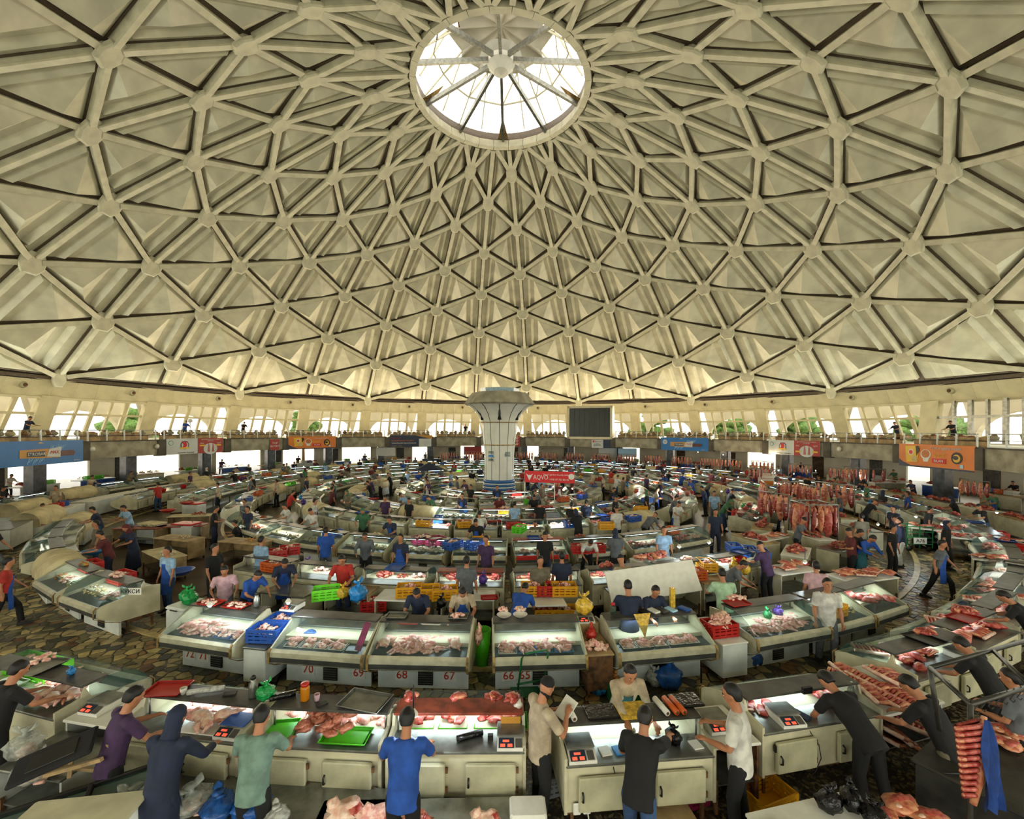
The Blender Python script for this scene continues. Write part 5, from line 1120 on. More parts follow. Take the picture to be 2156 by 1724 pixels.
for i, x in enumerate((.62, .3)): put('bowl', cached(('bowl', 'white'), lambda: bowl_mesh('white')), None, loc=M @ Vector((x, .42, 1.2)), scale=.5, label='white bowl of mince on case 66, %s' % ('left', 'right')[i], cat='bowl'); heap(M, x, .42, 1.34, 'chicken', 'mince in the %s white bowl on case 66' % ('left', 'right')[i], sx=.08, sy=.08, hz=.04, n=12, seed=i)
M = stall_M(RB, 4.85, True); counter(pt(RB, 4.85), R_(184.85), .52, 1.2, .8, 'rusty low counter with meat bags between cases 65 and the next', 'pale_wood', 'rust')
scale_thing(M, .02, .18, 1.0, 'scale with red digits under the large yellow bag', rz=pi); bag(M, .02, .15, 1.12, 'yellow', 'large full yellow bag standing on a scale', 1.1, 0); MB().box((0, 0, .1), (.45, .35, .2), 'pale_wood').build('wooden_box', loc=M @ Vector((0, .18, .8)), rz=R_(184.85), label='low wooden box carrying the scale with the yellow bag', cat='box')
bag(M, 0, .6, .8, 'red', 'red bag of meat on the rusty low counter', .75, 1); heap(M, 0, .95, .81, 'chicken', 'pale pink meat in clear plastic on the rusty low counter', sx=.2, sy=.16, hz=.12, n=24, sc=1.4)
M = bcase(8.2, 1.98, 'slant', 'display case right of the yellow bag with five trays of chicken', None)
for i in range(5):
    x = .66 - i * .32; tray(M, x, .86, .8, 'white', 'white tray of packed meat right of the yellow bag, %s' % ('leftmost', 'second', 'third', 'fourth', 'rightmost')[i], sx=.29, sy=.4, tilt=-.1); scatter(M, x - .09, x + .09, .72, 1.0, .82, 'chicken_piece', 8, 'pink piece on a white tray right of the yellow bag', 'pieces on the white trays right of the yellow bag', 80 + i, .02, .8)
MB().box((0, 0, 0), (.03, .01, .28), 'black').build('slot_plate', loc=M @ Vector((-.7, 1.2, .25)), rz=0, label='black grille bar beneath the five tray case', cat='bar')
put('cloth', MB().add([(-.18, 0, .45), (.18, 0, .45), (.03, .2, .05)], [(0, 1, 2)], 'bag_yellow').mesh('cloth'), None, loc=M @ Vector((.25, .68, .83)), rz=R_(188), label='yellow cloth hanging from the shelf in the five tray case', cat='cloth')
o = put('jar', MB().lathe([(.05, 0), (.055, .15), (.04, .18)], 'glass_green', 12).lathe([(.045, .18), (.045, .22), (.01, .23)], 'plastic_red', 12).mesh('jar'), None, loc=M @ Vector((.75, .42, 1.2)), label='glass jar with a red lid on the five tray case', cat='jar'); MB().lathe([(.03, 0), (.04, .11), (.036, .11), (.01, .02)], 'plastic_red', 12).build('cup', loc=M @ Vector((.4, .42, 1.2)), label='small red cup on the five tray case', cat='cup')
for i, (x, c, l) in enumerate(((.1, 'black', 'dark notebook'), (-.12, 'white', 'calculator'), (-.3, 'grey_shelf', 'grey wrapped roll'), (-.5, 'ad_light', 'lilac packet'), (-.8, 'plastic_blue', 'blue striped packet'))): MB().box((0, 0, .02), (.15, .24, .04), c, ch=.01).build('packet', loc=M @ Vector((x, .45, 1.2)), rz=.5, label=l + ' on the shelf of the five tray case', cat='packet')
put('tube_box', MB().box((0, 0, .2), (.1, .1, .42), 'bag_yellow', ch=.01).mesh('tube_box'), None, loc=M @ Vector((-.62, .3, 1.2)), label='tall yellow tube standing on the five tray case', cat='tube')
M = stall_M(RB, 12.0, True); counter(pt(RB, 12.0), R_(192), .6, 1.2, .78, 'pale low counter with a red crate of chickens', 'white', 'white_enamel'); crate(M, .05, .8, .79, 'red', 'dark red crate heaped with whole chickens on the pale counter')
for i in range(9):
    rd = random.Random(i + 5); o = put('chicken', piece('chicken', i % 3), None, label='whole chicken piled in the dark red crate', cat='chicken', group='chickens in the dark red crate'); o.matrix_world = M @ Matrix.Translation((.05 + rd.uniform(-.14, .14), .8 + rd.uniform(-.1, .1), .95 + .04 * i * .6)) @ Matrix.Rotation(rd.random() * 6, 4, 'Z') @ Matrix.Scale(.8, 4)
M = bcase(15.6, 1.98, 'curved', 'curved glass case with chicken strips and a green bag', None)
scatter(M, -.8, .8, .5, 1.0, .8, 'chicken_piece', 46, 'pale chicken strip in the curved case with the green bag', 'chicken strips in the curved case', 91, .1); bag(M, .0, .6, .86, 'green', 'knotted green bag inside the curved glass case', .6, 1); bag(M, -.35, .55, .86, 'purple', 'purple bag inside the curved glass case', .6, 2)
tray(M, .7, .48, 1.21, 'plastic_red', 'red tray of chicken on top of the curved case', sx=.5, sy=.34); heap(M, .7, .48, 1.33, 'chicken', 'chicken on the red tray on the curved case', sx=.2, sy=.12, hz=.06, n=18)
M = bcase(20.2, 1.36, 'slant', 'case with a yellow crate of mince left of the man in the white vest', None); crate(M, .1, .8, .8, 'yellow', 'yellow crate of orange mince inside the case', fill='chicken'); heap(M, -.4, .8, .82, 'pasta', 'yellowish poultry in the case with the yellow crate', sx=.2, sy=.18, hz=.1, n=24)
M = bcase(23.9, 1.42, 'slant', 'case marked 59 with red beef joints behind the man in the white vest', [(-.2, '59')])
for i in range(12):
    rd = random.Random(i + 205); kk = rd.choice(['beef_piece', 'steak']); o = put(kk, piece(kk, i % 3), None, label='red beef joint in the case marked 59', cat='meat', group='beef in case 59'); o.matrix_world = M @ Matrix.Translation((rd.uniform(-.55, .55), rd.uniform(.5, .98), .84 + rd.random() * .08)) @ Matrix.Rotation(rd.random() * 6, 4, 'Z') @ Matrix.Scale(1.2, 4)
freezer(pt(21.0, -19.9), R_(-19.9), 'small white freezer standing at the left end of the numbered cases', .58)
M = MT(pt(21.0, -19.9, .9), 0)
for i in (0, 1): bag(M, -.1 + i * .22, .1 - i * .22, 0, 'green', 'full green bag on the white freezer, %s' % ('rear', 'front')[i], .95, i)
# bags on the paved aisle
for i, (px, py, c, sc, l) in enumerate([(1590, 1395, 'blue', 1.1, 'large blue bag on the paving, left of two'), (1628, 1385, 'blue', .9, 'large blue bag on the paving, right of two'), (1268, 1425, 'purple', .75, 'purple bag resting on another bag by the case base'), (1266, 1460, 'sky', .85, 'bright blue bag below the purple bag'), (1298, 1455, 'orange', .95, 'ochre bag beside the bright blue bag'), (1382, 1440, 'white', 1, 'pinkish white bag behind the reaching vendor'), (1412, 1445, 'blue', 1.5, 'very large dark blue bag of meat on the floor'), (585, 1425, 'purple', .6, 'small purple rag lying on the paving'), (960, 1130, 'blue', .9, 'blue bag behind the middle counters')]):
    bag(MT(at(px, py, .0), 0), 0, 0, .0, c, l, sc, i)
# ---- middle tables of band B with crates
TB = [(-15.5, 19.9, 1.3, 'steel'), (-11.2, 19.5, 1.2, 'pale_wood'), (-6.8, 19.75, 1.3, 'white'), (-2.2, 19.6, 1.3, 'white'), (2.9, 20.0, 1.15, 'white'), (9.8, 19.7, 1.1, 'steel'), (13.8, 19.6, 1.2, 'pale_wood'), (18.2, 19.4, 1.3, 'pale_wood')]
for i, (az, r, w_, tp) in enumerate(TB):
    counter(pt(r, az), R_(az), w_, .72, .86, ('steel topped', 'wooden topped', 'white topped', 'long white', 'cream', 'grey', 'scratched wooden', 'worn wooden')[i] + ' work table behind the numbered cases, ' + ('far left', 'left, with a blue bag', 'below the red shirted man', 'below the yellow crates', 'stacked with yellow and red crates', 'by the two dark shirted men', 'with big yellow crates', 'at the right end')[i], tp, 'cream_enamel', 'table', 'work_table')
def cr(px, py, z, c, l, fill=None, rz=0, seed=0): return crate(MT(at(px, py, z), 0), 0, 0, 0, c, l, rz=rz, fill=fill, seed=seed)
cr(865, 1255, .88, 'yellow', 'yellow crate left of the seated vendor, leftmost of three', 'chicken', .1); cr(902, 1258, .88, 'yellow', 'yellow crate in the middle of three behind the vendors', None, .1); cr(940, 1260, .88, 'yellow', 'yellow crate rightmost of three behind the vendors', 'chicken', .1)
cr(1126, 1250, .88, 'yellow', 'upper yellow crate left of the red one', 'chicken'); cr(1158, 1250, .88, 'red', 'upper red crate between two yellow crates'); cr(1190, 1250, .88, 'yellow', 'upper yellow crate right of the red one', 'chicken')
cr(1155, 1300, .5, 'yellow', 'lower yellow crate left of the pair on the low shelf', 'beef'); cr(1189, 1300, .5, 'yellow', 'lower yellow crate right of the pair on the low shelf', 'chicken'); cr(690, 1262, .88, 'lime', 'bright green crate on the wooden topped table', None, .3)
cr(1432, 1235, .88, 'yellow', 'yellow crate heaped with pink meat in the middle stalls', 'chicken', .2); cr(1462, 1215, .88, 'orange', 'large orange crate behind the yellow one', 'chicken', .1); cr(790, 1285, .5, 'red', 'dark red crate on the floor between the white tables', 'chicken', .2); cr(1255, 1160, .9, 'red', 'red crate at the end of the red framed case', None); cr(1225, 1162, .9, 'red', 'red crate beside the red framed case, left of two', 'chicken')
for x, y, c, s_, l in ((757, 1268, 'sky', 1.3, 'big blue bag heaped on the wooden table'), (725, 1262, 'yellow', .9, 'yellow bag beside the big blue bag'), (932, 1280, 'black', .75, 'small black bag on the white table'), (1570, 1205, 'yellow', 1.1, 'upright yellow bag in the right of the middle stalls'), (1548, 1200, 'yellow', 1.0, 'left of the upright yellow bags'), (735, 1230, 'blue', 1.1, 'blue transparent bag of meat before the red shirted man'), (650, 1200, 'purple', .8, 'purple bag near the red crates of chicken')): bag(MT(at(x, y, .88), 0), 0, 0, 0, c, l, s_, 1)
tray(MT(at(1033, 1260, .9), 0), 0, 0, 0, 'plastic_red', 'red tray lying on the long white table', sx=.4, sy=.26, rz=.1)
MB().box((0, 0, .45), (2.3, .05, .75), 'white', ch=.01).build('white_board', loc=at(1390, 1262, .85), rot=(-.5, -.09, .12), label='large tilted white board in the middle stalls', cat='board')
# ---- foreground below us
def ftab(px, py, w_, d, z, rz, label, top='steel', cat='table'): 
    p = at(px, py, z); return counter(Vector((p.x, p.y, 0)), rz, w_, d, z, label, top, 'white_enamel', cat, 'table')
def fb(px, py, z, c, sc, l, seed=0, fill=None, zs=.6): return bag(MT(at(px, py, z), 0), 0, 0, 0, c, l, sc, seed, fill=fill, zs=zs)
ftab(500, 1770, 2.9, .8, .5, -.12, 'low metal table carrying bags of raw meat at the bottom of the picture')
fb(290, 1722, .52, 'clear', 1.5, 'clear bag of pink meat at the lower left', 0); fb(345, 1735, .52, 'green', .8, 'green handled bag between clear meat bags', 1); fb(405, 1716, .52, 'clear', 1.4, 'knotted clear bag of pink meat right of the green bag', 1)
fb(468, 1722, .52, 'blue', 1.25, 'translucent blue bag of meat, left of the pair', 2); fb(535, 1718, .52, 'blue', 1.2, 'translucent blue bag of meat, right of the pair', 0); fb(590, 1738, .52, 'white', .9, 'crumpled clear white bag beside the blue pair', 2)
ftab(900, 1800, 2.6, .7, .5, .0, 'low table of hides and offal along the bottom centre')
for i, (px, py, m_, s_) in enumerate(((735, 1722, 'fat', 1.15), (805, 1732, 'chicken', 1.1), (885, 1735, 'chicken_dark', .8), (1030, 1730, 'fat', .8))):
    b = MB(); b.blob((0, 0, .05), (.2, .12, .08), m_, i + 3, .35, 16, 9); b.blob((-.12, .02, .09), (.07, .06, .08), m_, i, .3, 10, 7); b.blob((.12, -.02, .07), (.08, .07, .06), 'beef', i, .3, 9, 6)
    put('hide', b.mesh('hide'), None, loc=at(px, py, .52), scale=s_, label='%s lump of raw hide on the bottom table' % ('large pale peaked', 'pink flat', 'dark brownish', 'pale round')[i], cat='meat')
MB().box((0, 0, .15), (.42, .3, .25), 'white', ch=.02).build('white_box', loc=at(1118, 1745, .3), label='white box lid below the bearded man', cat='box')
MB().box((0, 0, 0), (.55, 1.0, .03), 'pale_wood').build('plank', loc=at(1445, 1760, .3), rz=.1, label='worn wooden plank at the bottom of the picture', cat='plank')
# black trash bags, slabs
ftab(1790, 1790, 1.3, .62, .7, .2, 'white counter under the black bags and beef slabs', 'white')
for i, (px, py, s_) in enumerate(((1752, 1700, .8), (1800, 1698, .82), (1848, 1728, .75))): fb(px, py, .72, 'black', s_, 'shiny black bag on the white counter, %s' % ('left', 'middle', 'right')[i], i, zs=.9)
for i, (px, py, rz, s_) in enumerate(((1905, 1695, .2, .8), (1965, 1722, -.2, .75), (1880, 1718, 1.2, .5))): put('meat_slab', piece('meat_slab', i), None, loc=at(px, py, .74), rz=rz, scale=s_, label='%s beside the black bags' % ('thick slab of fat covered beef', 'round slab of red beef with a bone', 'thin flap of fat')[i], cat='meat')
b = MB(); b.box((0, 0, .35), (.7, .55, .7), 'white_enamel', ch=.03); o = empty('ice_freezer', Vector((at(1640, 1790, .7).x, at(1640, 1790, .7).y - .1, 0)), .3, 'blue rimmed open freezer with ice at the bottom right', 'freezer'); b.build('body', o)
b = MB()
for s_ in (-1, 1): b.box((0, s_ * .26, .74), (.74, .06, .08), 'blue_pale', ch=.02); b.box((s_ * .34, 0, .74), (.06, .56, .08), 'blue_pale', ch=.02)
b.build('rim', o); MB().box((0, 0, .71), (.62, .46, .02), 'white').build('ice', o)
# black metal table and meat rack at the right
p = at(2060, 1600, .9); o = empty('metal_table', Vector((p.x + .15, p.y - .05, 0)), .5, 'big dark metal covered table at the lower right corner', 'table')
MB().box((0, 0, .88), (1.35, 1.1, .04), 'dark_steel', ch=.012).build('table_top', o); MB().box((0, 0, .44), (1.28, 1.02, .86), 'dark_steel').build('body', o)
for i in range(5): put('meat_slab', piece('meat_slab', i % 3), None, loc=at(2110 + (i % 3) * 22, 1530 + i * 8, .92), rz=i * .9, scale=.62, label='cut of red and pale meat on the dark metal table', cat='meat', group='cuts on the dark metal table')
MB().tube([(-.1, 0, 0), (.1, .02, 0)], .008, 'black', 5).build('knife', loc=at(2010, 1622, .92), rz=-.2, label='long thin black steel rod on the dark metal table', cat='tool')
rk = empty('hanging_rack', at(2050, 1475, 2.1) - Vector((0, 0, 2.1)), 0, 'dark metal hanging rack with hooks at the lower right', 'rack'); base = rk.location.copy(); bpy.context.view_layer.update()
def Z(px, py, z=2.1): return at(px, py, z) - base
for i, (a_, b_) in enumerate([(Z(1962, 1398), Z(2170, 1338)), (Z(1962, 1398), Z(2048, 1475)), (Z(2048, 1475), Z(2175, 1435)), (Z(2095, 1362), Z(2175, 1435))]): MB().tube([a_, b_], .026, 'dark_steel', 6).build('bar', rk)
for a_, zt_ in ((Z(1962, 1398), 1.35), (Z(2048, 1475), 0)): MB().tube([a_, Vector((a_.x + (.12 if zt_ else .0), a_.y, zt_))], .026, 'dark_steel', 6).build('post', rk)
for i in range(7):
    q = Z(2048, 1475).lerp(Z(2175, 1435), .1 + .12 * i); MB().tube([q + Vector((0, 0, .03)), q + Vector((.03, 0, 0)), q - Vector((0, 0, .04)), q - Vector((.04, 0, .09)), q - Vector((.0, 0, .12)), q + Vector((.02, 0, -.1))], .006, 'black', 5).build('hook', rk)
o = put('rib_rack', None, None, label='long rack of red ribs hanging from the dark metal rack', cat='meat'); o.location = Z(2030, 1482) + base - Vector((-.02, .06, .1)); o.rotation_euler = (0, 0, .25)
b = MB()
for k in range(12): zz = -.03 - k * .062; w_ = .19 - k * .0105; b.tube([(-w_ - .02, .0, zz), (-w_ * .3, -.035, zz + .004), (w_ * .55, -.02, zz - .022), (w_, 0, zz - .03)], [.019, .022, .022, .018], 'beef', 8); b.tube([(-w_ - .03, .0, zz), (-w_ + .03, -.02, zz)], [.015, .02], 'beef_fat', 6); b.tube([(-w_, .01, zz - .03), (w_, .01, zz - .055)], .02, 'beef_dark', 6)
b.prism([(.0, 0), (.02, -.0), (.02, -.02), (0, -.02)], -.17, .17, 'beef_dark'); b.build('ribs', o)
b = MB(); b.add([(-.2, .02, -.01), (.18, .02, -.04), (.07, .02, -.76), (-.04, .02, -.74)], [(0, 1, 2, 3), (3, 2, 1, 0)], 'beef_dark'); b.build('membrane', o)
b = MB().tube([(.19, -.01, .02), (.17, -.01, -.3), (.12, -.01, -.6), (.05, 0, -.84)], [.025, .035, .04, .03], 'beef_fat', 8); b.build('backbone', o)
b = MB(); cw = []
for j in range(10):
    t = j / 9; wd = .04 + .2 * math.sin(min(1, t * 1.25) * pi * .62) * (1 - .35 * t)
    for i in range(9): u = i / 8; cw.append(((u - .25) * wd + .05 * t, .035 * math.sin(u * 11 + j * .7) * (.3 + t), -t * .92 - .09 * (u - .5) * t * math.sin(u * 5)))
b.add(cw, [(j * 9 + i, j * 9 + i + 1, j * 9 + 10 + i, j * 9 + 9 + i) for j in range(9) for i in range(8)], mat('apron_blue', '#173f86', .7, var=.15), True)
b.build('cloth', loc=Z(2080, 1495) + base - Vector((0, 0, .06)), label='blue cloth hanging beside the long rib rack', cat='cloth')
# lower left: bags, black seat, freezer, wooden stool
fb(58, 1600, .78, 'clear', 1.15, 'large knotted white bag of meat at the left edge', 0, zs=.85); fb(75, 1655, .78, 'clear', 1.1, 'second white bag of meat, nearer the bottom left', 1, zs=.8)
ftab(60, 1640, 1.0, .7, .76, -.2, 'pale table under the white bags at the lower left'); 
o = empty('glass_freezer', Vector((at(130, 1724, .8).x, at(130, 1724, .8).y, 0)), .55, 'glass topped freezer with a black rim at the lower left', 'freezer'); MB().box((0, 0, .4), (1.7, .6, .78), 'white_enamel', ch=.02).build('body', o)
b = MB()
for s_ in (-1, 1): b.box((0, s_ * .3, .82), (1.74, .05, .06), 'black', ch=.01)
for x in (-.86, .2, .86): b.box((x, 0, .82), (.05, .6, .06), 'black', ch=.01)
b.build('rim', o); MB().box((0, 0, .81), (1.65, .54, .01), 'glass_green').build('glass_lid', o)
o = empty('wooden_trestle', at(140, 1640, .8), -.3, 'rough wooden frame carrying the tilted black panel', 'frame')
for a_, b_ in (((-.5, 0, .02), (.5, .15, .05)), ((-.3, -.15, .0), (.6, .02, .3)), ((.1, 0, 0), (.12, .02, .4)), ((.55, .1, 0), (.55, .12, .4))): MB().beam(a_, b_, .04, .04, (0, 0, 1), 'pale_wood').build('batten', o)
o = empty('seat_cushion', at(120, 1600, 1.2), .5, 'black padded panel lying tilted at the lower left', 'cushion'); o.rotation_euler = (.35, -.25, .45)
MB().box((0, 0, 0), (.72, .36, .05), 'cloth_black', ch=.02).build('panel', o); MB().box((0, 0, .03), (.42, .2, .012), 'black', ch=.004).build('inset', o)
MB().box((0, 0, .0), (1.1, .45, .05), 'cream_enamel', ch=.02).build('cooler_top', loc=at(170, 1722, .95), rz=.12, label='cream lid corner at the bottom left of the picture', cat='lid')
# crates and clutter under front cases
for i, (px, py, c) in enumerate(((1440, 1680, 'magenta'), (1180, 1650, 'grey'), (905, 1690, 'green'))): crate(MT(at(px, py, .02), 0), 0, 0, 0, c, '%s crate on the dark floor under the front cases' % ('maroon', 'grey', 'green')[i], rz=.3)
# hand truck in the aisle
p = at(1120, 1470, 0); ht = empty('hand_truck', p, .3, 'green hand truck frame standing in the paved aisle', 'trolley')
for a_ in ([(-.25, 0, .05), (-.25, -.25, .9), (-.2, -.3, 1.0), (.2, -.3, 1.0), (.25, -.25, .9), (.25, 0, .05)], [(-.25, 0, .3), (.25, 0, .3)]): MB().tube(a_, .018, 'plastic_dark_green', 6).build('frame', ht)
for s_ in (-1, 1): MB().tube([(s_ * .28, .0, .1), (s_ * .32, 0, .1)], .1, 'black', 14).build('wheel', ht)
MB().box((0, .2, .04), (.5, .4, .02), 'plastic_dark_green').build('toe_plate', ht)
crate(MT(at(1320, 1470, 0), 0), 0, 0, 0, 'dark_green', 'green crate on the floor behind the front shelf, beside bags', rz=.1)

# ================================================================ PEOPLE FROM THE PHOTOGRAPH
PP = [  # px, py of head top, height factor, heading, pose, shirt, legs, hair, label, extras
 (1148, 1425, 1.02, 65, 'write', 'beige', 'black', 'cap', 'bearded man in a beige t-shirt and black cap writing in a notebook', dict(beard=True, near=True, hcol='black')),
 (1553, 1436, 1.05, -55, 'hold', 'white', 'black', 'short', 'man in a striped white t-shirt at the small desk, seen from behind', dict(near=True)),
 (1750, 1440, 1.03, -10, 'bend', 'black', 'black', 'short', 'man all in black bending over the beef case', dict(near=True)),
 (1362, 1500, 1.0, 30, 'reach', 'black', 'jeans', 'short', 'person in a black top and blue jeans stretching an arm over the nearly empty case', dict(near=True)),
 (1330, 1405, 1.0, 175, 'reach', 'beige', 'green', 'short', 'vendor in a green vest with beige sleeves reaching across the shelf', dict(near=True, long_=True, apron='teal')),
 (862, 1488, 1.0, 0, 'work', 'blue', 'black', 'short', 'person in a bright blue shirt at the red topped case', dict(near=True)),
 (555, 1485, .98, -5, 'work', 'sage', 'dark', 'short', 'person in a grey green shirt at the offal case', dict(near=True)),
 (375, 1490, 1.0, 5, 'work', 'navy', 'navy', 'scarf', 'person in a dark blue hood and long coat by the blue trays', dict(near=True, coat=True, hcol='navy', long_=True, apron='blue')),
 (283, 1447, 1.0, 35, 'work', 'purple', 'black', 'short', 'man in a purple t-shirt standing by the white topped desk', dict(near=True)),
 (40, 1395, 1.0, 25, 'work', 'black', 'black', 'short', 'man in black at the left edge working on chickens', dict(near=True)),
 (1925, 1425, 1.02, -25, 'lean', 'black', 'khaki', 'short', 'person in black with a blue pouch at the rib table', dict(near=True)),
 (2032, 1340, 1.0, -20, 'lean', 'black', 'black', 'short', 'man in black behind the metal rack, working at the right bend', dict(near=True)),
 (2120, 1240, 1.0, -40, 'lean', 'black', 'jeans', 'short', 'man in a black t-shirt leaning over meat at the right edge', dict(near=True)),
 (2140, 1400, 1.0, -30, 'hold', 'grey', 'black', 'short', 'person in a grey t-shirt partly behind the metal rack', dict(near=True)),
 (1745, 1212, 1.03, -165, 'stand', 'white', 'grey', 'short', 'person in a white vest and grey trousers standing on the paving', dict(near=True)),
 (880, 1243, .95, 180, 'lean', 'navy', 'black', 'short', 'vendor in a dark striped shirt behind case 68', dict(near=True)),
 (977, 1240, .97, 175, 'lean', 'beige', 'grey', 'short', 'vendor in a pale shirt and blue apron behind case 67', dict(near=True, apron='blue')),
 (1108, 1243, .97, 20, 'bend', 'blue', 'blue', 'short', 'worker in blue overalls bending between the yellow crates', {}),
 (1325, 1216, 1.05, 10, 'work', 'navy', 'black', 'short', 'vendor in a dark blue shirt with his back to us behind the yellow bag', {}),
 (1383, 1226, .97, 170, 'work', 'navy', 'khaki', 'short', 'vendor in a navy polo facing us behind the five tray case', dict(near=True)),
 (1523, 1190, 1.03, 10, 'work', 'mint', 'black', 'short', 'vendor in a mint shirt with his back to us', dict(apron='blue')),
 (1565, 1178, 1.0, 120, 'lean', 'grey', 'black', 'short', 'person in grey stooping at the yellow bags', {}),
 (722, 1168, 1.0, 175, 'work', 'red', 'navy', 'short', 'vendor in a bright red t-shirt', dict(near=True)),
 (602, 1182, 1.0, 150, 'lean', 'navy', 'black', 'short', 'vendor in navy stooping with a blue apron', dict(apron='blue')),
 (545, 1208, .97, 120, 'lean', 'blue', 'black', 'short', 'vendor in royal blue working behind case 72', {}),
 (455, 1150, 1.02, 100, 'stand', 'black', 'black', 'short', 'man in a black t-shirt among the salad sellers', {}),
 (475, 1192, .96, 150, 'work', 'pink', 'grey', 'short', 'child like figure in a pale pink shirt', {}),
 (553, 1132, 1.0, 20, 'stand', 'pale_blue', 'grey', 'short', 'man in a pale blue shirt near the red crates of chicken', {}),
 (985, 1170, 1.02, 10, 'stand', 'grey', 'black', 'short', 'man in a grey t-shirt with his back to us before case 93', {}),
 (1140, 1170, 1.0, 170, 'stand', 'khaki', 'dark', 'short', 'figure in camouflage colours before the red framed case', {}),
 (1185, 1160, 1.0, 0, 'stand', 'navy', 'dark', 'short', 'thin dark blue figure right of the camouflage one', {}),
 (1245, 1145, 1.0, 180, 'bend', 'white', 'dark', 'short', 'person in white bending by the blue bags', {}),
 (268, 1108, 1.0, 200, 'work', 'navy', 'navy', 'scarf', 'woman in a red headscarf and dark blue dress at the left salad cases', dict(hcol='maroon', coat=True, skirt=True)),
 (262, 1068, 1.0, 210, 'work', 'pale_blue', 'grey', 'short', 'vendor in a light blue t-shirt at the left salad cases', {}),
 (498, 1102, .95, 250, 'sit', 'black', 'black', 'short', 'person in black sitting on a red and white stool', {}),
 (522, 1070, .98, 200, 'stand', 'navy', 'navy', 'short', 'boy in a navy outfit on the left aisle, nearer one', {}),
 (515, 1055, .98, 200, 'stand', 'grey', 'navy', 'short', 'boy in grey on the left aisle, farther one', {}),
 (118, 1030, 1.0, 170, 'stand', 'beige', 'black', 'short', 'man in a pinkish beige shirt by the covered case', {}),
 (90, 1070, .95, 100, 'sit', 'black', 'dark', 'short', 'man in black sitting with a hand to his mouth at the left', {}),
 (1895, 1083, 1.02, -60, 'stand', 'navy', 'white', 'short', 'man in a dark jacket and white trousers standing on the right aisle', dict(near=True, long_=True, beard=True)),
 (1888, 1078, 1.0, -40, 'hold', 'navy', 'dark', 'cap', 'man in a cap right behind the man with white trousers', {}),
 (1815, 1075, 1.0, 10, 'stand', 'khaki', 'black', 'short', 'broad man in an olive shirt with a strap on the right', {}),
 (1838, 1122, 1.0, 170, 'lean', 'blue', 'teal', 'short', 'butcher in a blue and green jacket laying out meat', dict(long_=True, apron='teal')),
 (1812, 1105, 1.0, 150, 'work', 'black', 'jeans', 'short', 'man in black beside the blue and green jacket butcher', {}),
 (1720, 1175, 1.0, 20, 'stand', 'pink', 'khaki', 'short', 'person in a pink shirt near the bright lamp', {}),
 (1508, 1068, 1.02, 190, 'stand', 'navy', 'navy', 'short', 'man in navy with his back to us on the right paved strip', {}),
 (1400, 1105, 1.02, 180, 'stand', 'pale_blue', 'pale_blue', 'short', 'blurred figure dressed in light blue', {}),
 (1430, 1050, 1.0, 160, 'work', 'white', 'blue', 'cap', 'vendor with a white apron and cap at the curved case', dict(apron='white')),
 (1425, 1038, 1.0, 120, 'work', 'grey', 'black', 'short', 'vendor in a grey t-shirt beside the aproned one', {}),
 (1085, 1055, 1.0, 20, 'stand', 'pale_blue', 'navy', 'short', 'man in a light blue shirt with his back to us right of the column', {}),
 (1138, 1053, 1.0, 10, 'stand', 'black', 'navy', 'short', 'man in black with a blue apron and his back to us', dict(apron='blue')),
 (1205, 1056, 1.0, 30, 'stand', 'black', 'jeans', 'short', 'man in black right of the blue aproned one', {}),
 (1236, 1050, 1.0, 20, 'stand', 'navy', 'navy', 'short', 'man in dark blue beside the starlike lamp', {}),
 (770, 1120, .98, 170, 'work', 'grey', 'black', 'short', 'man in a grey blazer leaning on a counter', dict(long_=True)),
 (688, 1112, 1.0, 350, 'stand', 'blue', 'grey', 'short', 'blurred person in blue by the greens', {}),
 (765, 1070, 1.0, 170, 'work', 'green', 'black', 'scarf', 'woman in a green cardigan among the salads', dict(hcol='green')),
 (1490 + 15, 1010 + 20, 1.0, 200, 'stand', 'pale_blue', 'grey', 'cap', 'man in a pale shirt and cap by the right inner ring', {}),
 (1128, 1098, .95, 180, 'sit', 'khaki', 'dark', 'short', 'vendor in camouflage sitting above the red framed case', {}),
 (1310, 1080, .98, 150, 'sit', 'white', 'grey', 'short', 'old vendor in white between the crates', {}),
 (1380, 1085, 1.0, 60, 'bend', 'grey', 'dark', 'cap', 'man with a grey cap bending over a counter', {}),
]
TAKEN = []
for px, py, sc, face, pose, sh_, lg, hr, lb, ex in PP:
    zt_ = {'bend': 1.28, 'lean': 1.58, 'sit': 1.25, 'reach': 1.62}.get(pose, 1.76) * sc
    p = at(px, py, zt_); hx = {'bend': .55, 'lean': .38, 'sit': .12, 'reach': .3, 'work': .2, 'write': .05, 'hold': .05}.get(pose, .05)
    p = Vector((p.x - sin(R_(face)) * hx, p.y - cos(R_(face)) * hx, 0)); r, az = polar(p)
    if 23.1 < r < 24.72 and -19.4 < az < 12.8 and not (.9 < az < 1.7) and face < 120: k = 24.95 / r; p = Vector((p.x * k, 30 + (p.y - 30) * k, 0))
    person(p, face, pose, sh_, lg, hr, label=lb, sc=sc, **ex); TAKEN.append(p)
b = MB().box((0, 0, 0), (.2, .28, .02), 'white', ch=.003); b.build('notebook', loc=at(1197, 1490, 1.3), rot=(.7, .1, -.9), label='open white notebook in the bearded man\'s hand', cat='notebook')
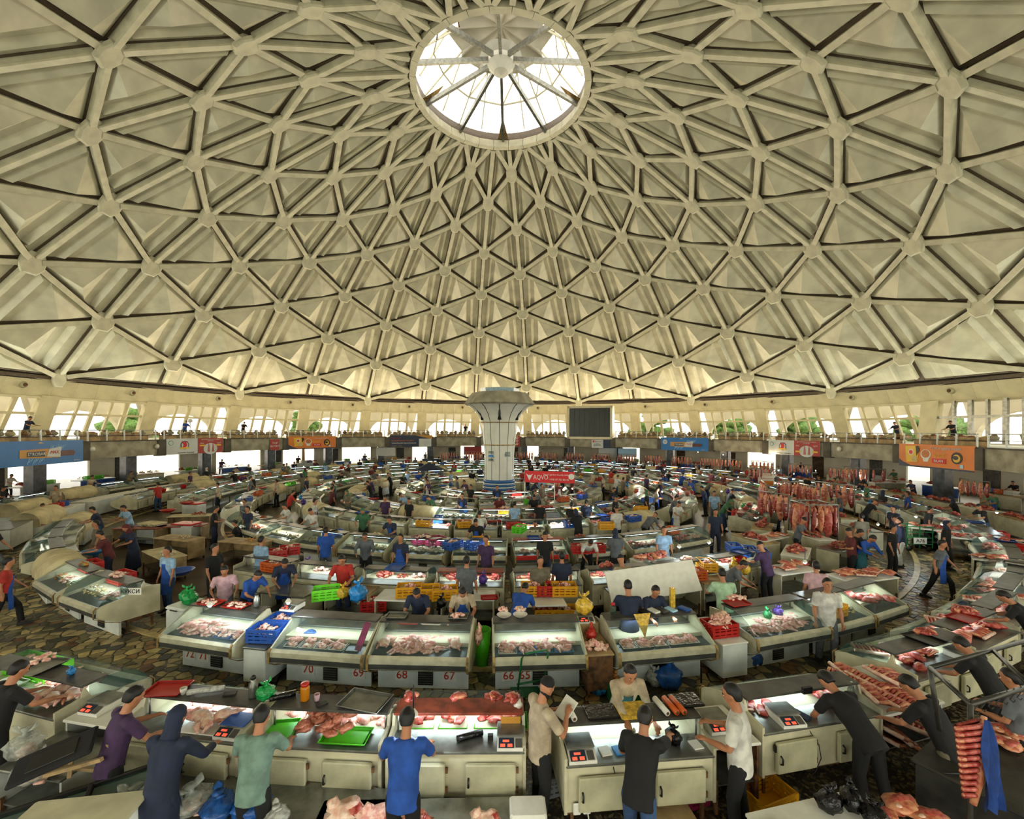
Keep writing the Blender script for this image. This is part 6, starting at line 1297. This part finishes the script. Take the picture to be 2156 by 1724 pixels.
# ================================================================ THE REST OF THE HALL: rings of stalls round the column
def seen(p, zt=.9):
    q = proj((p[0], p[1], zt)); return q is not None and -60 < q[0] < 2216 and q[1] < 1790
def region(r, az):
    a = (az + 180) % 360 - 180
    ring = 'outer row' if r > 23 else ('second row' if r > 19.5 else ('third row' if r > 16.5 else ('fourth row' if r > 13.5 else ('fifth row' if r > 11 else ('sixth row' if r > 8 else ('seventh row' if r > 5 else 'column row'))))))
    side = 'near left' if -90 < a < -20 else ('near right' if 20 < a < 90 else ('middle' if abs(a) <= 20 else ('far left' if a < 0 else 'far right')))
    return ring, side
NC = NM = 0
rd = random.Random(21)
PLAN = []
def ring_of(r, out, step, a0, a1, skip=()):
    a = a0 + step / 2
    while a < a1:
        if not any(s0 < ((a + 180) % 360 - 180) < s1 for s0, s1 in skip): PLAN.append((r, a, out, step))
        a += step
ring_of(23.75, False, 4.75, 35.8, 105); ring_of(24.2, False, 4.6, 105, 255); ring_of(20.95, True, 5.25, 63, 285)
ring_of(20.6, True, 5.4, -62, -24.5); ring_of(18.9, False, 6.2, -24, 26); ring_of(18.9, False, 5.9, 64, 290)
ring_of(14.65, True, 7.4, -80, 280, ((33, 45), (-56, -49))); ring_of(12.5, False, 8.9, -80, 280, ((36, 44),)); ring_of(8.9, True, 12, -90, 270); ring_of(6.9, False, 16, -90, 270); ring_of(3.4, True, 30, -90, 270)
kinds = {'left': ['salad', 'carrot', 'pasta', 'olive', 'cheese', 'sausage', 'chicken'], 'mid': ['chicken', 'chicken', 'beef', 'cheese', 'sausage'], 'right': ['beef', 'beef', 'offal', 'chicken']}
def zone(az):
    p = pt(15, az); return 'left' if p.x < -4 else ('right' if p.x > 5 else 'mid')
ORD = 'first second third fourth fifth sixth seventh eighth ninth tenth eleventh twelfth thirteenth fourteenth fifteenth sixteenth seventeenth eighteenth nineteenth twentieth'.split()
CELLS = {}
for e_ in PLAN:
    p = pt(e_[0], e_[1])
    if seen(p): CELLS.setdefault(region(e_[0], e_[1]), []).append((proj((p.x, p.y, .9))[0], e_))
WHERE = {}
for (ring, side), l in CELLS.items():
    for n, (x, e_) in enumerate(sorted(l)): WHERE[e_] = '%s case from left, %s, %s' % (ORD[n], ring, side)
for e_ in PLAN:
    r, az, out, step = e_
    if e_ not in WHERE: continue
    p = pt(r, az); W_ = WHERE[e_]
    zn = zone(az); ring, side = region(r, az); v = rd.choice(['slant', 'curved', 'curved', 'slant', 'red' if zn != 'left' else 'slant']); w_ = 2 * pi * (r + (.9 if out else -.9) * .5) * step / 360 - .12; w_ = min(w_, 2.1); M = stall_M(r, az, out); dist = p.length
    kd = rd.choice(kinds[zn]); G = '%s, %s' % (ring, side); vn = {'slant': 'slant', 'curved': 'curved', 'red': 'red trimmed'}[v]
    if dist < 17.5 or (35 < az < 62 and r > 23):
        near_case(p, M.to_euler().z, v, '%s glass case, %s' % (vn, W_), w=round(w_ * 5) / 5, lampe=STALL * .8, doors=not out)
    elif (zn == 'left' and rd.random() < .14) or rd.random() < .03:
        covered_case(p, M.to_euler().z, 'canvas covered, %s' % W_, w_)['group'] = 'covered cases of the ' + G; continue
    else:
        far_case(r, az, out, v, '%s glass case, %s' % (vn, W_), 'cases of the ' + G, w_ / SW)
        if rd.random() < .22:
            q = M @ Vector((0, .62, 1.12)); area('case_light', q, (M.to_3x3() @ Vector((0, .1, -1))), 1.4, .08, STALL * 2.4, (.78, .95, 1) if zn != 'left' else (1, .95, .85))
    fl = 1 if proj(M @ Vector((.5, 0, 1)))[0] > proj(M @ Vector((-.5, 0, 1)))[0] else -1
    for x in (-.5, .05, .55) if dist < 24 else (-.42, .42):
        k2 = kd if rd.random() < .5 else rd.choice(kinds[zn]); big = rd.random() < .45; pn = 'middle' if abs(x) < .2 else ('left' if x * fl < 0 else 'right')
        heap(M, x * w_ / 2, .75, .84, k2, '%s heap of %s, %s' % (pn, HL[k2], W_), None, .27 if big else .22, .2, .14 if big else .09, 26, rd.randrange(3), 1.15)
    t = rd.random(); cc = rd.choice(['red', 'blue', 'yellow', 'green', 'blue', 'orange']); bc = rd.choice(['blue', 'green', 'yellow', 'purple', 'sky', 'white']); x = rd.uniform(-.4, .4)
    if t < .28:
        crate(M, x, .25, .93, cc, '%s crate on the worktop, %s' % (cc, W_), None); heap(M, x, .25, 1.04, kd, '%s in a crate, %s' % (HL[kd], W_), None, .24, .15, .16, 30, 1)
    elif t < .46: bag(M, x, .22, .92, bc, 'full %s bag, %s' % (bc, W_), .8, rd.randrange(3))
    elif t < .56: put('bucket', cached('bucket', lambda: bucket_mesh('plastic_red')), None, loc=M @ Vector((0, .22, .92)), label='red bucket on the worktop, ' + W_, cat='bucket')
    if rd.random() < .45: heap(M, rd.uniform(-.5, .5), .48, 1.2, kd, '%s on top, %s' % (HL[kd], W_), None, .16, .1, .1, 16, 1, 1.2)
    if rd.random() < .35: tc = rd.choice(['plastic_red', 'steel', 'white', 'plastic_blue']); tray(M, rd.uniform(-.4, .4), .48, 1.2, tc, '%s tray on top, %s' % (tc.split('_')[-1], W_))
def lamp_bulb(p, lb, grp, warm=False, power=30):
    o = put('lamp', cached(('bulb', warm), lambda: MB().tube([(0, 0, .0), (0, 0, .35)], .008, 'black', 5).lathe([(.02, .06), (.06, .0), (.055, -.01), (.02, .05)], 'white', 10).blob((0, 0, -.01), (.035, .035, .04), 'warm_bulb' if warm else 'bulb', 1, 0, 8, 6).mesh('lamp')), None, loc=p, label=lb, cat='lamp', group=grp)
    L = bpy.data.lights.new('bulb_light', 'POINT'); L.energy = power; L.color = (1, .75, .45) if warm else (.8, .93, 1); L.shadow_soft_size = .04; q = bpy.data.objects.new('bulb_light', L); COL.objects.link(q); q.location = p - Vector((0, 0, .1))
for px, py in ((510, 1062), (505, 1018), (930, 1055), (1206, 1027), (1250, 1066), (1185, 1005), (1395, 1032), (1345, 1010), (1290, 972), (1365, 970), (1310, 985), (1400, 985), (1455, 993), (1480, 995), (1555, 1000), (1520, 1030), (1495, 1138), (1432, 1147), (1735, 1028), (1697, 1178), (1850, 1097), (1882, 1065), (1672, 992), (1812, 995), (1718, 985), (1930, 1080), (1985, 1095), (2100, 1070), (855, 1000), (640, 985), (445, 1278), (610, 1270), (1165, 1000), (875, 1505)):
    zt_ = 1.55; p = at(px, py, zt_) 
    if p.length < 60: lamp_bulb(p, 'small bright white bulb shining above a market case', 'bright bulbs above the cases', False, 22)
for px, py in ((1470, 948), (1523, 953), (1622, 955), (1640, 985)): lamp_bulb(at(px, py, 2.6), 'warm orange lamp below the gallery at the right', 'warm lamps below the gallery', True, 60)
# ---- sellers and shoppers
shirts = ['black', 'navy', 'white', 'grey', 'maroon', 'blue', 'beige', 'black', 'dark', 'navy', 'green', 'red', 'pale_blue', 'khaki', 'purple', 'black']
def crowd(r, az, face, pose, where):
    p = pt(r, az)
    if not seen(p, 1.0) or any((p - t).length < .9 for t in TAKEN): return
    TAKEN.append(p); c = rd.choice(shirts); fem = rd.random() < .25 and pose != 'walk'
    person(p, face + rd.uniform(-25, 25), pose, c, rd.choice(['black', 'navy', 'jeans', 'dark', 'grey']), 'scarf' if fem else rd.choice(['short', 'short', 'cap']), hcol=rd.choice(['white', 'maroon', 'navy', 'green']) if fem else None, skirt=fem, coat=fem and rd.random() < .5,
           label='%s in %s top %s' % ('headscarfed woman' if fem else 'person', {'pale_blue': 'light blue', 'dark': 'very dark'}.get(c, c), where), group='people in the hall', apron=rd.choice([None, None, 'blue', 'white']) if not fem else None)
for e_ in PLAN:
    r, az, out, step = e_; u = rd.random()
    if e_ not in WHERE: continue
    if u < .4: crowd(r + (-.5 if out else .5), az + rd.uniform(-1, 1), (180 - az) if out else -az, rd.choice(['work', 'work', 'lean', 'stand']), 'behind ' + WHERE[e_])
    if u > .64: crowd(r + (1.95 if out else -1.95), az + rd.uniform(-2, 2), (-az) if out else (180 - az), rd.choice(['stand', 'walk', 'hold', 'stand']), 'before ' + WHERE[e_])
# ---- counters, hanging meat, butchers' racks
def rack_with_meat(p, rz, w_, n, label, grp, s=1.0, near=False):
    o = empty('meat_rack', p, rz, label, 'rack', grp)
    me = cached(('rack', round(w_, 1)), lambda: [('bar', MB().tube([(-w_ / 2, 0, 2.1), (w_ / 2, 0, 2.1)], .025, 'steel', 6).mesh('bar'))] + [('post', MB().tube([(x, 0, 0), (x, 0, 2.1)], .025, 'steel', 6).mesh('post')) for x in (-w_ / 2, w_ / 2)])
    for k, m_ in me: put(k, m_, o)
    M = MT(p, rz)
    for i in range(n):
        c = put('carcass', piece('carcass', i % 3), None, label='red side of meat hanging on ' + label.replace('steel ', 'a '), cat='meat', group='meat hanging: ' + (grp or label)); c.matrix_world = M @ Matrix.Translation((-w_ / 2 + .15 + i * (w_ - .3) / max(1, n - 1), 0, 2.05)) @ Matrix.Rotation(rd.uniform(-.7, .7), 4, 'Z') @ Matrix.Scale(s * rd.uniform(.75, 1.1), 4)
for i in range(4):
    t = i * pi / 2; q = at(1715, 1165, 0) + Vector((cos(t) * .55, sin(t) * .55, 0)); rack_with_meat(q, t + pi / 2, 1.1, 4, 'steel carousel arm crowded with hanging ribs', 'arms of the meat carousel', 1.15)
rack_with_meat(at(1662, 1090, 0), .2, 1.6, 6, 'steel rail of hanging yellowish ribs left of the carousel', None, .9)
rack_with_meat(at(1830, 1040, 0), -.1, 2.4, 4, 'steel rail with meat behind the right curved cases', None, .8); rack_with_meat(at(1600, 1040, 0), .1, 1.8, 6, 'steel rail of sides left of the white hanging sign', None, .8)
for az in range(124, 199, 7): rack_with_meat(pt(26.6, az), R_(az), 2.3, 7, 'steel rail of meat hanging under the far gallery', 'meat rails under the far gallery', .95)
for az in (96, 104, 112, 119): rack_with_meat(pt(26.4, az), R_(az), 2.2, 6, 'steel rail of meat along the right edge', 'meat rails along the right edge', .85)
for i, (px, py, w_, rz, kd, lb) in enumerate([(1850, 1215, 1.7, .25, 'beef', 'cream butcher counter with rolled meat in front of the blue jacketed butcher'), (1690, 1200, 1.5, .3, 'beef', 'white butcher counter left of the cream one'), (1640, 1130, 1.6, .5, 'offal', 'butcher counter behind the pink shirted person'), (1875, 1010, 2.4, 0, 'beef', 'long table heaped with dark ribs at the right back'), (1700, 1060, 1.6, .9, 'beef', 'butcher counter right of the hanging ribs'), (1400, 1180, 1.3, .5, 'beef', 'counter left of the curved right case'), (1990, 1170 - 60, 2.0, -.6, 'beef', 'long table with meat strips beyond the right curved cases'), (2070, 1130, 2.2, -.7, 'beef', 'table piled with red ribs beyond the right curved cases'), (2140, 1180, 1.8, -.8, 'beef', 'table of meat slabs at the far right edge')]):
    p = at(px, py, .9); p.z = 0; counter(p, rz, w_, .8, .9, lb, 'white', 'cream_enamel', 'butcher table', 'butcher_table'); M = MT(p, rz)
    for j in range(8 if i < 2 else 5):
        kk = rd.choice(['beef_piece', 'steak', 'rib_rack', 'meat_slab']); o = put(kk, piece(kk, j % 3), None, label='cut of red meat on the ' + ' '.join(lb.split()[:7]), cat='meat', group='meat on the ' + lb); o.matrix_world = M @ Matrix.Translation((-w_ / 2 + .15 + (w_ - .3) * j / (7 if i < 2 else 4), rd.uniform(.2, .6), .93 + rd.random() * .04)) @ Matrix.Rotation(rd.random() * 6, 4, 'Z') @ Matrix.Scale(.9, 4)
    if i > 2: heap(M, 0, .4, .92, kd, 'dark red meat heaped on the ' + ' '.join(lb.split()[:8]), None, w_ * .4, .26, .14, 50, i)
# ---- left zone: covered cases, freezers, tubs
for i, (az, r, w_) in enumerate([(-66.5, 23.7, 2.2), (-54, 24.3, 2.0), (-74, 25.8, 2.2), (-100, 24.3, 2.0), (-110, 24.6, 2.0)]):
    covered_case(pt(r, az), R_(az), ('large case under a cream canvas cover at the left aisle', 'canvas covered case at the left edge of the picture', 'canvas covered case behind the man in the beige shirt', 'small canvas covered case further along the left row', 'farthest canvas covered case on the left')[i], w_)
for i, az in enumerate((-60.3, -71.5, -78.5, -84, -90, -95.5)): counter(pt(23.8, az), R_(az), 2.2, 1.0, .92, ('long white counter between the two canvas covered cases', 'white counter with buckets right of the big canvas cover', 'left row counter in front of teal glass', 'left row counter below the woman in mustard', 'left row counter beside the red chair', 'last plain counter of the left row')[i], 'steel' if i == 0 else 'white', 'white_enamel')
M = stall_M(23.8, -71.5)
for i, c in enumerate(('blue', 'red', 'red')): put('bucket', cached(('bk', c), lambda c=c: bucket_mesh('plastic_' + c)), None, loc=M @ Vector((-.6 + i * .45, .4, .92)), label='%s bucket in the row of three on the left counter' % ('blue', 'middle red', 'rightmost red')[i], cat='bucket')
for i, (px, py, rz, lb) in enumerate([(322, 1150, -.5, 'white chest freezer with a striped cloth on top, left of two'), (395, 1150, -.35, 'white chest freezer with a red lid, right of two'), (410, 1098, -.4, 'white freezer with a red lid behind the other one')]): freezer(at(px, py, 0), rz + .2, lb, .95, 'plastic_red' if i else 'canvas')
for i, (px, py) in enumerate(((360, 1165), (375, 1158), (368, 1150), (388, 1150), (352, 1152))): put('tub', cached(('bk', 'red'), lambda: bucket_mesh('plastic_red')), None, loc=at(px, py, 0), scale=1.1, label='red tub standing on the brown floor among the salad stalls', cat='tub', group='red tubs on the brown floor')
for i, (px, py, c) in enumerate(((355, 1085, 'red'), (395, 1068, 'red'), (382, 1216, 'blue'), (200, 1175, 'sky'))): put('bowl', cached(('bowl', c), lambda c=c: bowl_mesh('plastic_' + c)), None, loc=at(px, py, .8), scale=1.2, label='%s basin, %s' % (c, ('with orange food by the freezers', 'on a stool behind the freezers', 'lying by the scales', 'on the left salad case')[i]), cat='basin')
mat('brown_floor', '#4f3c2a', .6, var=.2, scale=1.2); ring_slab('floor_mat', 15.0, 20.3, 0, .02, 'brown_floor', 180 + 27, 180 + 62, 20, parent=floor)
for i, (r, az, rz) in enumerate(((19.2, -36, 0), (18.2, -42, .4), (17.6, -50, 1.0), (16.9, -34, .3), (19.0, -52, .9), (17.2, -58, 1.2))): counter(pt(r, az), R_(az) + rz, 1.8, .7, .8, 'long trestle table with %s in the left salad area, %s' % (('a patterned cloth', 'bread', 'pickles', 'bowls', 'red striped cloth', 'boxes')[i], ('front', 'second', 'third', 'by the aisle', 'back', 'last')[i]), ('canvas', 'pale_wood', 'terracotta', 'pale_wood', 'terracotta', 'canvas')[i], 'pale_wood', 'table', 'trestle_table'); heap(MT(pt(r, az), R_(az) + rz), .3, .35, .82, ('cheese', 'pasta', 'olive', 'carrot', 'salad', 'sausage')[i], 'food heaped on the trestle table with ' + ('a patterned cloth', 'bread', 'pickles', 'bowls', 'red striped cloth', 'boxes')[i], None, .3, .2, .12, 30, i % 3)
for i, (px, py) in enumerate(((440, 1160), (330, 1205), (415, 1130), (280, 1150))): o = empty('stool', at(px, py, 0), .3 * i, 'low wooden stool %s' % ('beside the seated person in black', 'near the blue basin', 'behind the red tubs', 'behind the headscarved woman')[i], 'stool'); MB().box((0, 0, .42), (.4, .28, .04), 'wood', ch=.01).build('seat', o); [MB().box((x, y, .2), (.04, .04, .4), 'wood').build('leg', o) for x in (-.16, .16) for y in (-.1, .1)]
cr(612, 1170, .9, 'red', 'long red crate of chicken near the purple bag', 'chicken', .4); cr(585, 1178, .9, 'red', 'second red crate of chicken near the purple bag', 'chicken', .4)
for i, (px, py, c) in enumerate(((1278, 1112, 'yellow'), (1205, 1108, 'blue'), (1163, 1090, 'grey'), (980, 1110, 'yellow'), (1350, 1075, 'yellow'), (1335, 1095, 'blue'), (1365, 1055, 'blue'), (890, 1145, 'magenta'), (920, 1148, 'magenta'), (955, 1155, 'blue'), (1000, 1155, 'blue'), (1095, 1120, 'green'), (1580, 1165, 'blue'), (1605, 1170, 'blue'), (1548, 1158, 'blue'), (1490, 1195, 'yellow'), (925, 1100, 'blue'))): cr(px, py, .95, c, '%s crate %s' % (c, ('beside the seated old vendor', 'lying on a long counter', 'by the blue aproned man', 'left of the column base', 'stacked in the back right', 'with pale meat', 'behind the white aproned vendor', 'in front of the grey blazer man', 'second in the dark case', 'in the dark shelf, left', 'in the dark shelf, right', 'beside the camouflaged vendor', 'middle of three at the right', 'right end of three', 'left end of three', 'behind the mint shirt', 'of chicken scraps by the counter')[i]), 'chicken' if i % 2 else None, .1 * i, i)
for i, (px, py) in enumerate(((1250, 1165), (1240, 1160))): pass
# ---- signs, parasol, cart
o = empty('banner', at(1104, 1092, 0), R_(-14), 'red stretched banner with white writing on two poles right of the column', 'banner'); zb_ = 2.02
MB().box((1.42, 0, zb_ + .33), (2.75, .03, .62), 'ad_bright_red').build('board', o)
for x in (.05, 1.7): MB().tube([(x, .04, 0), (x, .04, 2.6)], .025, 'white', 6).build('pole', o)
text('AQVO', .36, 'white', o, (.95, -.025, zb_ + .3), sx=.8); text('"Sapo" go\'shti shunda mahsulotlar', .13, 'white', o, (1.95, -.025, zb_ + .46)); text('+998 97 733 80 45', .14, 'white', o, (1.95, -.025, zb_ + .2))
flat(o, [(.18, zb_ + .4), (.32, zb_ + .12), (.46, zb_ + .4), (.52, zb_ + .5), (.4, zb_ + .42), (.24, zb_ + .42), (.12, zb_ + .5)], 'white', -.03); disc(o, 2.62, zb_ + .38, .16, 'white', -.03)
o = empty('hanging_sign', at(1614, 1040, 0), R_(-8), 'white and orange paper sign on a pole before the right stalls', 'sign'); q = at(1614, 1040, 0).length; zz = EYE - (1012 - CY) / F_PX * q * .93
MB().box((0, 0, zz + .45), (1.15, .03, .95), 'white').build('board', o); MB().box((0, -.02, zz + .2), (1.0, .01, .35), 'ad_orange').build('picture', o); MB().tube([(.55, .04, 0), (.55, .04, zz + .95)], .025, 'steel', 6).build('pole', o); text("GO'SHT", .26, 'ad_orange', o, (0, -.03, zz + .78)); text('MAXSULOTLARI', .13, 'ad_orange', o, (0, -.03, zz + .55))
o = empty('parasol', at(905, 1040, 0), 0, 'dark blue parasol standing left of the column', 'parasol'); hz_ = 2.35
MB().tube([(0, 0, 0), (0, 0, hz_)], .02, 'steel', 6).build('pole', o); MB().lathe([(1.25, hz_ - .5), (.7, hz_ - .28), (.1, hz_), (.02, hz_ + .03)], 'cloth_navy', 8, smooth=False).build('canopy', o); MB().lathe([(.25, 0), (.25, .06), (.03, .1)], 'black', 12).build('base', o)
o = empty('cart', at(1925, 1150, 0), -.1, 'green metal cart with white bags marked A76 on the right aisle', 'cart')
MB().box((0, 0, .55), (1.0, .6, .03), 'plastic_dark_green').build('bed', o); b = MB()
for x in (-.5, 0, .5):
    for y in (-.3, .3): b.box((x, y, .6), (.03, .03, .9), 'plastic_dark_green')
for z in (.3, .8, 1.02): b.box((0, -.3, z), (1.0, .03, .03), 'plastic_dark_green'); b.box((0, .3, z), (1.0, .03, .03), 'plastic_dark_green')
b.build('frame', o); MB().box((0, -.33, .45), (.5, .02, .25), 'white').build('plate', o); text('A76', .2, 'black', o, (0, -.345, .45))
for x in (-.38, .38): MB().tube([(x, -.3, .1), (x, -.25, .1)], .1, 'black', 14).build('wheel', o); MB().tube([(x, .25, .1), (x, .3, .1)], .1, 'black', 14).build('wheel', o)
o = empty('price_sign', at(278, 1262, .9), 0, 'small white card with black lettering on the left island case', 'sign'); MB().box((0, 0, .12), (.5, .02, .16), 'white').build('board', o); text('КУКСИ', .13, 'black', o, (0, -.015, .12))
bag(MT(at(1965, 1148, 0), 0), 0, 0, 0, 'black', 'heap of black bags beside the green cart', 1.7, 0)
# ---- gallery goods
for k in BAYS:
    a0 = A0 + 12 * k + 6
    if not seen(arch(29, a0), 4.5): continue
    sd = 'left' if arch(28, a0).x < 0 else 'right'; dp = 'far' if arch(28, a0).y > 32 else 'near'
    t = empty('gallery_table', arch(29.1, a0, ZS), -R_(a0), 'long wooden table of goods on the gallery, %s %s side' % (dp, sd), 'table', 'gallery tables, %s %s' % (dp, sd)); MB().box((0, 0, .4), (5.2, 1.1, .05), 'wood').build('table_top', t); MB().box((0, -.5, .2), (5.1, .04, .36), 'pale_wood').build('front_panel', t)
    for j in range(9):
        x = -2.4 + j * .6; u = rd.random(); P = t.matrix_basis
        if u < .5: c = put('box', cached(('gb', j % 3), lambda j=j: MB().box((0, 0, .09), (.46, .5, .18 + .04 * (j % 3)), 'pale_wood', ch=.015).blob((0, 0, .2), (.2, .2, .09), ('food_nuts', 'food_pasta', 'food_sausage')[j % 3], j, .15, 10, 6).mesh('box')), None, label='open wooden box of dried goods on the %s %s gallery' % (dp, sd), cat='box', group='boxes on the %s %s gallery' % (dp, sd)); c.matrix_world = P @ Matrix.Translation((x, rd.uniform(-.25, .25), .43))
        else: c = put('sack', cached(('gs', j % 3), lambda j=j: MB().blob((0, 0, .16), (.26, .2, .17), ('canvas', 'food_nuts', 'concrete')[j % 3], j, .18, 10, 7).blob((0, 0, .3), (.16, .12, .08), 'food_nuts', j + 2, .2, 8, 5).mesh('sack')), None, label='full sack of goods on the %s %s gallery' % (dp, sd), cat='sack', group='sacks on the %s %s gallery' % (dp, sd)); c.matrix_world = P @ Matrix.Translation((x, rd.uniform(-.25, .25), .43))
    if rd.random() < .4:
        p = arch(30.6, a0 + rd.uniform(-4, 4), ZS - .02); person(p, a0 + 180, 'work', rd.choice(shirts), 'black', label='seller standing behind the goods on the %s %s gallery' % (dp, sd), group='sellers on the %s %s gallery' % (dp, sd))
for i, (px, y_) in enumerate(((102, 0), (490, 0))):
    k = -8.1 + i * 2.6; p = arch(28.6, A0 + 12 * k, ZS); MB().tube([(0, 0, 0), (0, 0, 1.5)], .03, 'steel', 6).blob((0, 0, 1.65), (.2, .2, .17), 'white', 1, 0, 14, 9).build('globe_lamp', loc=p, label='white globe lamp on a post on the left gallery, %s' % ('nearer', 'farther')[i], cat='lamp')

# ---- stalls under the gallery and along the outer wall
SHOPK = ['greens', 'tomato', 'carrot', 'salad', 'nuts']
n_ = 0
for az in range(64, 300, 7):
    a = (az + 180) % 360 - 180; p = pt(33.2, az)
    if not seen(p): continue
    q = proj((p.x, p.y, 1)); sd = 'left' if p.x < 0 else 'right'; n_ += 1
    W_ = '%s in the %s wall row below the gallery' % (ORD[min(19, int(q[0] // 110))], sd)
    o = empty('market_table', p, R_(az), 'plain market table, ' + W_, 'table', 'tables in the wall row, %s' % sd)
    MB().box((0, .4, .86), (2.6, .9, .06), ('white', 'pale_wood', 'blue_pale')[n_ % 3]).build('table_top', o); MB().box((0, .82, .42), (2.5, .05, .82), ('white_enamel', 'cream_enamel', 'plastic_blue')[n_ % 3]).build('front_panel', o)
    M = MT(p, R_(az))
    for j, x in enumerate((-.9, -.3, .35, .95)):
        if rd.random() < .45: cc = rd.choice(['red', 'blue', 'yellow', 'green', 'orange', 'white']); crate(M, x, .4, .9, cc, '%s crate, %s' % (cc, W_), 'crates in the wall row, %s' % sd)
        heap(M, x, .45, .98, rd.choice(['salad', 'carrot', 'olive', 'nuts', 'beef', 'cheese']), 'goods heaped on a table, ' + W_, 'heaps in the wall row, %s' % sd, .2, .18, .2, 22, rd.randrange(3), 1.3)
    if n_ % 2: person(pt(34, az + 1), -az, 'work', rd.choice(shirts), 'black', label='seller standing at the outer wall, ' + W_.split(' below')[0], group='sellers at the outer wall, %s' % sd)
mat('awning', '#3f6a78', .7, var=.08)
for i, az in enumerate((96, 103, 110)): MB().box((0, 0, 0), (3.6, 1.4, .06), 'awning').build('awning', loc=pt(36.5, az, 2.75), rot=(.25, 0, R_(az)), label='teal awning below the right gallery, %s' % ('nearest', 'middle', 'farthest')[i], cat='awning')
for i, (px, y0, y1, c) in enumerate(((708, 947, 966, 'white'), (975, 947, 968, 'ad_red'), (1470, 945, 962, 'ad_light'), (1395, 967, 973, 'ad_white'))):
    p = arch(30, math.degrees(math.atan2(at(px, 990, .9).x, 30)) , 0); z = 2.1
    MB().box((0, 0, z), (2.4, .05, 1.1), c, ch=.01).tube([(-1.1, .04, 0), (-1.1, .04, z)], .03, 'steel', 6).build('hanging_board', loc=p, label=('white board on a pole under the left gallery', 'red food poster under the gallery left of the column', 'pale blue poster under the right gallery', 'small pale poster under the gallery right of the display')[i], cat='board')

# ---- second line of butchers' tables outside the right cases, and more of the butchers' area
for i, az in enumerate(range(37, 112, 6)):
    p = pt(26.9, az)
    if not seen(p): continue
    W_ = '%s of the outer tables beyond the right glass cases' % ORD[i]; o = counter(p, R_(az), 2.1, .9, .9, 'butcher table heaped with meat, ' + W_, ('white', 'steel', 'pale_wood')[i % 3], 'cream_enamel', 'butcher table', 'butcher_table'); M = MT(p, R_(az))
    heap(M, -.45, .45, .92, 'beef', 'left heap of ribs, ' + W_, None, .42, .26, .16, 46, i % 3, 1.1); heap(M, .55, .45, .92, ('offal', 'beef')[i % 2], 'right heap of meat, ' + W_, None, .35, .26, .14, 40, i % 2, 1.1)
    if i % 2 == 0: person(pt(27.5, az + 1), -az, rd.choice(['work', 'lean']), rd.choice(shirts), 'black', label='butcher behind the ' + W_, apron=rd.choice([None, 'blue']))
    if i % 3 == 1: rack_with_meat(pt(28.2, az), R_(az), 2.0, 5, 'steel rail behind the %s outer butcher table' % ORD[i], None, .9)
for i, (r, az, rz, px) in enumerate(((18.9, 33, .3, 0), (17.0, 36, 1.2, 0), (19.6, 38, -.2, 0), (18.3, 43, .9, 0), (16.6, 44, .2, 0), (19.7, 52, .6, 0), (17.6, 55, 1.3, 0), (19.2, 60, .4, 0), (16.3, 58, -.3, 0))):
    p = pt(r, az); rz2 = R_(az) + rz; nm_ = ('beside the cream butcher counter', 'near the blue crates', 'by the paved strip', 'under the meat carousel', 'left of the carousel', 'right behind the carousel', 'behind the carousel', 'farther behind the carousel', 'by the white hanging sign')[i]
    counter(p, rz2, 1.6, .75, .88, 'butcher block table ' + nm_, ('white', 'pale_wood', 'steel')[i % 3], 'cream_enamel', 'butcher table', 'butcher_table'); M = MT(p, rz2); heap(M, 0, .38, .9, ('beef', 'offal')[i % 3 == 2], 'meat heaped on the table ' + nm_, None, .5, .24, .16, 50, i % 3, 1.15)
    q = pt(r + .9, az + 2.5)
    if i != 3: person(q, rd.uniform(0, 360), rd.choice(['work', 'stand', 'lean', 'hold']), rd.choice(['black', 'navy', 'dark', 'maroon', 'grey']), 'black', rd.choice(['short', 'cap']), label='person in dark clothes at the table ' + nm_)
for i, (r, az, w_) in enumerate(((15.9, 66, 1.8), (17.9, 64, 1.8), (19.4, 69, 2.0), (16.3, 50, 1.5))): rack_with_meat(pt(r, az), R_(az + 20 * i), w_, 6, 'steel rail with hanging sides, %s' % ('by the white hanging sign', 'behind the white hanging sign', 'far behind the carousel', 'left of the meat carousel')[i], None, 1.0)
for i, az in enumerate(range(-62, -106, -6)):
    p = pt(27.3, az)
    if not seen(p): continue
    W_ = '%s of the back line beyond the left aisle' % ORD[i]
    if i % 3 == 1: covered_case(p, R_(az), 'canvas covered case, ' + W_, 2.2)
    else:
        far_case(27.3, az, False, 'curved', 'teal glass case, ' + W_, None, 1.1); M = stall_M(27.3, az); heap(M, -.4, .75, .84, 'salad', 'left food heap, ' + W_, None, .3, .2, .1, 26, 1); heap(M, .4, .75, .84, 'cheese', 'right food heap, ' + W_, None, .3, .2, .1, 26, 0)
        person(pt(27.9, az + 1), -az, 'work', rd.choice(shirts), 'black', rd.choice(['scarf', 'short']), label='seller behind the ' + W_)
